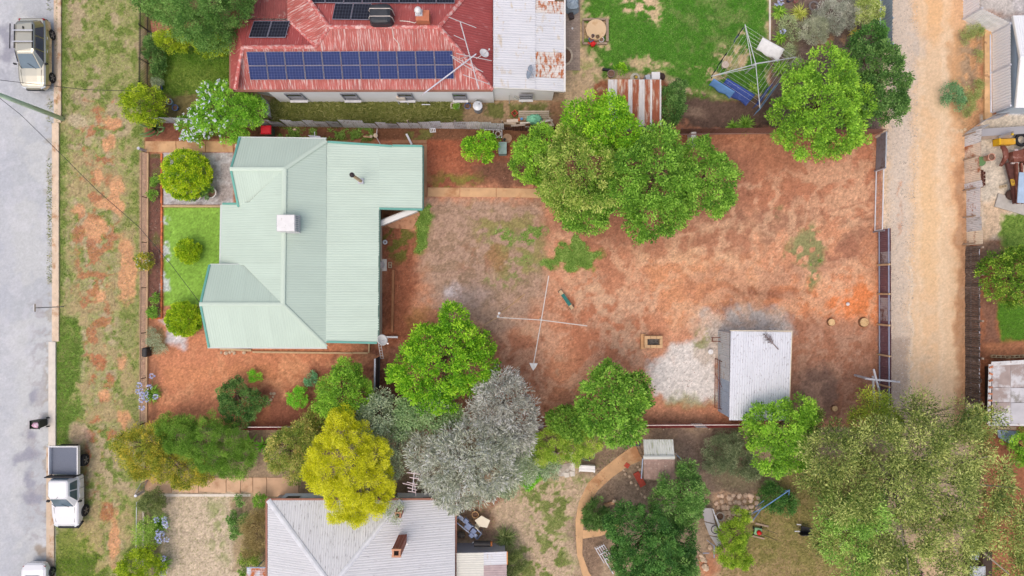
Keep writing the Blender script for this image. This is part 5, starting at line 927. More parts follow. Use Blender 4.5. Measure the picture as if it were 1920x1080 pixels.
# ---------------------------------------------------------------- street things
pl = thing('power_pole', 'green timber power pole leaning out over the road', 'power pole', P(118, 223)); b = P(118, 223); MB().path([b+Vector((0, 0, -.2)), b+Vector((-.03, .02, 4)), b+Vector((-.08, .05, 9.2))], [.15, .14, .12], 12).build('shaft', mat('green_pole', (204, 230, 204), .85, var=.1, scale=3, wear=((180, 190, 170), .35, 3, (1, 1, .2))), pl, smooth=True)
MB().bar(b+Vector((-1.1, .2, 8.6)), b+Vector((1.0, -.1, 8.6)), .1, .1).build('crossarm', M_POST, pl); top = b+Vector((-.07, .05, 8.7)); wm = mat('black_cable', (50, 50, 58), .6)
def cable(label, pts, r=.016): mb = MB(); mb.path(pts, r, 5); return tag(mb.build('overhead_cable', wm), label, 'cable')
cable('thin black cable crossing the parked wagon and the verge to the yellow green bush', [P(-60, 143, 5.4), P(60, 157, 5.25), P(160, 168, 5.3), P(262, 171, 5.4)])
cable('thin black cable slanting over the road below the green pole', [P(-60, 137, 6.2), P(40, 216, 6.0), P(95, 270, 5.8), P(180, 355, 5.2), P(260, 425, 4.6), P(320, 495, 4.0), P(374, 567, 3.9)])
ss = thing('street_sign', 'thin grey sign post standing at the kerb', 'sign', P(119, 575)); b = P(119, 575); MB().tube(b, b+Vector((0, 0, 2.7)), .03).build('post', MATS['gate_grey'], ss); MB().box(b+Vector((0, 0, 2.75)), (.03, .5, .14)).build('blade', mat('aluminium', (1, 1, 1)), ss)
def wheelie(label, c, body, lid, open_=False, rz=0., h=.98):
    t = thing('wheelie_bin', label, 'bin', c); M = Matrix.Rotation(rz, 3, 'Z'); mb = MB(); mb.loft([[c+M @ Vector((x*s, y*s, z)) for x, y in ((-.27, -.3), (.27, -.3), (.27, .3), (-.27, .3), (-.27, -.3))] for s, z in ((.78, .06), (.9, .5), (1, h))], cap=not open_); mb.build('body', body, t)
    if open_: MB().box(c+Vector((0, 0, h-.14)), (.5, .54, .03)).build('bin_floor', body, t)
    else:
        mb = MB(); mb.loft([[c+M @ Vector((x*s, y*s, z)) for x, y in ((-.29, -.34), (.29, -.34), (.29, .34), (-.29, .34), (-.29, -.34))] for s, z in ((1, h), (1, h+.05), (.8, h+.1))]); mb.build('lid', lid, t)
    mb = MB(); mb.tube(c+M @ Vector((-.3, .34, h-.02)), c+M @ Vector((.3, .34, h-.02)), .025); mb.build('handle', body, t)
    for s in (-1, 1):
        q = MB(); q.tube(c+M @ Vector((s*.26, .3, .1)), c+M @ Vector((s*.32, .3, .1)), .1, n=12); q.build('wheel', mat('tyre', (1, 1, 1)), t)
    return t
DG = mat('bin_dark', (48, 54, 50), .6); bb = wheelie('dark open wheelie bin standing on the road edge with a pink bag inside', P(83, 791), DG, DG, True, rz=-1.57)
mb = MB(); mb.rock(P(83, 791)+Vector((.05, -.05, .9)), (.5, .42, .3), 5); tag(mb.build('rubbish_bag', mat('pink_bag', (226, 170, 196), .5, var=.25, scale=5, wear=((236, 226, 232), .5, 4))), 'pink and white rubbish bag inside the open bin on the road', 'bag')
wheelie('wheelie bin with a bright red lid beside the silver fence', P(509, 250), mat('bin_green', (86, 110, 96), .6), mat('red_lid', (226, 36, 52), .45, var=.04), rz=1.57)
tag(MB().box(P(275, 660, .35), (.35, .62, .7)).build('letterbox', mat('black_metal', (1, 1, 1)), bevel=.1), 'black rounded letterbox on the front fence line', 'letterbox')
# ---------------------------------------------------------------- pots
def pot(label, p, r, h, m, soil=True, plant=None, cat='pot', nm='plant_pot', z=0.):
    c = P(p[0], p[1], z); t = thing(nm, label, cat, c); mb = MB(); mb.lathe(c, [(r*.72, 0), (r*.95, h*.9), (r*1.05, h*.92), (r*1.05, h), (r*.86, h), (r*.84, h-.06)], 18, cap=False); mb.build('body', m, t, smooth=False)
    MB().lathe(c, [(r*.84, h-.07), (r*.4, h-.05)], 14).build('soil', mat('bed_soil', (1, 1, 1)), t); return t
MWP = mat('white_pot', (230, 228, 226), .5); MBP = mat('blue_pot', (86, 120, 180), .35); MDP = mat('dark_pot', (70, 58, 60), .6); MTP = mat('terracotta', (1, 1, 1))
pot('white round pot right beside the large clipped bush on the gravel court', (401, 363), .36, .5, MWP); pot('white round pot half under the large clipped bush', (373, 369), .34, .5, MWP)
pot('dark pot among the shrubs behind the picket fence', (293, 118), .17, .3, MDP); pot('dark blue pot at the left edge of the small lawn', (302, 166), .2, .3, MBP); pot('blue pot below the small lawn beside the yellow green bush', (322, 193), .2, .35, mat('blue_pot_pale', (150, 180, 196), .4)); pot('blue rimmed pot in the grass under the small lawn', (332, 204), .2, .3, MBP)
pot('wide blue rimmed pot on the ground left of the rain tank', (877, 200.5), .2, .25, MBP); pot('brown tall planter tub beside the black box near the rusty shed', (1144, 142), .24, .5, mat('tub_brown', (150, 126, 122), .6)); pot('white pot on the corner of the tank frame', (1127, 76), .17, .2, MWP, z=.25); pot('blue pot on the bottom timber of the tank frame', (1107.5, 76), .15, .22, MBP, z=.25); pot('small dark pot standing on the round tank lid', (1111, 69), .1, .2, mat('navy_pot', (60, 66, 96), .5), z=.5); pot('small olive pot standing on the round tank lid', (1120, 70), .12, .15, mat('olive_pot', (110, 104, 70), .6), z=.5)
pot('large round pale pot beside the grey boards', (1347, 965), .27, .4, mat('pale_pot', (206, 196, 186), .7)); pot('terracotta ring pot beside the silver roofed house', (891.5, 962.5), .22, .3, mat('ring_pot', (222, 178, 126), .6)); pot('rusty coppery drum beside the patchwork fence', (1846, 298), .24, .7, mat('copper_drum', (206, 148, 126), .5, wear=((226, 200, 180), .4, 3)), nm='drum', cat='drum'); pot('pink pot at the top of the mulch garden', (1490, 4), .13, .25, mat('pink_pot', (176, 110, 110), .6)); pot('dark blue pot at the top of the mulch garden', (1478, 2), .16, .3, mat('navy_pot', (1, 1, 1)))
# white trough planter, rain tank, window cooler
t = thing('planter_box', 'white square planter with a small green plant against the white wall', 'planter', P(854, 200)); c = P(854, 200); mb = MB()
for x, y, dx, dy in ((0, .16, .58, .05), (0, -.16, .58, .05), (.27, 0, .05, .32), (-.27, 0, .05, .32)): mb.box(c+Vector((x, y, .15)), (dx, dy, .3))
mb.build('box', M_CONCW, t); MB().box(c+Vector((0, 0, .12)), (.5, .27, .2)).build('soil', mat('bed_soil', (1, 1, 1)), t)
t = thing('rain_tank', 'small round galvanised rain tank against the white wall', 'tank', P(897, 207)); c = P(897, 206); mb = MB(); mb.lathe(c, [(.27, 0)]+[(.28+.012*(i % 2), .05+i*.05) for i in range(19)]+[(.29, 1.0)], 24); mb.build('body', mat('galv_tank', (160, 166, 176), .45, metal=.3, var=.06), t); mb = MB(); mb.lathe(c, [(.31, 1.0), (.31, 1.05), (.1, 1.1), (.02, 1.11)], 24); mb.build('lid', mat('tank_lid', (206, 212, 220), .4, metal=.2), t); MB().tube(c+Vector((.1, .1, 1.05)), c+Vector((.1, .1, 1.13)), .035).build('inlet', MATS['dark_metal'], t)
t = thing('window_cooler', 'cream window air cooler on a white frame under the second right window', 'air cooler', P(758, 194)); c = P(758, 191); MB().box(c+Vector((0, .05, 1.25)), (.56, .5, .6)).build('body', mat('cream_plastic', (226, 214, 198), .5), t); mb = MB()
for x in (-.3, .3): mb.bar(c+Vector((x, -.2, 0)), c+Vector((x, -.2, 1.0)), .05)
mb.bar(c+Vector((-.34, -.2, .96)), c+Vector((.34, -.2, .96)), .06); mb.build('stand', M_WP, t); mb = MB()
for i in range(5): mb.box(c+Vector((0, .05+.0, 1.57)), (.4-.07*i, .36-.06*i, .01+.004*i))
mb.build('grille', mat('tan_grille', (190, 160, 136), .7), t)
t = thing('hand_rail', 'low white pipe frame against the white wall', 'rail', P(800, 195)); mb = MB(); mb.path([P(791, 196), P(791, 196, .5), P(806, 196, .5), P(806, 196)], .03); mb.build('pipe', M_WP, t); MB().path([P(802, 190, 1.3), P(806, 193, .3), P(808, 195, .1)], .02).build('hose', wm, t)
# ---------------------------------------------------------------- clotheslines
def hoist(label, center, tips, zc, m, lines=True, zt=None):
    c = P(center[0], center[1], zc); t = thing('clothesline', label, 'clothesline', (c.x, c.y, 0)); zt = zt or zc
    MB().tube((c.x, c.y, 0), (c.x, c.y, zc+.05), .045, n=10).build('post', m, t); T_ = [P(x, y, zt) for x, y in tips]
    for q in T_:
        d = (q-c).normalized(); n = Vector((-d.y, d.x, 0))*.09; mb = MB(); mb.tube(c, q, .028); 
        if lines: mb.tube(c+n*1.4+Vector((0, 0, -.3)), q+Vector((0, 0, -.02)), .02)
        mb.build('arm', m, t)
    if lines:
        mb = MB()
        for f in (.35, .48, .6, .72, .84, .97):
            for i in range(len(T_)): mb.tube(c.lerp(T_[i], f), c.lerp(T_[(i+1) % len(T_)], f), .006, n=3)
        mb.build('line', mat('line_white', (226, 228, 226), .5), t)
    MB().tube((c.x, c.y, zc-.35), (c.x, c.y, zc-.1), .075, n=10).build('hub', m, t); return t
M_HO = mat('hoist_metal', (216, 220, 224), .4, metal=.3)
hoist('rotary clothesline hung with washing on the green lawn', (1417, 120), [(1397, 46), (1493, 107), (1425, 203), (1334, 143)], 1.95, M_HO, zt=1.98)
hoist('bare four armed rotary clothesline without lines in the red yard', (1015, 600), [(1029, 517), (1101, 611), (1000, 685), (932, 595)], 1.8, mat('hoist_bare', (222, 218, 214), .5), lines=False)
def cloth(name, label, cat, corners, m, drop, n=8, sag=.12, spread=.0):
    """cloth hung along a line from corner a to corner b (px, z=1.9), hanging down by drop and blown sideways by spread (vector)"""
    a, b = P(*corners[0], 1.93), P(*corners[1], 1.93); sp = Vector(spread)if spread else Vector((0, 0, 0)); mb = MB(); k = 9
    for i in range(n+1):
        for j in range(k):
            f = j/(k-1); p = a.lerp(b, i/n)+sp*f+Vector((0, 0, -drop*(f**1.3)-.03*math.sin(i*1.9)*f)); p += sp.normalized()*.05*math.sin(i*1.3+f*3)*f if sp.length else Vector((0, 0, 0)); mb.v.append(p)
    for i in range(n):
        for j in range(k-1): mb.f.append((i*k+j, i*k+j+1, (i+1)*k+j+1, (i+1)*k+j))
    o = mb.build(name, m, smooth=True); s = o.modifiers.new('thickness', 'SOLIDIFY'); s.thickness = .012; return tag(o, label, cat, 'washing on the clothesline')
WL = lambda n, c, w=None: mat(n, c, .9, var=.08, scale=6, wear=w)
cloth('bed_sheet', 'white sheet hanging on the right arm side of the clothesline', 'sheet', ((1430, 70), (1471, 92)), WL('white_cloth', (244, 244, 246)), .5, spread=(-.25, -.62, 0))
cloth('towel', 'wide navy blue towel hanging below the clothesline centre', 'towel', ((1364, 146), (1416, 178)), WL('navy_cloth', (62, 82, 150), ((86, 106, 176), .4, 5)), .7, spread=(-.35, -.5, 0))
cloth('towel', 'light blue towel hanging from the left arm of the clothesline', 'towel', ((1338, 147), (1378, 172)), WL('sky_cloth', (110, 156, 214)), .75, spread=(-.1, -.22, 0))
cloth('towel', 'pale blue towel hanging from the lower right line of the clothesline', 'towel', ((1463, 152), (1424, 206)), WL('pale_cloth', (134, 172, 208)), .8, spread=(-.1, -.15, 0))
cloth('towel', 'dark blue towel hanging inside the pale blue towel', 'towel', ((1450, 156), (1424, 194)), WL('navy_cloth', (1, 1, 1)), .8, spread=(-.16, -.1, 0))
for i, (a, b, c, nm) in enumerate((((1394, 50), (1384, 64), (40, 42, 50), 'black shirt highest on the left line of the clothesline'), ((1383, 65), (1376, 76), (70, 84, 140), 'dark blue shirt second from the top on the left line of the clothesline'), ((1362, 98), (1352, 113), (38, 38, 46), 'black garment halfway down the left line of the clothesline'), ((1351, 114), (1344, 126), (44, 44, 52), 'black garment just above the lowest on the left line of the clothesline'), ((1341, 130), (1333, 143), (36, 38, 44), 'black garment lowest on the left line of the clothesline'))):
    cloth('garment', nm, 'garment', (a, b), WL('garment_%s' % 'abcde'[i], c), .45, n=4, spread=(.1, -.03, 0))
tag(MB().lathe(P(1356, 125), [(.14, 0), (.22, .42), (.24, .45), (.1, .47)], 16).build('laundry_stool', mat('beige_plastic', (204, 186, 172), .6)), 'round beige stool on the grass under the clothesline', 'stool')
for p, l in (((934, 593), 'small white peg bag hanging at the left arm tip of the bare clothesline'), ((936, 587), 'small white rag beside the left arm tip of the bare clothesline')): tag(MB().rock(P(*p, 1.6), (.2, .22, .3), 4).build('peg_bag', WL('white_cloth', (1, 1, 1))), l, 'bag', None)
mb = MB(); c = P(1000, 684, 1.75); vs = [c+Vector(v) for v in ((-.26, .12, .05), (.02, .04, .12), (.28, .1, .02), (.0, -.42, -.35), (-.12, -.2, -.1), (.16, -.18, -.12), (0, -.1, -.3))]; mb.add(vs, [(0, 4, 1), (1, 4, 5), (1, 5, 2), (4, 3, 5), (0, 6, 4), (6, 3, 4), (2, 5, 6), (5, 3, 6), (0, 1, 2, 6)]); tag(mb.build('rag', WL('white_cloth', (1, 1, 1))), 'white rag hanging at the bottom arm tip of the bare clothesline', 'rag')
mb = MB(); mb.path([P(932, 595, 1.8), P(905, 611, .9), P(878, 621, .3)], .016, 4); mb.path([P(940, 586, .1), P(962, 569, .05), P(984, 551, .04)], .018, 4); tag(mb.build('rope', mat('tan_rope', (206, 170, 120), .8)), 'tan rope running off the left arm of the bare clothesline', 'rope')
# ---------------------------------------------------------------- yard things
t = thing('bench_plank', 'low plank seat painted teal lying in the red yard', 'bench', P(1061, 562)); A, B = P(1049, 545), P(1073, 579); MB().bar(A+Vector((0, 0, .3)), B+Vector((0, 0, .3)), .22, .06).build('seat', mat('pale_timber', (1, 1, 1)), t, bevel=.01); MB().bar(A.lerp(B, .2)+Vector((0, 0, .335)), A.lerp(B, .8)+Vector((0, 0, .335)), .23, .02).build('cover', mat('teal_paint', (44, 120, 112), .6), t)
for f in (.03, .93): q = A.lerp(B, f); d = (B-A).normalized(); MB().box(q+Vector((0, 0, .13)), (.28, .12, .26), rz=math.atan2(d.y, d.x)+1.57).build('leg', mat('bench_dark', (96, 92, 88), .8), t)
t = thing('fire_pit', 'rectangular cream brick fire pit in the red yard', 'fire pit', P(1219, 640)); c = P(1222, 640); bm_ = MB(); bm_.box((0, 0, .1), (.38, .19, .19)); me = mesh_of(bm_, 'block', mat('cream_block', (222, 182, 138), .9, var=.1, scale=5, rnd=.1)); Ms = []
for k, z in enumerate((0, .2, .4)):
    for x in (-.4, 0, .4):
        for y in (-.3, .3): Ms.append(TR(c+Vector((x, y, z))))
    for x in (-.5, .5): Ms.append(TR(c+Vector((x, 0, z)), 1.571))
instances('block', me, t, Ms); MB().box(P(1205, 640)+Vector((0, 0, .12)), (.32, 1.0, .24)).build('hearth_step', mat('tan_block', (212, 166, 122), .9), t); MB().box(c+Vector((0, 0, .3)), (.8, .38, .04)).build('ash', mat('ash', (110, 104, 100), .95, var=.5, scale=9), t)
mb = MB()
for i in range(9): mb.bar(c+Vector((-.4+i*.1, -.2, .56)), c+Vector((-.4+i*.1, .2, .56)), .02)
mb.build('grill', mat('grill_dark', (92, 84, 80), .6), t)
def stump(label, p, r, h): t = thing('tree_stump', label, 'stump', P(*p)); b = P(*p); MB().lathe(b, [(r*1.1, -.05), (r, h-.02), (r*.97, h)], 14).build('bark', mat('stump_bark', (150, 112, 84), .95, var=.2, scale=8), t); MB().lathe(b+Vector((0, 0, h+.002)), [(r*.93, 0), (r*.9, .012), (.02, .014)], 14).build('cut_face', mat('cut_wood', (226, 190, 140), .85, var=.1, scale=6, wear=((200, 150, 104), .4, 8)), t)
stump('pale cut stump at the edge of the orange soil', (1557, 604), .25, .2); stump('wide round cut stump near the plum fence', (1618, 604), .31, .2); stump('small cut stump below the dark soil near the big gum tree', (1563, 765), .2, .2)
tag(MB().lathe(P(1588, 570), [(.02, .0), (.09, .03), (.125, .12), (.09, .21), (.02, .24)], 14).build('ball', mat('white_ball', (240, 240, 242), .5), smooth=True), 'small white ball on the orange soil', 'ball')
t = thing('leaning_gate', 'rusty mesh gate leaning on the side wall of the white shed', 'gate', P(1341, 725)); M_RU = mat('rust_brown', (120, 70, 58), .8, var=.2, scale=6); a, b, c_, d = P(1341, 672), P(1340, 764), P(1357, 768, 1.1), P(1357, 680, 1.1); mb = MB()
for p, q in ((a, b), (b, c_), (c_, d), (d, a), (a.lerp(d, .5), b.lerp(c_, .5))): mb.tube(p, q, .025)
mb.tube(a.lerp(b, .3), c_.lerp(d, .4), .02); mb.build('frame', M_RU, t); mb = MB()
for i in range(1, 20): mb.tube(a.lerp(b, i/20), d.lerp(c_, i/20), .006, n=3)
for i in range(1, 6): mb.tube(a.lerp(d, i/6), b.lerp(c_, i/6), .006, n=3)
mb.build('wire_mesh', mat('rust_wire', (130, 100, 86), .8), t)
t = thing('trestle', 'short rusty steel trestle against the top corner of the white shed', 'trestle', P(1346, 637)); mb = MB()
for y in (633, 640): mb.bar(P(1334, y, .5), P(1357, y, .55), .05)
for x in (1336, 1355): mb.bar(P(x, 633, .5), P(x, 640, .5), .05); [mb.bar(P(x, y, .5), P(x, y, 0), .04) for y in (633, 640)]
mb.build('frame', M_RU, t)
tag(MB().lathe(P(1330, 659), [(.1, 0), (.16, .2), (.17, .34), (.05, .36)], 12).build('tin', mat('white_plastic', (1, 1, 1))), 'small white tin among dry weeds beside the white shed', 'tin')
t = thing('dead_branch', 'dry dead branch lying on the white shed roof', 'branch', wp.at(1440, 635)); mb = MB(); A, B = wp.at(1432, 626, .08), wp.at(1459, 655, .05); mb.tube(A, B, .02, .035); R_ = random.Random(2); ax = (B-A).normalized(); nn = wp.n.cross(ax)
for i in range(70): f = R_.random()*.62; s = R_.choice((-1, 1)); l = R_.uniform(.2, .42)*(1-abs(f-.3)); p = A.lerp(B, f); mb.tube(p, p+(-ax*.5+nn*s*R_.uniform(.3, 1))*l+wp.n*R_.uniform(-.02, .12), .012, .006, n=3, cap=False)
mb.build('twigs', mat('dry_branch', (140, 124, 122), .95, var=.3), t)
t = thing('poly_bin', 'teal grey square compost bin beside the small bright shrub', 'bin', P(943, 281)); c = P(942.5, 281); mb = MB(); mb.loft([[c+Vector((x*s, y*s, z)) for x, y in ((-.24, -.36), (.24, -.36), (.24, .36), (-.24, .36), (-.24, -.36))] for s, z in ((1.1, 0), (1, .6))]); mb.build('body', mat('teal_bin', (118, 142, 138), .7), t); mb = MB(); mb.loft([[c+Vector((x*s, y*s, z)) for x, y in ((-.27, -.39), (.27, -.39), (.27, .39), (-.27, .39), (-.27, -.39))] for s, z in ((1, .6), (1, .66), (.75, .66), (.72, .63), (.4, .63), (.38, .66))]); mb.build('lid', mat('teal_lid', (146, 172, 168), .6), t)
t = thing('wire_crate', 'white framed wire crate with a pale hose inside against the dark rusty fence', 'crate', P(925, 249)); mb = MB()
for z in (.05, .5):
    for p, q in (((909, 243), (941, 244)), ((941, 244), (941, 258)), ((941, 258), (909, 257)), ((909, 257), (909, 243)), ((925, 243.5), (925, 257.5))): mb.tube(P(*p, z), P(*q, z), .022)
for p in ((909, 243), (941, 244), (941, 258), (909, 257)): mb.tube(P(*p, 0), P(*p, .5), .02)
mb.build('frame', M_WP, t); tag(MB().torus(P(934, 251, .12), .17, .04, 16).build('hose_coil', mat('pale_hose', (214, 206, 200), .6)), 'pale coil of hose inside the white wire crate', 'hose')
t = thing('manhole_slab', 'round tan concrete slab with a dark hole near the compost bin', 'slab', P(951, 260)); MB().lathe(P(951, 260), [(.32, 0), (.32, .1), (.02, .1)], 12).build('slab', mat('tan_slab', (176, 146, 120), .9, var=.15, scale=4), t); MB().lathe(P(946, 262, .1), [(.09, 0), (.09, .14), (.03, .15)], 10).build('cap', DG, t)
tag(MB().box(P(1297, 263, .5), (.35, .9, 1.0)).build('cupboard', M_W, bevel=.02), 'white box standing half under the large bright tree near the brown fence', 'box')
t = thing('hot_water_unit', 'pale grey cylinder water heater against the east wall of the green roofed house', 'water heater', P(716, 497)); MB().lathe(P(714.5, 497), [(.27, .05), (.27, 1.4), (.22, 1.5), (.02, 1.54)], 18).build('tank', mat('grey_tank', (206, 208, 216), .45), t, smooth=False); MB().box(P(714, 497, .03), (.8, .8, .06)).build('base', M_CONCW, t)
def besser(label, p, rz=0): t = thing('concrete_block', label, 'block', P(*p)); c = P(*p); M = Matrix.Rotation(rz, 3, 'Z'); mb = MB(); [mb.box(c+M @ Vector((x, y, .1)), d, M=M) for x, y, d in ((0, .085, (.39, .03, .2)), (0, -.085, (.39, .03, .2)), (-.18, 0, (.03, .14, .2)), (0, 0, (.03, .14, .2)), (.18, 0, (.03, .14, .2)))]; mb.build('shell', mat('besser', (214, 196, 166), .9), t); return t
besser('cream hollow concrete block beside the grey water heater', (732, 497), 1.57); besser('white hollow concrete block on the pale ground beside the rusted truck', (1879, 350), .2)
t = thing('breeze_wall', 'row of cream breeze blocks with square holes near the dirty white shed roof', 'blocks', P(1890, 667)); bm_ = MB(); [bm_.box((x, y, .1), d) for x, y, d in ((0, .07, (.3, .03, .2)), (0, -.07, (.3, .03, .2)), (-.135, 0, (.03, .11, .2)), (.135, 0, (.03, .11, .2)))]; me = mesh_of(bm_, 'block', mat('cream_block2', (214, 190, 150), .9)); instances('block', me, t, [TR(P(1860+i*8.6, 669+abs(i-3)*-.5), random.uniform(-.08, .08)) for i in range(9)])
t = thing('breeze_wall', 'short stack of brown hollow bricks at the foot of the patchwork fence', 'bricks', P(1839, 335)); bm_ = MB(); [bm_.box((x, y, .1), d) for x, y, d in ((0, .06, (.2, .03, .2)), (0, -.06, (.2, .03, .2)), (-.085, 0, (.03, .1, .2)), (.085, 0, (.03, .1, .2)))]; me = mesh_of(bm_, 'brick', mat('brown_block', (128, 88, 76), .9, rnd=.2)); instances('brick', me, t, [TR(P(1838+(i % 2)*4, 322+i*3.4), 1.57+random.uniform(-.1, .1)) for i in range(9)])
tag(MB().torus(P(722, 454, .06), .11, .055, 16).build('pipe_ring', M_WP), 'small white ring lying beside the east wall of the green roofed house', 'ring')
tag(MB().bar(P(711, 632, .35), P(746, 632, .2), .12, .1).build('pipe', M_WP), 'white pipe lying out from the bottom corner of the green roofed house', 'pipe')
dish('white oval satellite dish at the bottom right corner of the green roofed house', P(709, 641, 2.4), P(716, 638, 2.75), (.5, .25, .6), .36, M_W, arm=(.5, -.75))
t = thing('trellis', 'narrow white trellis frame leaning beside the dark side gate', 'trellis', P(712, 658)); mb = MB(); a, b = P(709, 642, 1.9), P(714, 672, .6); n = Vector((.17, 0, 0))
for s in (0, 1): mb.tube(a+n*s, b+n*s, .02)
for i in range(7): mb.tube(a.lerp(b, i/6), a.lerp(b, i/6)+n, .014)
mb.build('frame', M_WP, t)
t = thing('drying_rack', 'white metal rack behind the top edge of the green roof', 'rack', P(590, 254)); mb = MB()
for i in range(4): mb.bar(P(578+i*2, 254+i*1.6, .7), P(600+i*1.2, 256+i*1.4, .7), .04)
mb.bar(P(590, 247, .9), P(590, 260, .6), .05); [mb.bar(P(x, y, 0), P(x, y, .7), .03) for x, y in ((579, 254), (600, 257), (584, 259), (602, 260))]; mb.build('frame', M_WP, t)
t = thing('post_stand', 'tan bearing post with two pale round caps and thin stays behind the green roof', 'post', P(706, 258)); mb = MB(); mb.tube(P(682, 256, .15), P(698, 257, .15), .07); mb.tube(P(705, 255, 0), P(705, 255, .3), .05); mb.build('log', mat('tan_timber', (206, 170, 132), .85), t); mb = MB(); mb.lathe(P(706, 256), [(.14, .2), (.15, .34), (.02, .36)], 12); mb.lathe(P(697, 257), [(.1, .1), (.1, .22), (.02, .24)], 12); mb.build('cap', mat('pale_cap', (214, 196, 172), .85), t); mb = MB(); mb.tube(P(707, 241, .6), P(706, 255, .3), .02); mb.tube(P(706, 258, .3), P(713, 270, .2), .02); mb.build('stay', M_WP, t)
tag(MB().bar(P(762, 251, .25), P(772, 271, .12), .13, .08).build('pipe', M_WP), 'white pipe length slanting behind the top edge of the green roof', 'pipe')
t = thing('vent_grille', 'small white slotted grille on the soil near the silver fence', 'grille', P(811, 244)); mb = MB(); [mb.bar(P(806+i*3.2, 241, .06), P(807+i*3.2, 248, .06), .05, .03) for i in range(4)]; mb.bar(P(806, 241, .06), P(816, 241, .06), .05, .03); mb.bar(P(807, 248, .06), P(817, 247, .06), .05, .03); mb.build('bars', M_WP, t)
tag(MB().rock(P(553, 243, .08), (.3, .2, .2), 2).build('stone', mat('pale_stone', (1, 1, 1))), 'pale stone on the soil beside the red lidded bin', 'stone')
# rubbish pile
t = thing('pallet', 'grey timber pallet standing on edge behind the rubbish pile', 'pallet', P(1000, 213)); bm_ = MB(); bm_.box((0, 0, 0), (2.0, .1, .03)); me = mesh_of(bm_, 'slat', mat('grey_slat', (178, 166, 150), .9, rnd=.12)); instances('slat', me, t, [TR(P(1001, 209+i*3.6, .75-.12*i)) for i in range(5)])
mb = MB(); [mb.bar(P(x, 207, .72), P(x, 224, .2), .06, .08) for x in (973, 1001, 1029)]; mb.build('bearer', M_POST, t)
c = P(1002, 222, .55); R_ = random.Random(9); mb = MB(); n = 22
for k, (rr_, z) in enumerate(((.02, .24), (.25, .2), (.42, .1), (.52, -.08), (.56, -.3))): mb.v += [c+Vector((math.cos(2*math.pi*j/n)*rr_*1.0*R_.uniform(.88, 1.12), math.sin(2*math.pi*j/n)*rr_*.62*R_.uniform(.88, 1.12), z+R_.uniform(-.05, .05))) for j in range(n)]
for i in range(4): mb.f += [(i*n+j, (i+1)*n+j, (i+1)*n+(j+1) % n, i*n+(j+1) % n) for j in range(n)]
tag(mb.build('tarp', mat('mint_tarp', (134, 206, 172), .6, var=.12, scale=4, bump=.6)), 'crumpled mint green tarp on top of the rubbish pile', 'tarp')
for i, (a, b, wd, col, l) in enumerate((((950, 227), (972, 226), .2, (222, 206, 190), 'wide pale board left of the mint tarp'), ((945, 231), (968, 232), .14, (206, 186, 164), 'lower pale board at the left end of the rubbish pile'), ((958, 236), (985, 234), .12, (196, 180, 166), 'grey board below the pale boards of the rubbish pile'), ((975, 231), (1000, 229), .1, (226, 218, 206), 'white board under the left edge of the mint tarp'), ((1006, 236), (1038, 234), .16, (206, 190, 166), 'tan board below the mint tarp'), ((1012, 229), (1036, 225), .12, (214, 206, 196), 'pale board right of the mint tarp'), ((1030, 220), (1038, 236), .1, (190, 180, 160), 'short board closing the right end of the rubbish pile'), ((985, 238), (1035, 239), .1, (150, 140, 132), 'long grey board in front of the rubbish pile'))):
    tag(MB().bar(P(*a, .3+.03*i), P(*b, .35+.02*i), wd, .06).build('board', mat('board_%s' % 'abcdefgh'[i], col, .9, var=.15)), l, 'board', 'boards of the rubbish pile')
tag(MB().box(P(978, 223, .55), (.16, .14, .14), rz=.4).build('blue_tub', mat('blue_plastic', (96, 150, 206), .4)), 'small blue tub beside the mint tarp on the rubbish pile', 'tub'); tag(MB().box(P(973, 224, .5), (.12, .2, .14)).build('brick', M_BRO), 'orange brick beside the blue tub on the rubbish pile', 'brick')
t = thing('milk_crate', 'open red plastic crate on the grass left of the pallet', 'crate', P(965, 214)); c = P(965, 214); M = Matrix.Rotation(.7, 3, 'Z'); mb = MB(); [mb.box(c+M @ Vector((x, y, .15)), d, M=M) for x, y, d in ((0, .15, (.33, .03, .3)), (0, -.15, (.33, .03, .3)), (.15, 0, (.03, .27, .3)), (-.15, 0, (.03, .27, .3)))]; mb.build('sides', mat('orange_red', (206, 84, 70), .5), t)
# round tank lid in its timber frame
t = thing('septic_lid', 'round cream concrete tank lid set in a square timber frame', 'tank lid', P(1116, 60)); MB().lathe(P(1116, 60), [(.68, 0), (.68, .48), (.66, .5), (.02, .51)], 30).build('lid', mat('cream_conc', (226, 196, 158), .9, var=.06, scale=2, wear=((206, 172, 132), .35, 2)), t)
tag(MB().bar(P(1092, 37, .12), P(1134, 37, .12), .12, .24).build('timber_sleeper', M_POST), 'grey timber along the top of the round tank lid', 'timber'); tag(MB().bar(P(1093, 40, .12), P(1093, 82, .12), .1, .24).build('timber_sleeper', M_POST), 'grey timber along the left of the round tank lid', 'timber'); tag(MB().bar(P(1138, 36, .12), P(1138.5, 78, .12), .18, .24).build('timber_sleeper', M_POST), 'wide grey timber along the right of the round tank lid', 'timber'); tag(MB().bar(P(1093, 82, .12), P(1138, 82, .12), .12, .24).build('timber_sleeper', M_POST), 'grey timber along the bottom of the round tank lid', 'timber')
t = thing('watering_can', 'bright red plastic watering can on the bottom timber by the round tank lid', 'watering can', P(1111, 84.5)); c = P(1111, 84.5); mb = MB(); mb.lathe(c, [(.16, 0), (.17, .3), (.1, .36), (.02, .36)], 12); mb.build('body', mat('red_plastic', (222, 40, 40), .4), t); mb = MB(); mb.tube(c+Vector((-.12, 0, .15)), c+Vector((-.32, .02, .36)), .03, .05); mb.path([c+Vector(p) for p in ((.1, 0, .34), (.22, 0, .42), (.24, 0, .2), (.16, 0, .1))], .02); mb.build('spout', mat('red_plastic', (1, 1, 1)), t)
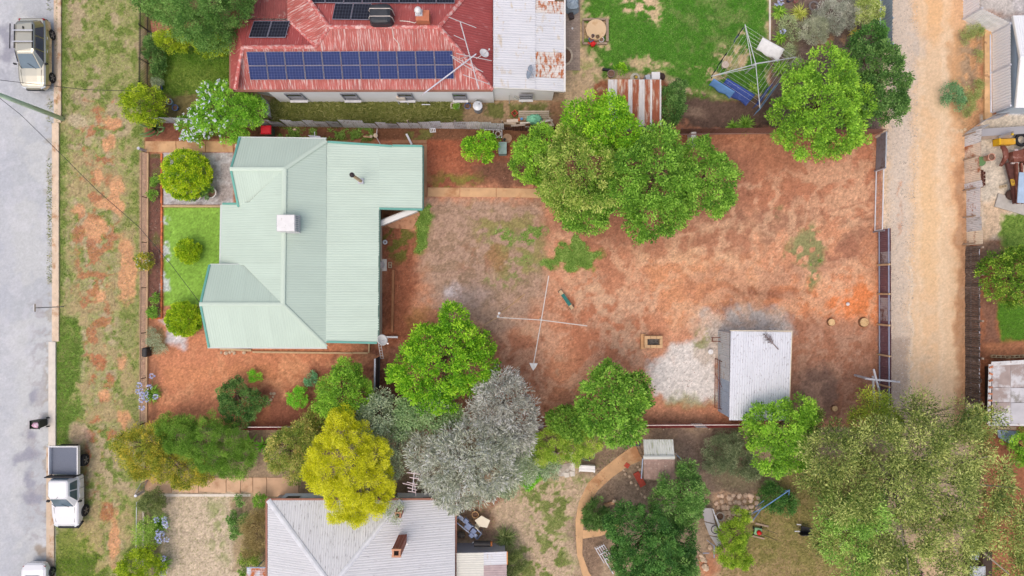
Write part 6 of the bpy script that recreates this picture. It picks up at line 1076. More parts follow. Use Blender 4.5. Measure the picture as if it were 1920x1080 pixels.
t = thing('covered_barbecue', 'barbecue under a grey blue cloth cover on the paver path', 'barbecue', P(1075, 12)); R_ = random.Random(4); mb = MB(); c = P(1072, 10); n = 20
for s, z in ((1.05, .1), (1, .6), (.95, 1.0), (.6, 1.12), (.1, 1.14)): mb.v += [c+Vector((math.copysign(abs(math.cos(a))**.5, math.cos(a))*.42*s*R_.uniform(.82, 1.15), math.copysign(abs(math.sin(a))**.5, math.sin(a))*.62*s*R_.uniform(.9, 1.1), z+R_.uniform(-.05, .05))) for a in (2*math.pi*j/n for j in range(n))]
for i in range(4): mb.f += [(i*n+j, i*n+(j+1) % n, (i+1)*n+(j+1) % n, (i+1)*n+j) for j in range(n)]
mb.build('cover', mat('grey_blue_cloth', (156, 172, 186), .85, var=.15, scale=4, bump=.4), t); MB().box(P(1071, 31, .2), (.3, .34, .4), rz=.3).build('base', MATS['dark_metal'], t)
tag(MB().lathe(P(1073, 54), [(.07, .02), (.07, .08), (.02, .1)], 12).build('bowl', M_W), 'small white bowl on the paver path', 'bowl')
tag(MB().box(P(1137, 131, .15), (.56, .14, .3), rz=-.1).build('black_box', mat('black_plastic', (1, 1, 1)), bevel=.03), 'black plastic trough lying beside the brown tub', 'trough')
t = thing('water_jug_stand', 'white hooded box standing behind the rusty striped shed', 'box', P(1226, 143)); MB().box(P(1227, 146, .5), (.55, .5, 1.0)).build('box', M_W, t, bevel=.04); MB().box(P(1213, 149, .4), (.3, .4, .8), rz=.3).build('side', M_GI, t)
tag(MB().rock(P(1242, 143, .15), (.5, .6, .3), 6).build('dark_basket', mat('dark_basket', (76, 60, 56), .9, wear=((150, 100, 90), .3, 6))), 'dark basket lying right of the white hooded box', 'basket')
c = P(1191, 146, .5); mb = MB(); [mb.torus(c+Vector((0, 0, .05*i)), .3-.03*i, .03, 18, 5) for i in range(5)]; tag(mb.build('hose_coil', mat('cream_hose', (222, 214, 196), .6)), 'coiled cream hose behind the rusty striped shed', 'hose'); tag(MB().box(P(1193, 145, .8), (.12, .14, .14)).build('yellow_tap', mat('yellow_plastic', (230, 190, 50), .4), bevel=.02), 'yellow fitting in the middle of the coiled cream hose', 'tap')
tag(MB().torus(P(1526, 11, .12), .28, .07, 20).build('tyre_ring', mat('grey_tyre', (128, 122, 122), .8)), 'old grey tyre in the mulch garden by the lane', 'tyre')
# ---------------------------------------------------------------- east yard: old truck and parts
t = thing('rusted_truck', 'rusted old truck body without wheels at the right edge', 'truck', P(1900, 315)); M_RT = mat('truck_rust', (128, 76, 62), .75, var=.2, scale=3, bump=.3, wear=((166, 130, 120), .35, 3)); M_RT2 = mat('truck_rust_dark', (96, 60, 54), .8, var=.25, scale=4)
mb = MB(); A = [P(1899, 284, .9), P(1925, 278, .95), P(1935, 300, 1.0), P(1902, 304, .95)]; mb.add(A+[q-Vector((0, 0, .5)) for q in A], [(3, 2, 1, 0), (0, 1, 5, 4), (1, 2, 6, 5), (2, 3, 7, 6), (3, 0, 4, 7)]); mb.build('cowl', M_RT, t, bevel=.04)
mb = MB(); mb.lathe(P(1925, 294, .5), [(.6, 0), (.62, .4), (.5, .62), (.25, .74), (.02, .78)], 18); mb.build('bonnet', M_RT, t, smooth=True)
def arch(nm, p, r, w, a0, a1, rz, m):
    c = P(*p); M = Matrix.Rotation(rz, 3, 'Z'); mb = MB(); N = 10; prof = [(-w/2, -.04), (-w/2, .0), (0, .05), (w/2, 0), (w/2, -.04)]
    mb.loft([[c+M @ Vector((x, math.cos(a)*(r+d), .35+math.sin(a)*(r+d))) for x, d in prof+[prof[0]]] for a in np.linspace(a0, a1, N)]); return mb.build(nm, m, t)
mb = MB(); pts = [P(1876, 276, .75), P(1881, 276, .85), P(1885, 283, .9), P(1886, 294, .85), P(1882, 302, .65), P(1876, 311, .4)]; mb.path(pts, [.1, .15, .17, .17, .15, .1], 8); mb.build('front_fender', M_RT, t, smooth=True)
arch('rear_fender', (1896, 364), .45, .3, -.1, 3.2, .1, M_RT)
mb = MB(); A = [P(1887, 305, .6), P(1905, 304, .6), P(1914, 380, .6), P(1902, 382, .6), P(1897, 345, .6)]; mb.add(A+[q-Vector((0, 0, .18)) for q in A], [(4, 3, 2, 1, 0), (0, 1, 6, 5), (1, 2, 7, 6), (2, 3, 8, 7), (3, 4, 9, 8), (4, 0, 5, 9)]); mb.build('deck', M_RT2, t)
for x in (1905, 1914): MB().bar(P(x, 306, .78), P(x+4, 382, .78), .12, .2).build('chassis_rail', M_RT, t)
MB().bar(P(1896, 306, .7), P(1909, 306, .7), .1, .12).build('crossmember', mat('pale_metal', (206, 190, 186), .5), t); MB().box(P(1899, 342, .64), (.25, .45, .04), rz=.2).build('yellow_panel', mat('yellow_rust', (206, 170, 56), .7, wear=((128, 76, 62), .5, 6)), t)
w_ = MB(); w_.lathe(P(1892, 366), [(.2, .1), (.34, .12), (.36, .25), (.3, .35), (.12, .36)], 16); w_.build('wheel_hub', mat('hub_dark', (86, 64, 56), .8), t); tag(MB().box(P(1916, 352, 1.0), (.5, 2.0, .05), rz=-.06).build('metal_sheet', mat('blue_panel', (176, 198, 222), .5)), 'pale blue panel lying on the chassis of the rusted truck', 'panel')
mb = MB(); [mb.lathe(P(x, y, .7), [(.12, 0), (.14, .1), (.05, .2)], 10) for x, y in ((1904, 283), (1906, 288))]; mb.build('headlamp', mat('lamp_pink', (206, 190, 190), .4), t)
t = thing('engine_cover', 'bright yellow machine cover box above the rusted truck', 'machine part', P(1884, 267)); MB().box(P(1884, 267, .35), (1.05, .4, .6), rz=.04).build('box', mat('machine_yellow', (226, 170, 48), .55, var=.1, scale=4, wear=((206, 180, 110), .35, 4)), t, bevel=.05); MB().box(P(1869, 267, .34), (.1, .44, .62), rz=.04).build('end_plate', mat('machine_yellow2', (240, 190, 30), .5), t)
tag(MB().bar(P(1834, 258, .4), P(1895, 256, .5), .22, .08).build('timber_beam', M_POST), 'grey timber beam running above the yellow machine cover', 'timber'); tag(MB().bar(P(1872, 258, .8), P(1900, 247, .9), .12, .1).build('steel_beam', mat('grey_steel', (140, 132, 128), .6)), 'grey steel beam slanting over the timber beam', 'beam'); tag(MB().bar(P(1834, 249, .5), P(1930, 243, .5), .5, .04).build('iron_sheet', M_GALV2), 'long dull iron sheet lying above the timber beam', 'sheet')
tag(MB().lathe(P(1897, 252, .9), [(.06, 0), (.08, .1), (.03, .16)], 8).build('lamp', mat('yellow_plastic', (1, 1, 1))), 'small yellow lamp on the end of the grey steel beam', 'lamp'); tag(MB().torus(P(1915, 262, .3), .36, .12, 18).build('tyre_ring', mat('tyre', (1, 1, 1))), 'dark tyre lying above the rusted truck', 'tyre'); tag(MB().lathe(P(1838, 303), [(.3, 0), (.32, .1), (.02, .14)], 14).build('green_lid', mat('green_cloth', (108, 144, 96), .8)), 'flat green lid beside the coppery drum', 'lid')
tag(MB().bar(P(1868, 375, .06), P(1925, 392, .06), .9, .1).build('slab_piece', mat('dull_slab', (196, 190, 182), .9)), 'pale concrete slab below the rusted truck', 'slab')
# ---------------------------------------------------------------- crossed poles by the lane
t = thing('crossed_poles', 'three weathered white timber poles crossing over the corner of the plum fence', 'poles', P(1640, 715)); M_WT = mat('white_timber', (206, 206, 214), .8, var=.1, scale=3, wear=((170, 160, 150), .35, 4))
for a, b, w_ in ((P(1622, 710, 2.6), P(1687, 716, 2.6), .11), (P(1638, 692, 2.72), P(1666, 805, 2.3), .10), (P(1636.5, 705, 2.48), P(1640, 765, 2.2), .11)): MB().bar(a, b, w_, w_).build('pole', M_WT, t, bevel=.01)
q = P(1640, 713, 2.5); MB().tube((q.x, q.y, 0), (q.x, q.y, 2.5), .08).build('upright', M_WT, t); q = P(1663, 795, 2.25); MB().tube((q.x, q.y, 0), (q.x, q.y, 2.25), .06).build('upright', M_WT, t)
# ---------------------------------------------------------------- south yard
tv = thing('tv_antenna', 'pinkish white tv antenna with stepped rods above the hedge behind the silver roof', 'antenna', P(774, 925, 2.5)); z = 5.0; MB().tube(P(780, 930, 2.6), P(777, 905, z), .03).build('mast', M_AL2, tv); MB().tube(P(777, 884, z), P(773, 922, z), .03).build('boom', M_AL2, tv)
for a, b in (((763, 886), (787, 889)), ((763, 904), (783, 909)), ((755, 906), (780, 912)), ((764, 914), (782, 919)), ((765, 921), (780, 923)), ((768, 895), (786, 898))): MB().tube(P(*a, z+.02), P(*b, z+.02), .028, n=5).build('rod', mat('antenna_pink', (222, 200, 198), .5), tv)
t = thing('aluminium_trailer', 'long pale blue metal bed frame loaded with grey boxes beside the silver roofed house', 'frame', P(877, 990)); M_PB = mat('pale_blue_metal', (164, 178, 208), .4, metal=.2); A0, A1, B0, B1 = P(862, 966, .7), P(903, 1000, .7), P(853, 977, .7), P(895, 1011, .7); mb = MB()
for a, b in ((A0, A1), (B0, B1), (A0, B0), (A1, B1)): mb.bar(a, b, .07)
for f in (.12, .24, .36): mb.bar(A0.lerp(B0, f), A0.lerp(A1, .45)+(B0-A0)*f, .05)
for q in (A0, A1, B0, B1): mb.bar(q, (q.x, q.y, 0), .05)
mb.build('frame', M_PB, t)
for i, (x, y, s, l) in enumerate(((874, 976, .3, 'blue grey box nearest the top of the pale blue frame'), (878, 986, .42, 'large blue grey box in the middle of the pale blue frame'), (888, 995, .34, 'blue grey box lower on the pale blue frame'), (884, 1003, .3, 'tilted pale box at the lower left of the pale blue frame'))): tag(MB().box(P(x, y, .85), (s, s*.9, .3), rz=-.7).build('box', mat('bluegrey_box', (136, 152, 190), .5, rnd=.12), bevel=.02), l, 'box', 'boxes on the pale blue frame')
tag(MB().lathe(P(892, 1003, .75), [(.1, 0), (.13, .16), (.04, .18)], 12).build('tin', M_PB), 'round pale tin at the lower end of the pale blue frame', 'tin')
t = thing('garden_table', 'cream plastic table and chair beside the terracotta ring pot', 'table', P(905, 977)); M_CR = mat('cream_furniture', (240, 230, 206), .5, var=.03); mb = MB(); mb.prism([P(890, 976, .7), P(903, 967, .7), P(919, 976, .7), P(913, 990, .7), P(899, 987, .7)], .66, .7); mb.build('tabletop', M_CR, t); mb = MB(); [mb.tube(P(x, y), P(x, y, .66), .03) for x, y in ((894, 976), (904, 971), (915, 977), (911, 986))]; mb.build('legs', M_CR, t)
t = thing('garden_chair', 'cream plastic chair pushed against the cream table', 'chair', P(896, 985)); MB().box(P(896, 985, .43), (.34, .34, .04), rz=.8).build('seat', M_CR, t); MB().bar(P(891, 986, .7), P(897, 991, .7), .04, .5).build('backrest', M_CR, t); mb = MB(); [mb.tube(P(x, y), P(x, y, .43), .02) for x, y in ((892, 985), (896, 981), (900, 985), (896, 989))]; mb.build('legs', M_CR, t)
tag(MB().rock(P(865, 1003, .3), (.7, .55, .55), 8).build('boulder', mat('dark_stone', (112, 104, 96), .95)), 'dark boulder by the wall under the pale blue frame', 'boulder')
t = thing('fountain', 'round pinkish stone fountain basin on the old slab', 'fountain', P(1053, 853)); MB().lathe(P(1053, 853), [(.36, 0), (.34, .3), (.36, .34), (.28, .36), (.24, .28), (.02, .26)], 20).build('basin', mat('pink_basin', (214, 176, 158), .85, var=.2, scale=5, wear=((236, 222, 214), .4, 4)), t); MB().rock(P(1052, 853, .38), (.3, .3, .25), 1).build('centre_stone', mat('red_stone', (176, 110, 84), .9), t)
tag(MB().lathe(P(1037, 852), [(.24, 0), (.25, .1), (.02, .12)], 8).build('paver', mat('octagon_paver', (222, 206, 190), .9)), 'eight sided pale paver left of the fountain', 'paver')
for i, (x, y, l) in enumerate(((1070, 851, 'upper white stone piece right of the fountain'), (1070, 860, 'lower white stone piece right of the fountain'), (1073, 888, 'white stone piece at the lower right corner of the old slab'), (1062, 890, 'white stone piece at the bottom of the old slab'))): tag(MB().prism([P(x-5, y-5), P(x+4, y-4), P(x+5, y+4), P(x-3, y+5)], 0, .08).build('flagstone', mat('flagstone', (222, 214, 204), .9, rnd=.06)), l, 'flagstone', 'flagstones round the old slab')
t = thing('garden_bench', 'white slatted garden bench beside the curved path', 'bench', P(1101, 878)); bm_ = MB(); bm_.box((0, 0, 0), (1.05, .1, .03)); me = mesh_of(bm_, 'slat', mat('bench_white', (238, 236, 234), .6)); instances('slat', me, t, [TR(P(1101, 874+i*3, .45), .05*-1) for i in range(4)]); mb = MB(); [mb.bar(P(1087+i*28, 872+i*1.5, .42), P(1086+i*28, 885+i*1.5, .42), .06, .06) for i in (0, 1)]; [mb.bar(P(x, y), P(x, y, .42), .05) for x, y in ((1087, 873), (1115, 874), (1086, 884), (1114, 886))]; mb.build('frame', MATS['bench_white'], t); MB().bar(P(1087, 871.5, .7), P(1115, 873, .7), .05, .4).build('backrest', MATS['bench_white'], t)
mb = MB(); c = P(1101.5, 853, .06); mb.path([c+Vector((.42*math.cos(a)*(1+.12*math.cos(2*a)), .36*math.sin(a), 0)) for a in np.linspace(0, 2*math.pi, 22)], .045, 6); tag(mb.build('garden_hose', mat('green_hose', (150, 176, 138), .6)), 'loop of pale green edging around a small blue stone', 'edging'); tag(MB().rock(P(1100, 854, .1), (.22, .2, .2), 3).build('blue_stone', mat('pale_blue_stone', (156, 184, 214), .6)), 'small blue stone inside the pale green loop', 'stone')
t = thing('drain_box', 'dark metal box with an orange rimmed opening at the head of the curved path', 'box', P(1191, 830)); MB().box(P(1191, 831, .25), (.62, .3, .5)).build('box', mat('dark_box', (78, 80, 88), .6), t); mb = MB(); c = P(1194, 829, .5); [mb.box(c+Vector(o), d) for o, d in (((0, .07, 0), (.2, .04, .04)), ((0, -.07, 0), (.2, .04, .04)), ((.08, 0, 0), (.04, .1, .04)), ((-.08, 0, 0), (.04, .1, .04)))]; mb.build('rim', mat('orange_rim', (206, 120, 70), .7), t); MB().bar(P(1180, 828, .3), P(1182, 834, .3), .1, .5).build('side', M_PB, t)
for p, q, w_, l in (((1173, 876), (1178, 869), .3, 'short red paver piece beside the curved path'), ((1192, 886), (1206, 911), .42, 'long red brick strip beside the small tiled shed')): tag(MB().bar(P(*p, .04), P(*q, .04), w_, .1).build('red_paver', mat('red_paver', (196, 86, 70), .9, var=.15, scale=8)), l, 'paver')
tag(MB().bar(P(1133, 948, .12), P(1155, 940, .12), .2, .2).build('log', mat('tan_log', (206, 160, 124), .9)), 'short pale log beside the dark spiky bush', 'log'); mb = MB(); mb.rock(P(1152, 939, .2), (.4, .34, .3), 4); tag(mb.build('stone', mat('pale_stone', (1, 1, 1))), 'pale stone on the end of the short pale log', 'stone')
t = thing('folded_chair', 'folded white metal garden chair lying at the foot of the dark green tree', 'chair', P(1130, 1040)); mb = MB(); [mb.bar(P(1115+i*4, 1026-i*1.5, .35), P(1133+i*4.0, 1056-i*2, .2), .04) for i in range(5)]; mb.build('slats', M_WP, t); mb = MB(); [mb.bar(P(1117+i*8, 1030+i*10, .4), P(1132+i*6, 1022+i*10, .4), .05) for i in range(3)]; mb.bar(P(1135, 1052, .15), P(1150, 1076, .1), .05); mb.build('frame', M_WP, t)
t = thing('grey_boards', 'pale grey boards leaning in a row with a wire ring on them', 'boards', P(1335, 990)); M_GB = mat('grey_board', (190, 186, 188), .75, var=.05)
for q in ([(1316, 953), (1334, 953), (1341, 982), (1321, 977)], [(1321, 979), (1342, 984), (1349, 1007), (1330, 1003)], [(1331, 1005), (1350, 1009), (1352, 1030), (1346, 1027)]):
    p = [P(x, y, .55) for x, y in q]; mb = MB(); mb.add(p+[v-Vector((0, 0, .05)) for v in p], [(3, 2, 1, 0), (4, 5, 6, 7), (0, 1, 5, 4), (1, 2, 6, 5), (2, 3, 7, 6), (3, 0, 4, 7)]); mb.build('board', M_GB, t)
mb = MB(); [mb.bar(P(x, y, 0), P(x, y, .5), .06) for x, y in ((1320, 956), (1334, 958), (1330, 1000), (1346, 1004))]; mb.build('leg', M_POST, t); tag(MB().torus(P(1341, 993, .58), .26, .02, 22, 5).build('wire_ring', wm), 'thin dark wire ring lying on the grey boards', 'ring'); mb = MB(); [mb.bar(P(1336+i*5, 954+i*12, .8), P(1349+i*5-i*2, 991, .75), .06) for i in (0, 1)]; tag(mb.build('white_rails', M_WP), 'pair of white rails beside the grey boards', 'rails')
t = thing('swing_frame', 'blue steel swing frame standing at the edge of the big gum tree', 'swing frame', P(1440, 950)); M_BS = mat('blue_steel', (116, 156, 206), .45); mb = MB(); a, b = P(1427, 955, 1.9), P(1480, 919, 1.9); mb.tube(a, b, .035); mb.build('top_bar', M_BS, t)
for p, q in (((1427, 955), (1411, 976)), ((1427, 955), (1400, 966)), ((1432, 939), (1417, 950)), ((1480, 919), (1478, 935)), ((1480, 919), (1462, 922))): MB().tube(P(*p, 1.85), P(*q, .05), .03).build('leg', M_BS, t)
mb = MB(); [mb.tube(P(1410+i*3, 962-i*2, .9), P(1424+i*3, 948-i*2, .9), .012) for i in range(5)]; mb.tube(P(1408, 966, .85), P(1424, 957, .9), .03); mb.build('seat', mat('seat_grey', (130, 126, 120), .7), t)
t = thing('lawn_mower', 'green lawn mower with a red engine on the dry grass', 'lawn mower', P(1419, 994)); c = P(1419, 994); MB().box(c+Vector((0, 0, .2)), (.5, .46, .18), rz=-.2).build('deck', mat('mower_green', (140, 190, 146), .5), t, bevel=.06); MB().lathe(c+Vector((.03, -.05, .28)), [(.16, 0), (.16, .12), (.1, .2), (.02, .22)], 14).build('engine', mat('red_plastic', (1, 1, 1)), t, smooth=True); [MB().tube(c+Vector((x, y, .1)), c+Vector((x*1.2, y, .1)), .1, n=12).build('wheel', mat('tyre', (1, 1, 1)), t) for x in (-.24, .24) for y in (-.2, .2)]
mb = MB(); mb.path([c+Vector((.25, .2, .2)), c+Vector((1.1, .02, .75)), c+Vector((1.05, -.4, .75)), c+Vector((.25, -.2, .2))], .018); mb.build('handle', mat('dark_steel', (80, 72, 66), .6), t)
tag(MB().bar(P(1416, 981, .06), P(1441, 987, .06), .12, .1).build('timber_plank', M_POST), 'grey plank above the lawn mower', 'timber'); tag(MB().bar(P(1409, 1004, .06), P(1433, 1010, .06), .1, .1).build('timber_plank', M_POST), 'grey plank below the lawn mower', 'timber')
t = thing('pipe_rack', 'low pale purple pipe frame under the grey boards', 'frame', P(1330, 1036)); mb = MB(); mb.tube(P(1339, 1022, .5), P(1339, 1046, .3), .03); mb.tube(P(1318, 1037, .4), P(1330, 1037, .4), .03); mb.tube(P(1339, 1024, .5), P(1325, 1012, .3), .02); mb.build('pipe', M_PB, t)
t = thing('camp_chair', 'dark folding chair half hidden at the left edge of the big gum tree', 'chair', P(1506, 988)); mb = MB(); mb.bar(P(1494, 983, .45), P(1502, 984, .45), .05); mb.bar(P(1490, 996, .45), P(1500, 996, .45), .06); mb.build('arm', M_WP, t); MB().box(P(1511, 995, .42), (.7, .5, .06), rz=-.2).build('seat', MATS['black_steel'], t); MB().bar(P(1500, 1002, .7), P(1521, 1001, .7), .05, .5).build('backrest', MATS['black_steel'], t)
# ---------------------------------------------------------------- vegetation
def leaf_mat(name, c0, c1, c2, rough=.55, tr=.22):
    if name in MATS: return MATS[name]
    kf = 1.5 if name[:4] == 'weed' else 1.15 if name.split('_')[0] in ('grass', 'weed', 'litter', 'mulch', 'lane', 'flower') else 1.7
    m = bpy.data.materials.new(name); m.use_nodes = True; n = m.node_tree.nodes; L = m.node_tree.links; b = n['Principled BSDF']; b.inputs['Roughness'].default_value = rough; b.inputs['Specular IOR Level'].default_value = .25
    at = n.new('ShaderNodeAttribute'); at.attribute_name = 'tint'; rp = n.new('ShaderNodeValToRGB'); L.new(at.outputs['Fac'], rp.inputs[0])
    e = rp.color_ramp.elements; lc = lambda c: tuple(min(.82, v*kf+.008) for v in C(c))+(1,); e[0].color = lc(c0); e[1].color = lc(c2); k = e.new(.5); k.color = lc(c1)
    t = n.new('ShaderNodeBsdfTranslucent'); mx = n.new('ShaderNodeMixShader'); mx.inputs[0].default_value = tr
    L.new(rp.outputs[0], b.inputs['Base Color']); L.new(rp.outputs[0], t.inputs[0]); L.new(b.outputs[0], mx.inputs[1]); L.new(t.outputs[0], mx.inputs[2]); L.new(mx.outputs[0], n['Material Output'].inputs[0])
    MATS[name] = m; return m
def unit(v): return v/np.maximum(np.linalg.norm(v, axis=1, keepdims=True), 1e-9)
def leaf_mesh(name, pos, d, nrm, ln, wd, tint, m, parent, origin, fold=.0):
    """one four-sided leaf per row: pos = base, d = direction, nrm = face normal"""
    n = len(pos); s = unit(np.cross(d, nrm)); up = unit(np.cross(s, d)); ln = ln[:, None]; wd = wd[:, None]
    v = np.empty((n, 4, 3)); v[:, 0] = pos; mid = pos+d*ln*.5+up*ln*.06; v[:, 1] = mid+s*wd*.5; v[:, 2] = pos+d*ln-up*ln*fold; v[:, 3] = mid-s*wd*.5
    v = v.reshape(-1, 3)-np.array(origin); me = bpy.data.meshes.new(name); me.vertices.add(n*4); me.loops.add(n*4); me.polygons.add(n)
    me.vertices.foreach_set('co', v.ravel().astype(np.float32)); me.loops.foreach_set('vertex_index', np.arange(n*4, dtype=np.int32)); me.polygons.foreach_set('loop_start', np.arange(0, n*4, 4, dtype=np.int32)); me.update(calc_edges=True)
    a = me.attributes.new('tint', 'FLOAT', 'FACE'); a.data.foreach_set('value', np.clip(tint, 0, 1).astype(np.float32)); me.materials.append(m)
    return link(name, me, parent, origin)
def sphere(n): return unit(RNG.normal(size=(n, 3)))
BARK = mat('bark', (140, 116, 98), .95, var=.25, scale=6, bump=.5); BARKG = mat('bark_grey', (176, 164, 150), .95, var=.2, scale=6)
def tree(label, blobs, m, base=None, leaf=.15, asp=.5, dens=1., rc=.32, tight=.75, cat='tree', name='tree', group=None, loose=0., flower=None, up=.5, trunk=.14, bark=None, gap=1., droop=0., limbs=True, inner=.15, zmin=-.35, crown='crown'):
    """blobs: (px, py, radius_px, z_centre, z_radius) ellipsoids of the crown"""
    E = []
    for (x, y, r, z, rz) in blobs: c = P(x, y, z); E.append((np.array(c), r*(H-z)/F, rz))
    if base is None: base = (blobs[0][0]+(960-blobs[0][0])*.02, blobs[0][1]+(540-blobs[0][1])*.02)
    b0 = P(*base); t = thing(name, label, cat, b0, group); cl = []
    for i, (c, r, rz) in enumerate(E):
        n = max(4, int(gap*(4.6 if tight > .9 else 3.5)*(r*r+r*rz)/(rc*rc*2.2))); u = sphere(n*2); u = u[u[:, 2] > zmin][:n]
        f = tight+(1-tight)*RNG.random(len(u))**.6; nz = 1+((.10*np.sin(u[:, 0]*5+i)+.08*np.sin(u[:, 1]*7+2*i)+.06*np.sin(u[:, 2]*9+u[:, 0]*8+3*i)+RNG.normal(size=len(u))*.05) if tight < .9 else 0)
        p = c+u*np.array([r, r, rz])*(f*nz)[:, None]-u*np.array([1, 1, 1])*rc*.35; ok = np.ones(len(p), bool)
        for j, (c2, r2, z2) in enumerate(E):
            if j != i: ok &= ((((p-c2)/np.array([r2, r2, z2]))**2).sum(1) > .55)
        cl.append((p[ok], u[ok]))
        ni = int(len(u)*inner)
        if ni: q = sphere(ni); cl.append((c+q*np.array([r, r, rz])*.62, q))
    cp = np.concatenate([a for a, _ in cl]); cu = np.concatenate([b for _, b in cl]); cp[:, 2] = np.maximum(cp[:, 2], .12)
    leaf *= .85; nl = max(6, int(dens*9.5*rc*rc/(leaf*leaf*asp*1.4))); N = len(cp)*nl; ci = np.repeat(np.arange(len(cp)), nl)
    crad = rc*RNG.uniform(.65, 1.3, len(cp)); o = sphere(N); o[:, 2] = np.abs(o[:, 2])*.75+o[:, 2]*.25; rr = RNG.random(N)**.45*(1+loose*RNG.random(N))
    pos = cp[ci]+o*(crad[ci]*rr)[:, None]*np.array([1, 1, .75])+cu[ci]*(rc*.15*RNG.random(N))[:, None]
    d = unit(o*.9+cu[ci]*.5+sphere(N)*.7+np.array([0, 0, -droop])); nr = unit(np.array([0, 0, up+.45])+o*.5+sphere(N)*.6)
    ct = RNG.normal(size=len(cp))*.23; tint = .5+ct[ci]+RNG.normal(size=N)*.25
    ln = leaf*RNG.uniform(.65, 1.3, N); pos[:, 2] = np.maximum(pos[:, 2], .03)
    o_ = leaf_mesh(crown, pos, d, nr, ln, ln*asp, tint, m, t, tuple(b0)); o_['kind'] = 'stuff'
    if limbs:
        mb = MB(); top = max(E, key=lambda e: e[0][2]); zt = max(.3, top[0][2]-top[2]*.2); fork = Vector((b0.x*.6+top[0][0]*.4, b0.y*.6+top[0][1]*.4, zt*.45)); mb.path([b0-Vector((0, 0, .1)), b0.lerp(fork, .5)+Vector((.04, .03, 0)), fork], [trunk, trunk*.85, trunk*.75], 8); mb.build('trunk', bark or BARK, t); mb = MB(); R_ = random.Random(len(label))
        for c, r, rz in E:
            for k in range(1 if len(E) > 9 else 4 if r > .8 else 2):
                a = R_.uniform(0, 6.28); e = Vector((c[0]+math.cos(a)*r*.6, c[1]+math.sin(a)*r*.6, max(.2, c[2]+rz*(R_.uniform(.3, .8) if bark else R_.uniform(.1, .5))))); md = fork.lerp(e, .5)+Vector((0, 0, .15*r)); mb.path([fork, md, e], [min(.12, trunk*.5), min(.08, trunk*.3), min(.03, trunk*.12)], 5)
        if mb.v: mb.build('limb', bark or BARK, t)
    if flower:
        fm, fn, fs, area = flower; k = []
        sel = np.nonzero(np.ones(len(cp), bool) if area is None else area(960+cp[:, 0]*F/(H-cp[:, 2]), 540-cp[:, 1]*F/(H-cp[:, 2])))[0]
        if len(sel):
            fi = RNG.choice(sel, fn); fp = cp[fi]+cu[fi]*rc*.75+sphere(fn)*.08+np.array([0, 0, rc*.55]); q = np.repeat(fp, 4, 0)+sphere(fn*4)*fs*.45; d = unit(sphere(fn*4)*np.array([1, 1, .3])); l = fs*RNG.uniform(.6, 1.2, fn*4)
            fo = leaf_mesh('flowers', q, d, unit(np.array([0, 0, 1.])+sphere(fn*4)*.3), l, l*.8, RNG.random(fn*4), fm, t, tuple(b0)); fo['kind'] = 'stuff'
    return t
def strap(label, p, r, h, m, n=70, w=.05, cat='plant', name='strappy_plant', group=None, flower=None, each=False, curve=1.):
    """clump of long arching blades; each=True makes every blade an object"""
    b = P(*p); t = thing(name, label, cat, b, group); vs, fs, tn = [], [], []; R_ = r*H/F
    def blade(l, hh, k=5):
        q = [];
        for i in range(k+1):
            f = i/k; x = l*f; z = hh*math.sin(min(1, f*1.15)*math.pi*.62)*(1-.25*curve*f*f); ww = w*(1-f)**.6*(1 if f > .05 else .8)/2+.004; q += [Vector((x, -ww, z)), Vector((x, ww, z))]
        return q, [(2*i, 2*i+2, 2*i+3, 2*i+1) for i in range(k)]
    if each:
        mes = []
        for k in range(3):
            q, f = blade(R_*(1, .85, .6)[k], h*(.55, .85, 1.15)[k]); me = bpy.data.meshes.new('blade'); me.from_pydata([tuple(v) for v in q], [], f); me.materials.append(m); a = me.attributes.new('tint', 'FLOAT', 'FACE'); a.data.foreach_set('value', [random.uniform(.3, .8)]*len(f)); mes.append(me)
        for i in range(n): instances('blade', mes[i % 3], t, [TR(b+Vector((0, 0, .15*(i % 3))), i*2.399+random.uniform(-.1, .1), random.uniform(.85, 1.1))])
        MB().lathe(b, [(.1, 0), (.09, .5*h), (.02, .6*h)], 8).build('stem', BARK, t)
        return t
    for i in range(n):
        a = RNG.random()*6.283; l = R_*RNG.uniform(.55, 1.08); hh = h*RNG.uniform(.4, 1.1)*(1.35-.55*l/R_); q, f = blade(l, hh); M = Matrix.Rotation(a, 3, 'Z'); o = Vector((RNG.normal()*.1*R_, RNG.normal()*.1*R_, 0)); k = len(vs); vs += [tuple(M @ v+o) for v in q]; fs += [tuple(x+k for x in y) for y in f]; tn += [float(RNG.random())]*len(f)
    me = bpy.data.meshes.new('leaves'); me.from_pydata(vs, [], fs); me.materials.append(m); a = me.attributes.new('tint', 'FLOAT', 'FACE'); a.data.foreach_set('value', tn); o = link('leaves', me, t, b); o['kind'] = 'stuff'
    if flower:
        for (x, y, z) in flower:
            e = P(x, y, z); MB().tube(b+Vector((0, 0, .1)), e, .012, n=4).build('flower_stalk', M_STALK, t); nn = 26; u = sphere(nn)*np.array([1, 1, .6]); ln = np.full(nn, .14); fo = leaf_mesh('flower_head', np.array(e)[None]+u*.09, unit(u), unit(np.array([0, 0, 1.])+sphere(nn)*.6), ln, ln*.5, RNG.random(nn), M_FLB, t, tuple(e))
    return t
M_STALK = mat('stalk', (130, 160, 90), .7); M_FLB = leaf_mat('flower_blue', (164, 174, 226), (192, 200, 238), (220, 224, 248)); M_FLW = leaf_mat('flower_pale', (196, 206, 244), (222, 228, 250), (244, 246, 252)); M_FLP = leaf_mat('flower_pink', (206, 120, 150), (232, 160, 184), (244, 200, 214))
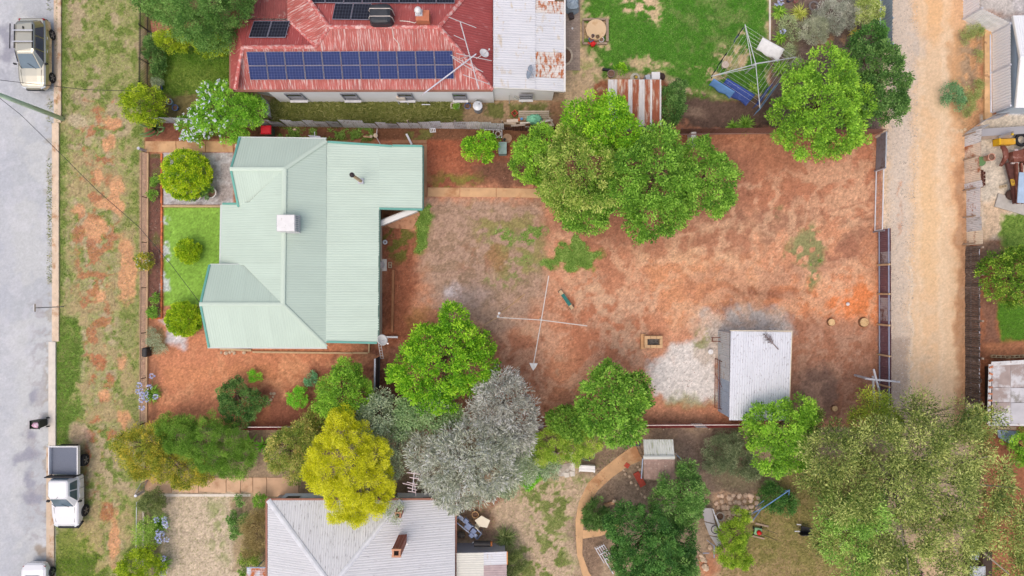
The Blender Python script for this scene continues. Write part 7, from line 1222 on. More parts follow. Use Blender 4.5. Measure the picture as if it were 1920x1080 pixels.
G = {'bright': leaf_mat('leaf_bright', (74, 114, 30), (118, 164, 46), (160, 202, 68)), 'mid': leaf_mat('leaf_mid', (60, 100, 26), (104, 150, 44), (150, 190, 76)), 'dark': leaf_mat('leaf_dark', (44, 78, 30), (78, 118, 52), (120, 154, 82)), 'deep': leaf_mat('leaf_deep', (36, 72, 28), (64, 110, 44), (100, 146, 68)),
     'lime': leaf_mat('leaf_lime', (66, 116, 14), (110, 164, 26), (160, 202, 50)), 'box': leaf_mat('leaf_box', (84, 122, 10), (138, 172, 20), (188, 210, 40)), 'olive': leaf_mat('leaf_olive', (74, 104, 28), (118, 150, 50), (178, 186, 100)), 'yellow': leaf_mat('leaf_yellow', (150, 156, 8), (208, 208, 22), (240, 236, 70)),
     'silver': leaf_mat('leaf_silver', (112, 120, 100), (178, 182, 162), (232, 232, 218)), 'greygreen': leaf_mat('leaf_greygreen', (104, 120, 92), (148, 162, 128), (190, 200, 170)), 'gum': leaf_mat('leaf_gum', (58, 78, 28), (116, 132, 60), (188, 194, 116)), 'gumgreen': leaf_mat('leaf_gumgreen', (74, 112, 40), (122, 164, 66), (168, 200, 100)),
     'gold': leaf_mat('leaf_gold', (84, 108, 28), (144, 150, 46), (200, 180, 66)), 'plumb': leaf_mat('leaf_plumb', (76, 126, 26), (118, 172, 44), (160, 204, 76)), 'bronze': leaf_mat('leaf_bronze', (88, 112, 38), (138, 154, 66), (192, 176, 100)), 'feath': leaf_mat('leaf_feathery', (62, 100, 24), (100, 140, 42), (142, 176, 70)),
     'pepper': leaf_mat('leaf_pepper', (56, 94, 36), (92, 134, 58), (136, 172, 92)), 'strap': leaf_mat('leaf_strap', (64, 106, 22), (112, 158, 40), (168, 204, 84)), 'straw': leaf_mat('leaf_straw', (150, 130, 90), (186, 166, 124), (216, 200, 160)), 'yucca': leaf_mat('leaf_yucca', (80, 150, 34), (126, 192, 56), (170, 220, 96))}
B_ = [G[k] for k in ('bright', 'mid', 'dark')]
# north side trees of the red yard
tree('olive bronze tinted mango like tree in the middle of the back cluster', [(1092, 322, 78, 3.6, 2.2), (1060, 360, 46, 3.0, 1.8), (1085, 270, 52, 3.4, 1.8), (1128, 330, 44, 3.3, 1.8)], G['olive'], (1080, 330), leaf=.17, rc=.34, asp=.42, droop=.2)
tree('leafy green tree below the bronze tinted one reaching down over the red soil', [(1098, 392, 48, 2.6, 1.7), (1074, 400, 26, 2.0, 1.2), (1122, 375, 34, 2.8, 1.5)], G['mid'], (1085, 385), leaf=.16, rc=.33)
tree('bright yellow green tree behind the rusty striped shed', [(1098, 222, 40, 4.0, 1.7), (1142, 216, 36, 4.2, 1.8), (1172, 252, 34, 4.0, 1.7), (1120, 250, 40, 4.0, 1.6)], G['lime'], (1120, 250), leaf=.17, rc=.33)
tree('large bright green tree in the centre of the back cluster', [(1215, 330, 72, 4.4, 2.6), (1232, 280, 44, 4.2, 2.0), (1170, 350, 46, 3.8, 2.0), (1215, 408, 46, 3.4, 2.0), (1262, 350, 46, 4.0, 2.2), (1250, 400, 34, 3.2, 1.8)], G['mid'], (1200, 340), leaf=.17, rc=.35)
tree('rounded bright green tree at the right end of the back cluster', [(1328, 340, 52, 3.6, 2.2), (1305, 300, 36, 3.6, 1.8), (1346, 378, 28, 2.8, 1.5), (1300, 375, 30, 3.0, 1.6)], G['mid'], (1310, 345), leaf=.16, rc=.33)
tree('small round bright green shrub beside the teal compost bin', [(902, 279, 30, 1.3, .9), (893, 267, 18, 1.3, .8), (915, 268, 18, 1.3, .8)], G['lime'], (905, 282), leaf=.15, rc=.26, cat='shrub', name='shrub', trunk=.06)
tree('dense green tree between the manhole slab and the bronze tinted tree', [(1000, 288, 34, 2.4, 1.6), (985, 310, 26, 2.0, 1.4), (1018, 262, 26, 2.4, 1.4), (1005, 325, 20, 1.8, 1.2)], G['bright'], (1003, 295), leaf=.15, rc=.3)
tree('big bright green tree in the top right corner of the red yard', [(1540, 200, 70, 4.2, 2.4), (1510, 245, 48, 3.6, 2.0), (1570, 252, 44, 3.4, 2.0), (1500, 165, 36, 3.8, 1.8), (1552, 140, 44, 4.0, 2.0), (1590, 200, 36, 3.8, 1.8), (1480, 215, 34, 3.2, 1.8)], G['bright'], (1525, 210), leaf=.17, rc=.33)
tree('dark green rounded tree beside the lane behind the big bright tree', [(1648, 170, 46, 3.8, 2.2), (1640, 130, 40, 3.8, 2.0), (1620, 190, 44, 3.6, 2.0), (1660, 205, 30, 3.2, 1.8), (1615, 120, 32, 3.8, 1.8)], G['dark'], (1620, 175), leaf=.14, rc=.28)
tree('small dark leafy tree over the blue grey lane fence', [(1635, 72, 24, 2.6, 1.2), (1612, 80, 20, 2.4, 1.0), (1648, 88, 14, 2.4, .9)], G['deep'], leaf=.13, rc=.24, cat='shrub', name='shrub', trunk=.06)
# south side trees of the red yard
tree('tall bright green tree with a pointed top arm beside the bare clothesline', [(830, 672, 62, 3.4, 2.0), (780, 700, 46, 3.0, 1.8), (860, 632, 36, 3.2, 1.7), (848, 595, 26, 3.0, 1.5), (885, 690, 44, 3.0, 1.8), (800, 640, 34, 3.0, 1.6), (815, 735, 44, 3.0, 1.7), (905, 650, 24, 2.6, 1.3)], G['lime'], (840, 665), leaf=.17, rc=.3, up=.4)
tree('round fresh green tree beside the dark side gate', [(645, 730, 44, 2.8, 1.7), (675, 745, 30, 2.6, 1.5), (622, 752, 30, 2.4, 1.4), (650, 700, 24, 2.6, 1.3)], G['bright'], (650, 725), leaf=.13, rc=.26)
tree('grey green leafy shrub tree between the yellow tree and the side gate', [(706, 768, 30, 2.8, 1.2), (690, 790, 24, 2.8, 1.1), (725, 790, 24, 2.6, 1.1), (716, 745, 16, 2.4, .9)], G['greygreen'], leaf=.16, rc=.28, loose=.4, bark=BARKG)
tree('pale grey green shrub tree left of the silver grey tree', [(775, 768, 34, 2.6, 1.2), (820, 770, 34, 2.6, 1.2), (756, 800, 22, 2.2, 1.0), (850, 775, 24, 2.4, 1.0)], leaf_mat('leaf_greygreen2', (92, 122, 76), (132, 160, 106), (176, 196, 146)), leaf=.16, rc=.28, loose=.4, bark=BARKG)
tree('bright yellow wattle like tree over the silver white roof', [(655, 868, 70, 4.4, 2.2), (640, 815, 40, 4.4, 1.8), (690, 905, 48, 4.2, 1.9), (650, 930, 44, 4.0, 1.9), (610, 880, 38, 4.0, 1.8), (700, 850, 34, 4.2, 1.7), (640, 782, 22, 4.2, 1.3), (670, 955, 26, 3.8, 1.5), (712, 930, 30, 4.0, 1.6)], G['yellow'], (690, 850), leaf=.10, rc=.3, asp=.45, trunk=.2, bark=BARKG)
tree('broad silver grey leaved tree right of the yellow tree', [(880, 850, 66, 4.0, 1.9), (835, 870, 56, 3.8, 1.8), (920, 885, 44, 3.6, 1.7), (865, 905, 50, 3.4, 1.7), (925, 830, 44, 3.8, 1.7), (800, 850, 34, 3.4, 1.5)], G['silver'], (880, 850), leaf=.3, rc=.3, asp=.2, loose=.5, up=.2, gap=.9, inner=.25, dens=.95, trunk=.2, bark=BARKG)
tree('darker silver purple tree behind the broad silver grey one', [(945, 745, 48, 4.0, 1.8), (975, 780, 36, 3.6, 1.6), (915, 770, 38, 3.8, 1.6), (940, 715, 26, 3.6, 1.3), (965, 815, 34, 3.4, 1.4)], leaf_mat('leaf_mauve', (112, 114, 104), (164, 164, 152), (210, 208, 196)), (945, 760), leaf=.26, rc=.3, asp=.2, loose=.6, gap=.85, dens=.8, bark=BARKG)
tree('grey green shrub spilling below the silver grey tree', [(960, 850, 30, 2.2, 1.2), (985, 880, 24, 1.6, 1.0), (950, 905, 26, 1.4, .9)], G['greygreen'], leaf=.16, asp=.3, rc=.28, loose=.5, cat='shrub', name='shrub')
tree('sparse grey shrub between the yellow and the silver trees', [(745, 830, 30, 2.4, 1.1), (735, 875, 24, 2.4, 1.0), (765, 795, 20, 2.0, .9)], G['greygreen'], leaf=.16, asp=.3, rc=.3, loose=.9, dens=.55, inner=0, bark=BARKG, cat='shrub', name='shrub')
tree('bright green tree with drooping leaves over the red fence', [(1145, 745, 50, 3.4, 2.0), (1115, 775, 40, 3.0, 1.8), (1180, 745, 36, 3.2, 1.7), (1140, 705, 28, 3.2, 1.6), (1165, 790, 42, 3.0, 1.8), (1195, 715, 18, 3.0, 1.0)], G['mid'], (1140, 745), leaf=.22, rc=.32, asp=.38, up=.7)
tree('dark green part grown tree just left of the drooping leaf tree', [(1055, 785, 26, 2.2, 1.4), (1075, 800, 26, 2.2, 1.3)], G['feath'], leaf=.14, rc=.26)
tree('yellow green feathery shrub above the stone fountain', [(1035, 830, 34, 1.5, 1.1), (1075, 832, 30, 1.5, 1.0), (1010, 850, 24, 1.2, .9), (1105, 832, 22, 1.3, .8)], leaf_mat('leaf_yg', (96, 130, 34), (146, 174, 56), (186, 204, 92)), leaf=.10, rc=.24, asp=.35, cat='shrub', name='shrub', trunk=.05)
tree('bright green low bush on the dry lawn left of the old slab', [(997, 882, 20, .7, .6), (990, 900, 16, .5, .5), (1010, 868, 14, .7, .5)], leaf_mat('leaf_fresh', (84, 150, 28), (120, 190, 44), (160, 214, 76)), leaf=.10, rc=.2, cat='shrub', name='shrub', trunk=.04)
tree('silvery green bush touching the old slab', [(1033, 874, 18, .8, .7), (1022, 884, 12, .6, .5)], leaf_mat('leaf_sg', (96, 122, 84), (138, 160, 120), (186, 200, 170)), leaf=.16, asp=.25, rc=.2, cat='shrub', name='shrub', trunk=.04)
tree('bright green round tree at the corner of the white shed', [(1460, 800, 46, 3.4, 1.9), (1430, 785, 30, 3.2, 1.5), (1495, 775, 34, 3.4, 1.6), (1445, 850, 36, 3.0, 1.7), (1480, 850, 34, 3.0, 1.6), (1420, 820, 26, 2.8, 1.4)], G['bright'], (1450, 800), leaf=.16, rc=.33)
tree('loose pale green shrub beyond the bright round tree beside the dark soil', [(1520, 775, 18, 2.6, 1.1), (1512, 800, 18, 2.6, 1.0)], G['gum'], leaf=.15, asp=.3, rc=.26, loose=.6, cat='shrub', name='shrub', trunk=.05)
tree('grey green scrubby bush under the red fence', [(1352, 845, 32, .9, .8), (1372, 830, 20, .8, .7), (1340, 868, 22, .7, .6), (1390, 868, 24, .6, .5), (1410, 880, 16, .5, .4)], leaf_mat('leaf_scrub', (72, 88, 58), (106, 120, 84), (150, 158, 120)), leaf=.13, asp=.25, rc=.24, loose=.6, cat='shrub', name='shrub', trunk=.05)
tree('leafy mid green tree beside the small tiled shed', [(1280, 918, 40, 3.0, 1.7), (1255, 945, 36, 2.8, 1.6), (1302, 925, 24, 2.6, 1.3), (1280, 962, 28, 2.6, 1.3), (1285, 880, 16, 2.4, 1.0)], G['pepper'], (1270, 900), leaf=.13, rc=.3)
tree('very dark green broad tree at the bottom with bright tips', [(1215, 1010, 56, 3.8, 2.0), (1180, 985, 44, 3.4, 1.8), (1250, 1040, 50, 3.6, 1.9), (1190, 1050, 50, 3.4, 1.8), (1272, 1012, 30, 3.2, 1.5)], G['deep'], (1210, 990), leaf=.12, rc=.28)
tree('lighter green tree crown overlapping the very dark tree at the bottom edge', [(1270, 1070, 40, 4.2, 1.6), (1240, 1020, 22, 4.6, 1.0), (1205, 1090, 34, 4.2, 1.5)], G['pepper'], (1240, 1050), leaf=.12, rc=.28)
tree('dark spiky dome bush beside the bend of the curved path', [(1116, 960, 22, .6, .7), (1110, 978, 15, .4, .5), (1126, 976, 17, .4, .5)], G['dark'], leaf=.24, asp=.14, rc=.2, up=.2, cat='shrub', name='shrub', limbs=False, dens=1.3)
tree('yellow green small tree right of the grey boards', [(1376, 1002, 27, 1.7, 1.1), (1368, 1037, 25, 1.6, 1.0), (1390, 1045, 20, 1.4, .9), (1385, 970, 18, 1.4, .8)], leaf_mat('leaf_yg2', (84, 118, 22), (128, 160, 38), (170, 190, 66)), leaf=.10, rc=.24, cat='shrub', name='shrub')
tree('dark shrub under the blue swing frame', [(1450, 935, 26, .8, .6), (1475, 945, 20, .7, .5), (1440, 918, 16, .6, .5)], G['deep'], leaf=.1, rc=.22, loose=.5, cat='shrub', name='shrub', trunk=.04)
# the big gum
gum = [(1560, 850, 60, 6.0, 1.8), (1640, 840, 60, 6.4, 1.9), (1720, 830, 56, 6.6, 1.8), (1800, 840, 56, 6.4, 1.8), (1590, 930, 60, 6.2, 1.9), (1680, 910, 64, 7.0, 2.0), (1770, 920, 60, 6.8, 1.9), (1850, 900, 52, 6.2, 1.7), (1620, 1010, 56, 5.6, 1.7), (1700, 1000, 50, 6.2, 1.7), (1800, 1000, 56, 6.2, 1.7), (1880, 990, 52, 6.0, 1.7), (1560, 1000, 36, 5.0, 1.4), (1530, 890, 34, 5.0, 1.4), (1720, 775, 30, 5.4, 1.1), (1840, 790, 34, 5.4, 1.2), (1660, 1070, 46, 5.4, 1.4), (1780, 1075, 46, 5.6, 1.5), (1900, 1075, 50, 5.6, 1.5)]
tree('huge olive green gum tree filling the bottom right corner', gum, G['gum'], (1660, 880), leaf=.2, rc=.42, asp=.3, loose=.7, dens=.68, gap=.62, inner=.5, trunk=.34, bark=BARKG, up=.35, droop=.3, tight=.6)
tree('brighter green branch mass on the lower left of the huge gum tree', [(1590, 1010, 50, 5.8, 1.4), (1560, 960, 34, 5.4, 1.2), (1620, 960, 44, 6.6, 1.3), (1600, 1060, 40, 5.2, 1.2)], G['gumgreen'], (1620, 960), leaf=.18, rc=.36, asp=.32, loose=.6, dens=.7, gap=.6, inner=.2, trunk=.2, bark=BARKG)
tree('sparse twiggy branches reaching from the huge gum tree over the lane', [(1720, 748, 26, 5.0, .8), (1755, 775, 30, 5.0, .8), (1690, 770, 22, 5.0, .8), (1790, 770, 26, 5.0, .8)], G['gum'], (1700, 800), leaf=.15, rc=.3, asp=.3, loose=1.0, dens=.22, gap=.6, inner=0, trunk=.1, bark=BARKG)
tree('yellow tipped shrub growing through the crossed poles', [(1640, 755, 26, 3.2, 1.0), (1660, 790, 30, 3.0, 1.0), (1610, 790, 24, 2.8, .9), (1625, 745, 14, 3.0, .7)], leaf_mat('leaf_yt', (90, 116, 36), (140, 164, 56), (206, 206, 80)), leaf=.16, rc=.3, asp=.32, loose=.7, dens=.55, cat='shrub', name='shrub')
tree('dark shrub at the foot of the paling fence under the gum branches', [(1828, 780, 16, 1.6, .9), (1812, 790, 12, 1.4, .7)], G['deep'], leaf=.12, rc=.22, loose=.5, cat='shrub', name='shrub', trunk=.04)
tree('pink flowering oleander at the bottom edge under the gum tree', [(1685, 1045, 24, 3.0, 1.2), (1695, 1075, 28, 2.8, 1.2)], G['dark'], leaf=.16, asp=.28, rc=.26, flower=(M_FLP, 130, .09, None), cat='shrub', name='shrub')
tree('thick dark green bush at the right edge above the small lawn', [(1885, 520, 46, 1.8, 1.3), (1868, 495, 26, 1.5, 1.0), (1910, 495, 36, 1.8, 1.2), (1890, 555, 24, 1.3, .9), (1920, 545, 30, 1.6, 1.0)], leaf_mat('leaf_lemon', (58, 92, 20), (98, 136, 34), (150, 176, 62)), (1895, 520), leaf=.15, rc=.28, cat='shrub', name='shrub')
tree('bright green shrub at the right edge below the dirty white shed roof', [(1915, 830, 24, 1.4, 1.0), (1912, 855, 16, 1.2, .8)], G['bright'], leaf=.13, rc=.25, cat='shrub', name='shrub')
# front gardens
tree('large clipped round bush on the gravel court', [(350, 328, 45, .9, 1.05)], G['box'], (352, 330), leaf=.11, rc=.2, asp=.6, tight=.97, dens=1.25, cat='bush', name='round_bush', limbs=False, zmin=-.6, inner=.7)
tree('small clipped round bush standing on the front lawn', [(354, 471, 23, .5, .55)], G['box'], leaf=.08, rc=.15, asp=.6, tight=.95, dens=1.3, cat='bush', name='round_bush', limbs=False, zmin=-.6, inner=.7)
tree('clipped round bush at the corner of the front lawn by the gable', [(345, 598, 32, .75, .8)], G['box'], leaf=.09, rc=.17, asp=.6, tight=.96, dens=1.3, cat='bush', name='round_bush', limbs=False, zmin=-.6, inner=.7)
tree('round speckled shrub straddling the front fence', [(273, 491, 16, .7, .6)], G['gold'], leaf=.1, rc=.18, cat='bush', name='shrub', limbs=False, flower=(M_FLW, 14, .05, None))
tree('yellow green round bush beside the picket fence end', [(270, 198, 34, 1.4, 1.2), (290, 190, 22, 1.3, 1.0), (252, 182, 18, 1.3, .9), (285, 212, 22, 1.1, .9)], G['gold'] if False else leaf_mat('leaf_gy', (84, 114, 12), (130, 156, 22), (180, 194, 46)), leaf=.11, rc=.24, cat='bush', name='shrub')
tree('big plumbago bush dusted with pale blue flowers before the green roof', [(430, 200, 44, 1.9, 1.3), (395, 215, 34, 1.6, 1.1), (465, 215, 32, 1.8, 1.2), (440, 240, 34, 1.3, 1.0), (480, 200, 18, 1.7, 1.0), (405, 180, 26, 1.6, 1.0)], G['plumb'], leaf=.12, rc=.26, cat='bush', name='shrub', flower=(M_FLW, 170, .09, lambda x, y: (x < 430)))
tree('low plumbago bush full of pale blue flowers at the concrete path', [(362, 243, 24, .8, .7), (378, 252, 20, .7, .6), (350, 232, 14, .8, .6)], G['plumb'], leaf=.11, rc=.22, cat='bush', name='shrub', flower=(M_FLW, 230, .085, None), limbs=False)
tree('broad feathery tree over the porch at the top left', [(370, 25, 56, 4.6, 2.2), (320, 2, 44, 4.4, 2.0), (420, 20, 46, 4.4, 2.0), (402, 60, 38, 4.0, 1.8), (365, 38, 30, 3.8, 1.6), (300, -10, 40, 4.4, 1.8), (440, -15, 40, 4.4, 1.8)], G['pepper'], (370, 40), leaf=.13, rc=.36, asp=.35, loose=.3)
tree('yellow green hedge clump along the porch edge', [(320, 78, 20, .9, .7), (340, 80, 16, .8, .6), (305, 72, 14, .8, .6), (385, 88, 20, .8, .6), (410, 86, 20, .8, .6)], G['feath'] if False else leaf_mat('leaf_hedge', (92, 120, 16), (136, 160, 26), (180, 192, 52)), leaf=.1, rc=.2, cat='bush', name='hedge', limbs=False)
tree('dark leafy bed of shrubs along the inside of the picket fence', [(290, 100, 16, .6, .5), (285, 82, 14, .6, .5), (298, 126, 14, .5, .4), (292, 142, 10, .4, .3), (300, 108, 10, .5, .4)], G['deep'] if False else G['dark'], leaf=.11, rc=.18, loose=.4, cat='bush', name='shrub', limbs=False)
tree('small blue green shrub beside the dark blue pot', [(296, 158, 10, .4, .35)], G['greygreen'], leaf=.12, asp=.25, rc=.16, cat='plant', name='shrub', limbs=False)
for a, l in (((290, 560, 8, .3, .3), 'small bright weed clump high in the mulch bed near its lower end'), ((289, 585, 11, .3, .3), 'wider weed clump at the lower end of the mulch bed'), ((290, 340, 8, .25, .25), 'upper weed clump in the mulch bed beside the gravel court'), ((286, 365, 9, .25, .2), 'second weed clump in the mulch bed beside the gravel court')): tree(l, [a], G['mid'], leaf=.09, rc=.14, loose=.5, cat='plant', name='weed', limbs=False)
tree('straggly grey shrub by the black letterbox', [(290, 640, 14, .4, .35), (300, 655, 10, .3, .3), (286, 625, 8, .4, .3)], G['greygreen'], leaf=.09, asp=.25, rc=.18, loose=.8, dens=.5, cat='plant', name='shrub', limbs=False)
tree('fern like plant in the right white pot', [(389, 364, 10, .7, .25), (394, 356, 6, .7, .2)], G['dark'], leaf=.1, asp=.4, rc=.16, cat='plant', name='potted_plant', limbs=False); tree('fern like plant in the left white pot', [(364, 371, 7, .6, .2)], G['dark'], leaf=.1, asp=.4, rc=.15, cat='plant', name='potted_plant', limbs=False)
tree('dark green double bush in the red front yard', [(440, 740, 28, 1.0, .9), (462, 758, 26, 1.0, .9), (432, 765, 22, .9, .8), (485, 750, 18, .9, .8), (450, 780, 24, .8, .7)], G['dark'], leaf=.11, rc=.24, cat='bush', name='shrub')
tree('small round bright bush in the middle of the red front yard', [(559, 746, 19, .7, .6), (568, 738, 8, .6, .5)], leaf_mat('leaf_fresh', (84, 150, 28), (120, 190, 44), (160, 214, 76)), leaf=.10, rc=.18, cat='bush', name='shrub', trunk=.04)
tree('tiny green plant left of the small blue green one', [(479, 704, 11, .4, .4)], leaf_mat('leaf_fresh', (1, 1, 1), (1, 1, 1), (1, 1, 1)), leaf=.09, rc=.15, cat='plant', name='shrub', limbs=False); tree('tiny blue green plant below the house corner bed', [(583, 711, 12, .4, .4)], leaf_mat('leaf_bg', (60, 110, 70), (88, 146, 96), (130, 180, 136)), leaf=.09, rc=.15, cat='plant', name='shrub', limbs=False)
tree('golden orange callistemon like shrub at the street end of the long hedge', [(262, 838, 38, 1.5, 1.1), (295, 830, 34, 1.6, 1.1), (270, 870, 30, 1.3, 1.0), (320, 870, 34, 1.4, 1.0), (350, 885, 28, 1.2, .9), (235, 830, 20, 1.3, .8), (385, 885, 22, 1.1, .8)], G['gold'], leaf=.13, asp=.3, rc=.25, loose=.3, cat='hedge', name='hedge')
tree('feathery bright green hedge in the middle of the long row', [(345, 815, 38, 1.8, 1.2), (390, 820, 42, 1.8, 1.2), (425, 830, 36, 1.7, 1.2), (320, 800, 26, 1.6, 1.0), (440, 865, 30, 1.5, 1.0), (400, 855, 32, 1.6, 1.0), (462, 850, 22, 1.4, .9)], G['feath'], leaf=.11, asp=.25, rc=.26, loose=.4, cat='hedge', name='hedge')
tree('bronze tipped loose shrub between the yuccas and the yellow tree', [(545, 835, 36, 1.9, 1.2), (570, 815, 28, 1.9, 1.1), (525, 855, 28, 1.6, 1.0), (555, 875, 28, 1.5, 1.0), (580, 850, 20, 1.6, .9)], G['bronze'], leaf=.13, asp=.35, rc=.28, loose=.4, cat='shrub', name='shrub')
tree('low bronze shrub under the round fresh green tree', [(600, 790, 18, 1.2, .8), (590, 775, 12, 1.2, .6)], G['bronze'], leaf=.12, rc=.22, loose=.4, cat='shrub', name='shrub', limbs=False)
strap('larger bright green yucca rosette beside the long hedge', (473, 829), 22, .8, G['yucca'], n=34, w=.09, each=True, name='yucca'); strap('smaller bright green yucca rosette right of the larger one', (498, 832), 17, .7, G['yucca'], n=28, w=.08, each=True, name='yucca')
strap('agapanthus with a loose ring of blue flowers at the front fence', (289, 738), 19, .5, G['strap'], n=120, name='agapanthus', flower=[(261, 722, 1), (263, 733, 1.05), (267, 740, 1), (265, 750, 1.05), (273, 738, .9), (280, 726, .8), (285, 705, .8), (291, 744, .8), (274, 749, .9), (266, 764, 1), (258, 735, 1)])
strap('upper blue flowered agapanthus beside the white pipe fence', (302, 978), 22, .55, G['strap'], n=130, name='agapanthus', flower=[(308, 974, 1), (309, 981, 1), (293, 975, .9), (297, 998, 1), (303, 1001, .9), (312, 1012, .8), (296, 1009, 1), (299, 1014, .9), (311, 986, .9)])
strap('lower blue flowered agapanthus half under the yellow green bush', (308, 1055), 18, .5, G['strap'], n=100, name='agapanthus', flower=[(306, 1047, .9), (303, 1058, .9), (303, 1077, .9), (308, 1074, .9)])
for i, (p, r, m_, l) in enumerate((((1459, 24), 17, 'strap', 'dark strappy clump at the top of the mulch garden edge'), ((1497, 27), 18, 'yg', 'yellowish strappy clump right of the dark one in the mulch garden'), ((1460, 74), 15, 'strap', 'strappy clump at the end of the narrow concrete strip'), ((1460, 130), 19, 'strap', 'wide strappy clump beside the right arm of the clothesline'), ((1410, 168), 14, 'strap', 'strappy clump behind the navy towel'))):
    strap(l, p, r, .5, G['strap'] if m_ == 'strap' else leaf_mat('leaf_ygs', (120, 134, 40), (164, 172, 70), (206, 206, 116)), n=110, w=.045, name='strappy_plant', flower=[(p[0]-2, p[1]-18, .9), (p[0]+6, p[1]-20, .9)] if i in (0,) else ([(1468, 59, .9)] if i == 2 else None))
strap('yellow spiky plant in the mulch garden near the lane', (1599, 61), 13, .5, leaf_mat('leaf_spike', (170, 150, 50), (206, 186, 80), (226, 210, 120)), n=26, w=.06, name='spiky_plant')
tree('large lavender grey bush in the mulch garden', [(1560, 30, 32, .8, .7), (1590, 28, 24, .8, .6), (1540, 48, 18, .6, .5), (1610, 18, 18, .8, .6)], leaf_mat('leaf_lav', (120, 126, 110), (158, 162, 146), (200, 202, 188)), leaf=.12, asp=.2, rc=.2, loose=.4, up=.2, cat='bush', name='shrub', limbs=False)
tree('round pale sage bush below the large lavender grey one', [(1527, 57, 26, .7, .7)], leaf_mat('leaf_sage', (130, 138, 112), (166, 172, 144), (202, 204, 180)), leaf=.13, asp=.18, rc=.2, loose=.4, up=.2, cat='bush', name='shrub', limbs=False)
tree('variegated yellow green shrub along the blue grey lane fence', [(1625, 14, 18, 1.2, .8), (1620, 40, 16, 1.1, .7), (1640, 25, 14, 1.2, .7), (1612, 0, 14, 1.2, .6)], leaf_mat('leaf_var', (110, 132, 50), (160, 176, 90), (210, 214, 150)), leaf=.12, rc=.2, loose=.4, cat='shrub', name='shrub', limbs=False)
tree('low grey green ground plants beside the strappy clumps', [(1480, 50, 16, .3, .2), (1490, 62, 12, .3, .2), (1478, 92, 12, .3, .2), (1486, 112, 12, .3, .2), (1476, 42, 10, .3, .2)], leaf_mat('leaf_gp', (104, 124, 80), (144, 160, 112), (190, 200, 156)), leaf=.1, asp=.35, rc=.18, loose=.8, dens=.6, cat='plant', name='ground_plant', limbs=False)
tree('dark shrub right of the rusty striped shed', [(1262, 180, 22, 1.3, 1.0), (1258, 205, 22, 1.3, 1.0), (1272, 165, 14, 1.1, .8), (1256, 225, 14, 1.0, .7)], G['dark'], leaf=.11, rc=.24, loose=.3, cat='shrub', name='shrub')
tree('small fresh green potted bush beside the brown tub', [(1165, 131, 11, .5, .4)], G['lime'], leaf=.11, rc=.17, cat='plant', name='potted_plant', limbs=False); tree('small green plant growing in the white square planter', [(857, 199, 5, .5, .25)], G['mid'], leaf=.09, rc=.12, cat='plant', name='potted_plant', limbs=False)
strap('low green grassy shrub against the plain brown fence', (1395, 236), 20, .5, G['feath'], n=150, w=.04, name='grass_clump'); strap('second low grassy shrub left along the plain brown fence', (1372, 238), 14, .45, G['feath'], n=90, w=.04, name='grass_clump')
tree('blue green weed shrub on the lane verge', [(1785, 175, 18, .6, .4), (1795, 190, 14, .5, .35), (1776, 190, 10, .4, .3)], leaf_mat('leaf_bgw', (66, 106, 66), (100, 144, 94), (146, 182, 134)), leaf=.1, rc=.2, loose=.5, cat='shrub', name='weed', limbs=False)
tree('olive weed shrub right of the blue green one on the lane verge', [(1815, 195, 14, .5, .3), (1822, 175, 14, .5, .3), (1832, 160, 10, .4, .3), (1815, 210, 10, .4, .3)], leaf_mat('leaf_ow', (96, 118, 56), (136, 150, 84), (176, 184, 120)), leaf=.09, asp=.3, rc=.18, loose=.8, dens=.6, cat='shrub', name='weed', limbs=False)
tree('upper weed patch by the white gate sheet', [(1815, 62, 12, .4, .3), (1830, 58, 12, .4, .3), (1808, 74, 8, .3, .2), (1832, 105, 9, .3, .25)], leaf_mat('leaf_ow', (1, 1, 1), (1, 1, 1), (1, 1, 1)), leaf=.09, asp=.3, rc=.18, loose=.8, dens=.6, cat='shrub', name='weed', limbs=False)
# south house front garden
tree('dark bush just inside the mesh gate', [(292, 938, 20, .8, .6), (278, 945, 14, .7, .5), (300, 950, 12, .6, .5)], leaf_mat('leaf_db', (66, 84, 42), (100, 116, 60), (140, 150, 90)), leaf=.1, asp=.35, rc=.2, loose=.4, cat='bush', name='shrub', limbs=False)
tree('light green loose bush along the white pipe fence', [(268, 1000, 18, .8, .5), (276, 985, 14, .7, .5), (272, 1015, 14, .8, .5), (288, 1010, 12, .6, .4)], leaf_mat('leaf_lg', (96, 134, 40), (138, 172, 66), (180, 204, 104)), leaf=.1, rc=.2, loose=.5, dens=.7, cat='bush', name='shrub', limbs=False)
tree('yellow green bush at the bottom left by the verge', [(275, 1045, 26, 1.1, .8), (250, 1060, 24, 1.1, .8), (285, 1070, 24, 1.0, .7), (235, 1070, 16, 1.0, .6)], leaf_mat('leaf_gy', (1, 1, 1), (1, 1, 1), (1, 1, 1)), leaf=.11, rc=.22, cat='bush', name='shrub', limbs=False)
tree('leafy green weeds in the dry bed beside the silver roof', [(445, 985, 14, .6, .4), (435, 970, 10, .5, .4), (462, 975, 10, .6, .4), (440, 1000, 8, .4, .3), (450, 940, 8, .5, .3)], G['pepper'], leaf=.12, rc=.18, loose=.5, cat='shrub', name='shrub', limbs=False)
tree('small round dark green bush at the roof corner of the bottom house', [(487, 938, 13, .7, .5)], G['mid'], leaf=.09, rc=.17, cat='bush', name='shrub', limbs=False)
tree('dry straw coloured shrub against the silver roof edge', [(478, 985, 22, .9, .6), (485, 1010, 18, .9, .6), (470, 1025, 18, .7, .5), (488, 965, 14, .8, .5)], leaf_mat('leaf_dry', (106, 96, 56), (150, 134, 84), (190, 172, 122)), leaf=.16, asp=.12, rc=.22, loose=.9, dens=.8, cat='shrub', name='shrub')
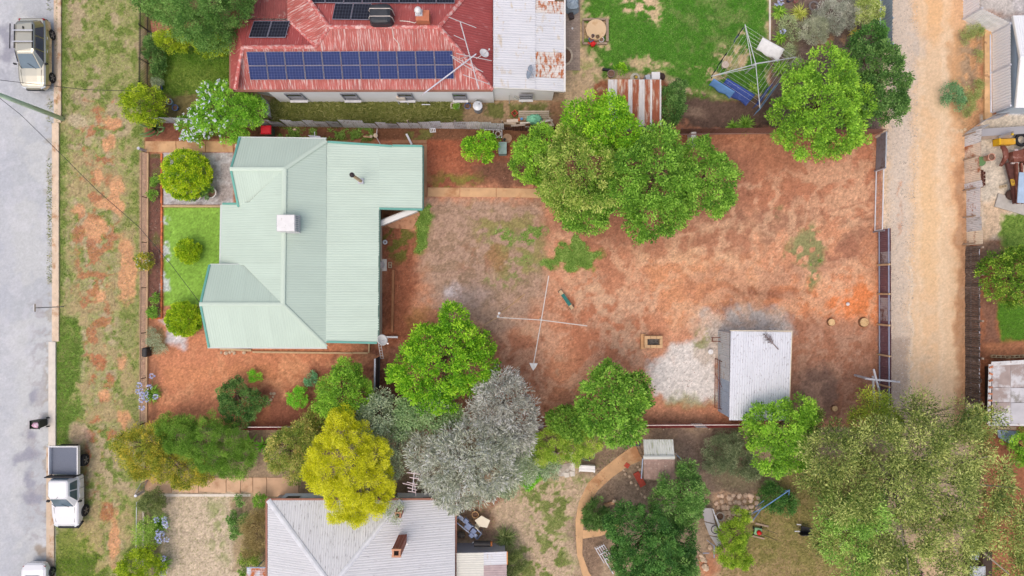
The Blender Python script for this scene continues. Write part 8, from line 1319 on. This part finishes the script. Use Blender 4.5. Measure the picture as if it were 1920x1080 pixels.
tree('olive weeds below the dry straw shrub', [(468, 1040, 14, .5, .4), (482, 1045, 12, .5, .4), (460, 1050, 10, .4, .3)], G['olive'], leaf=.1, rc=.18, loose=.5, cat='shrub', name='weed', limbs=False); tree('small round green plant left of the rusty porch roof', [(455, 1072, 8, .4, .3)], G['mid'], leaf=.08, rc=.13, cat='plant', name='shrub', limbs=False)
strap('dark grassy bush right of the lean-to', (948, 1005), 24, .8, leaf_mat('leaf_dgrass', (66, 84, 40), (104, 122, 64), (156, 166, 106)), n=200, w=.04, name='grass_clump'); tree('dark straggly shrub along the lean-to wall at the bottom', [(962, 1040, 14, .8, .6), (958, 1065, 16, .7, .5), (975, 1055, 12, .6, .4)], leaf_mat('leaf_db', (1, 1, 1), (1, 1, 1), (1, 1, 1)), leaf=.11, asp=.3, rc=.2, loose=.5, cat='shrub', name='shrub', limbs=False)
tree('leafy sprig hanging over the short terracotta chimney', [(735, 962, 12, 4.2, .4), (748, 945, 9, 4.2, .4), (742, 980, 8, 4.0, .3)], G['greygreen'], (722, 925), leaf=.13, asp=.3, rc=.2, loose=.8, dens=.4, inner=0, trunk=.03, cat='branch', name='branch')
# cactus
t = thing('cactus', 'sprawling grey green column cactus at the front corner by the silver fence', 'cactus', P(292, 236)); M_CA = mat('cactus_green', (110, 134, 84), .7, var=.15, scale=8)
for i, pts in enumerate(([(290, 238, .1), (284, 228, .9), (272, 220, 1.3), (256, 212, 1.5)], [(291, 238, .1), (290, 230, .8), (276, 228, 1.2), (262, 222, 1.4)], [(293, 238, .1), (297, 228, .9), (298, 216, 1.4)], [(294, 239, .1), (302, 238, .8), (308, 240, 1.1), (305, 246, 1.2), (298, 248, 1.1)], [(292, 240, .1), (284, 246, .6), (272, 251, .9), (262, 252, 1.0)], [(293, 241, .1), (292, 250, .5), (280, 255, .8), (268, 256, .9)], [(291, 239, .1), (282, 238, .8), (268, 236, 1.2), (258, 230, 1.3)], [(294, 240, .1), (300, 248, .6), (294, 254, .9)])):
    MB().path([P(*q) for q in pts], [.07]*(len(pts)-1)+[.04], 7).build('arm', M_CA, t, smooth=True)
# ---------------------------------------------------------------- grass and weeds as ground cover
def cover(name, label, weight, n, ln, wd, m, lie=.7, tuft=1):
    p = weight/weight.sum(); i = RNG.choice(len(X), n, p=p); x = X[i]+RNG.uniform(-1.4, 1.4, n); y = Y[i]+RNG.uniform(-1.4, 1.4, n); pos = np.stack([(x-960)*kz, (540-y)*kz, ZZ[i]-.005], 1)
    pos = np.repeat(pos, tuft, 0); N = len(pos); pos[:, :2] += RNG.normal(size=(N, 2))*.04*(tuft > 1); a = RNG.random(N)*6.283; d = unit(np.stack([np.cos(a)*lie, np.sin(a)*lie, RNG.uniform(.3, 1, N)], 1)); l = ln*RNG.uniform(.5, 1.4, N)
    gt = np.repeat(RNG.normal(size=len(X))[i]*0+vnoise(x/9, y/9, 77), tuft); o = leaf_mesh(name, pos, d, unit(np.array([0, 0, 1.])+sphere(N)*.5), l, l*wd, .25+gt*.45+RNG.normal(size=N)*.17, m, None, (0, 0, 0)); struct(o, 'stuff'); o['label'] = label; return o
inz = lambda pts: (sdpoly(pts, X, Y) < 0)
grn = np.clip((COLR[:, 1]-COLR[:, 0])/(COLR[:, 1]+.02), 0, 1)
cover('lawn_grass', 'short thick green grass of the lawn around the clothesline', np.where(inz(LAWN), (grn > .2)*1., 0), 42000, .12, .22, leaf_mat('grass_lawn', (64, 112, 30), (102, 154, 56), (150, 188, 92)), lie=.9)
cover('lawn_grass', 'short green grass of the small lawn by the picket fence', np.where(inz([(303, 92), (436, 88), (436, 180), (306, 180)]), (grn > .05)*1.+.02, 0), 11000, .11, .22, leaf_mat('grass_small', (72, 112, 26), (116, 152, 50), (164, 184, 90)), lie=.9)
cover('long_grass', 'long green grass growing under the white wall', np.where(inz(R(508, 193, 862, 226)), 1., 0), 11000, .5, .09, leaf_mat('grass_long', (84, 100, 38), (136, 142, 70), (190, 186, 126)), lie=1.1)
cover('verge_grass', 'patchy green and dry grass on the street verge', np.where(inz(R(106, -90, 268, 1160)), np.clip(grn*3, 0, 1)+.02, 0), 42000, .11, .2, leaf_mat('grass_verge', (92, 128, 38), (136, 158, 72), (190, 182, 124)), lie=1.)
cover('dry_grass', 'dry straw litter on the street verge', np.where(inz(R(106, -90, 268, 1160)), np.clip(.12-grn, 0, 1), 0)+1e-12, 14000, .12, .14, leaf_mat('grass_dry', (150, 124, 100), (190, 166, 138), (222, 206, 180)), lie=1.3)
yard = inz(YARD)
cover('yard_weeds', 'low green weeds spreading in patches over the red yard', np.where(yard & (X > 430), np.clip(grn*3-.05, 0, 1), 0), 6000, .11, .5, leaf_mat('weed_yard', (84, 120, 40), (120, 152, 66), (166, 186, 104)), lie=1., tuft=2)
cover('leaf_litter', 'dry leaf litter scattered over the red yard', np.where(yard & (X > 700), 1.+2*(n80 > .02), 0), 12000, .07, .5, leaf_mat('litter', (96, 66, 52), (150, 106, 82), (190, 150, 126)), lie=1.6)
cover('south_grass', 'dry patchy grass of the south gardens', np.where(inz([(853, 930), (1090, 860), (1180, 840), (1090, 960), (1085, 1160), (853, 1160)])|inz([(300, 925), (500, 925), (500, 1160), (300, 1160)]), np.clip(grn*3, 0, 1)+.05, 0), 15000, .11, .18, leaf_mat('grass_south', (98, 134, 50), (150, 160, 92), (206, 190, 146)), lie=1.1)
cover('rough_grass', 'rough olive grass beside the big gum tree', np.where(inz([(1380, 965), (1440, 900), (1640, 840), (1640, 1160), (1330, 1160)]), 1., 0), 16000, .22, .1, leaf_mat('grass_rough', (104, 108, 46), (150, 146, 78), (200, 182, 124)), lie=1.2)
cover('mulch', 'leaf mulch and twigs under the southern trees', np.where(inz([(1130, 845), (1450, 803), (1450, 960), (1160, 990), (1100, 1090), (1075, 1000)])|inz(R(1446, -60, 1650, 245))|inz(R(279, 289, 302, 596)), 1., 0), 12000, .13, .2, leaf_mat('mulch_bits', (84, 66, 58), (138, 114, 98), (190, 166, 144)), lie=1.8)
cover('right_lawn', 'small green lawns at the right edge', np.where(inz([(1868, 572), (2000, 562), (2000, 640), (1872, 640)])|inz([(1877, 404), (2000, 398), (2000, 470), (1880, 470)]), (grn > .1)*1., 0), 6000, .1, .25, leaf_mat('grass_right', (70, 118, 30), (104, 150, 52), (150, 182, 88)))
cover('lane_stones', 'small loose stones and dry bits along the lane edges', np.where(inz([(1662, -90), (1720, -90), (1722, 300), (1704, 800), (1662, 800)]), 1., 0), 5000, .07, .8, leaf_mat('lane_bits', (140, 126, 116), (190, 180, 170), (226, 220, 212)), lie=2.5)
cover('kerb_weeds', 'small weeds growing along the road edge of the kerb', np.where(inz(R(90, -60, 100, 1000)), (n30 > .06)*1., 0)+1e-12, 900, .12, .3, leaf_mat('weed_kerb', (96, 112, 56), (140, 146, 90), (190, 180, 140)))
GROUPS = {'tree': 'trees round the yards', 'shrub': 'shrubs of the gardens', 'round_bush': 'clipped round bushes of the front garden', 'plant_pot': 'garden pots', 'strappy_plant': 'strappy clumps of the mulch garden', 'agapanthus': 'blue flowered agapanthus clumps', 'yucca': 'yucca rosettes', 'tree_stump': 'cut stumps in the red yard', 'hedge': 'hedge along the front boundary', 'weed': 'weeds in the beds and verges', 'potted_plant': 'plants growing in pots', 'grass_clump': 'grassy clumps', 'timber_sleeper': 'timber sleepers edging the beds', 'wheelie_bin': 'wheelie bins', 'tv_antenna': 'tv antennas on the roofs', 'satellite_dish': 'satellite dishes', 'chimney': 'chimneys of the silver white roof', 'concrete_block': 'hollow concrete blocks', 'overhead_cable': 'overhead cables at the street', 'iron_fence': 'corrugated iron fences', 'clothesline': 'rotary clotheslines', 'timber_plank': 'planks beside the lawn mower', 'red_paver': 'red pavers beside the curved path', 'roof_flue': 'flues on the roofs'}
for o in list(COL.objects):
    if o.parent is None and 'label' in o and 'group' not in o:
        g_ = GROUPS.get(o.name.split('.')[0])
        if g_: o['group'] = g_
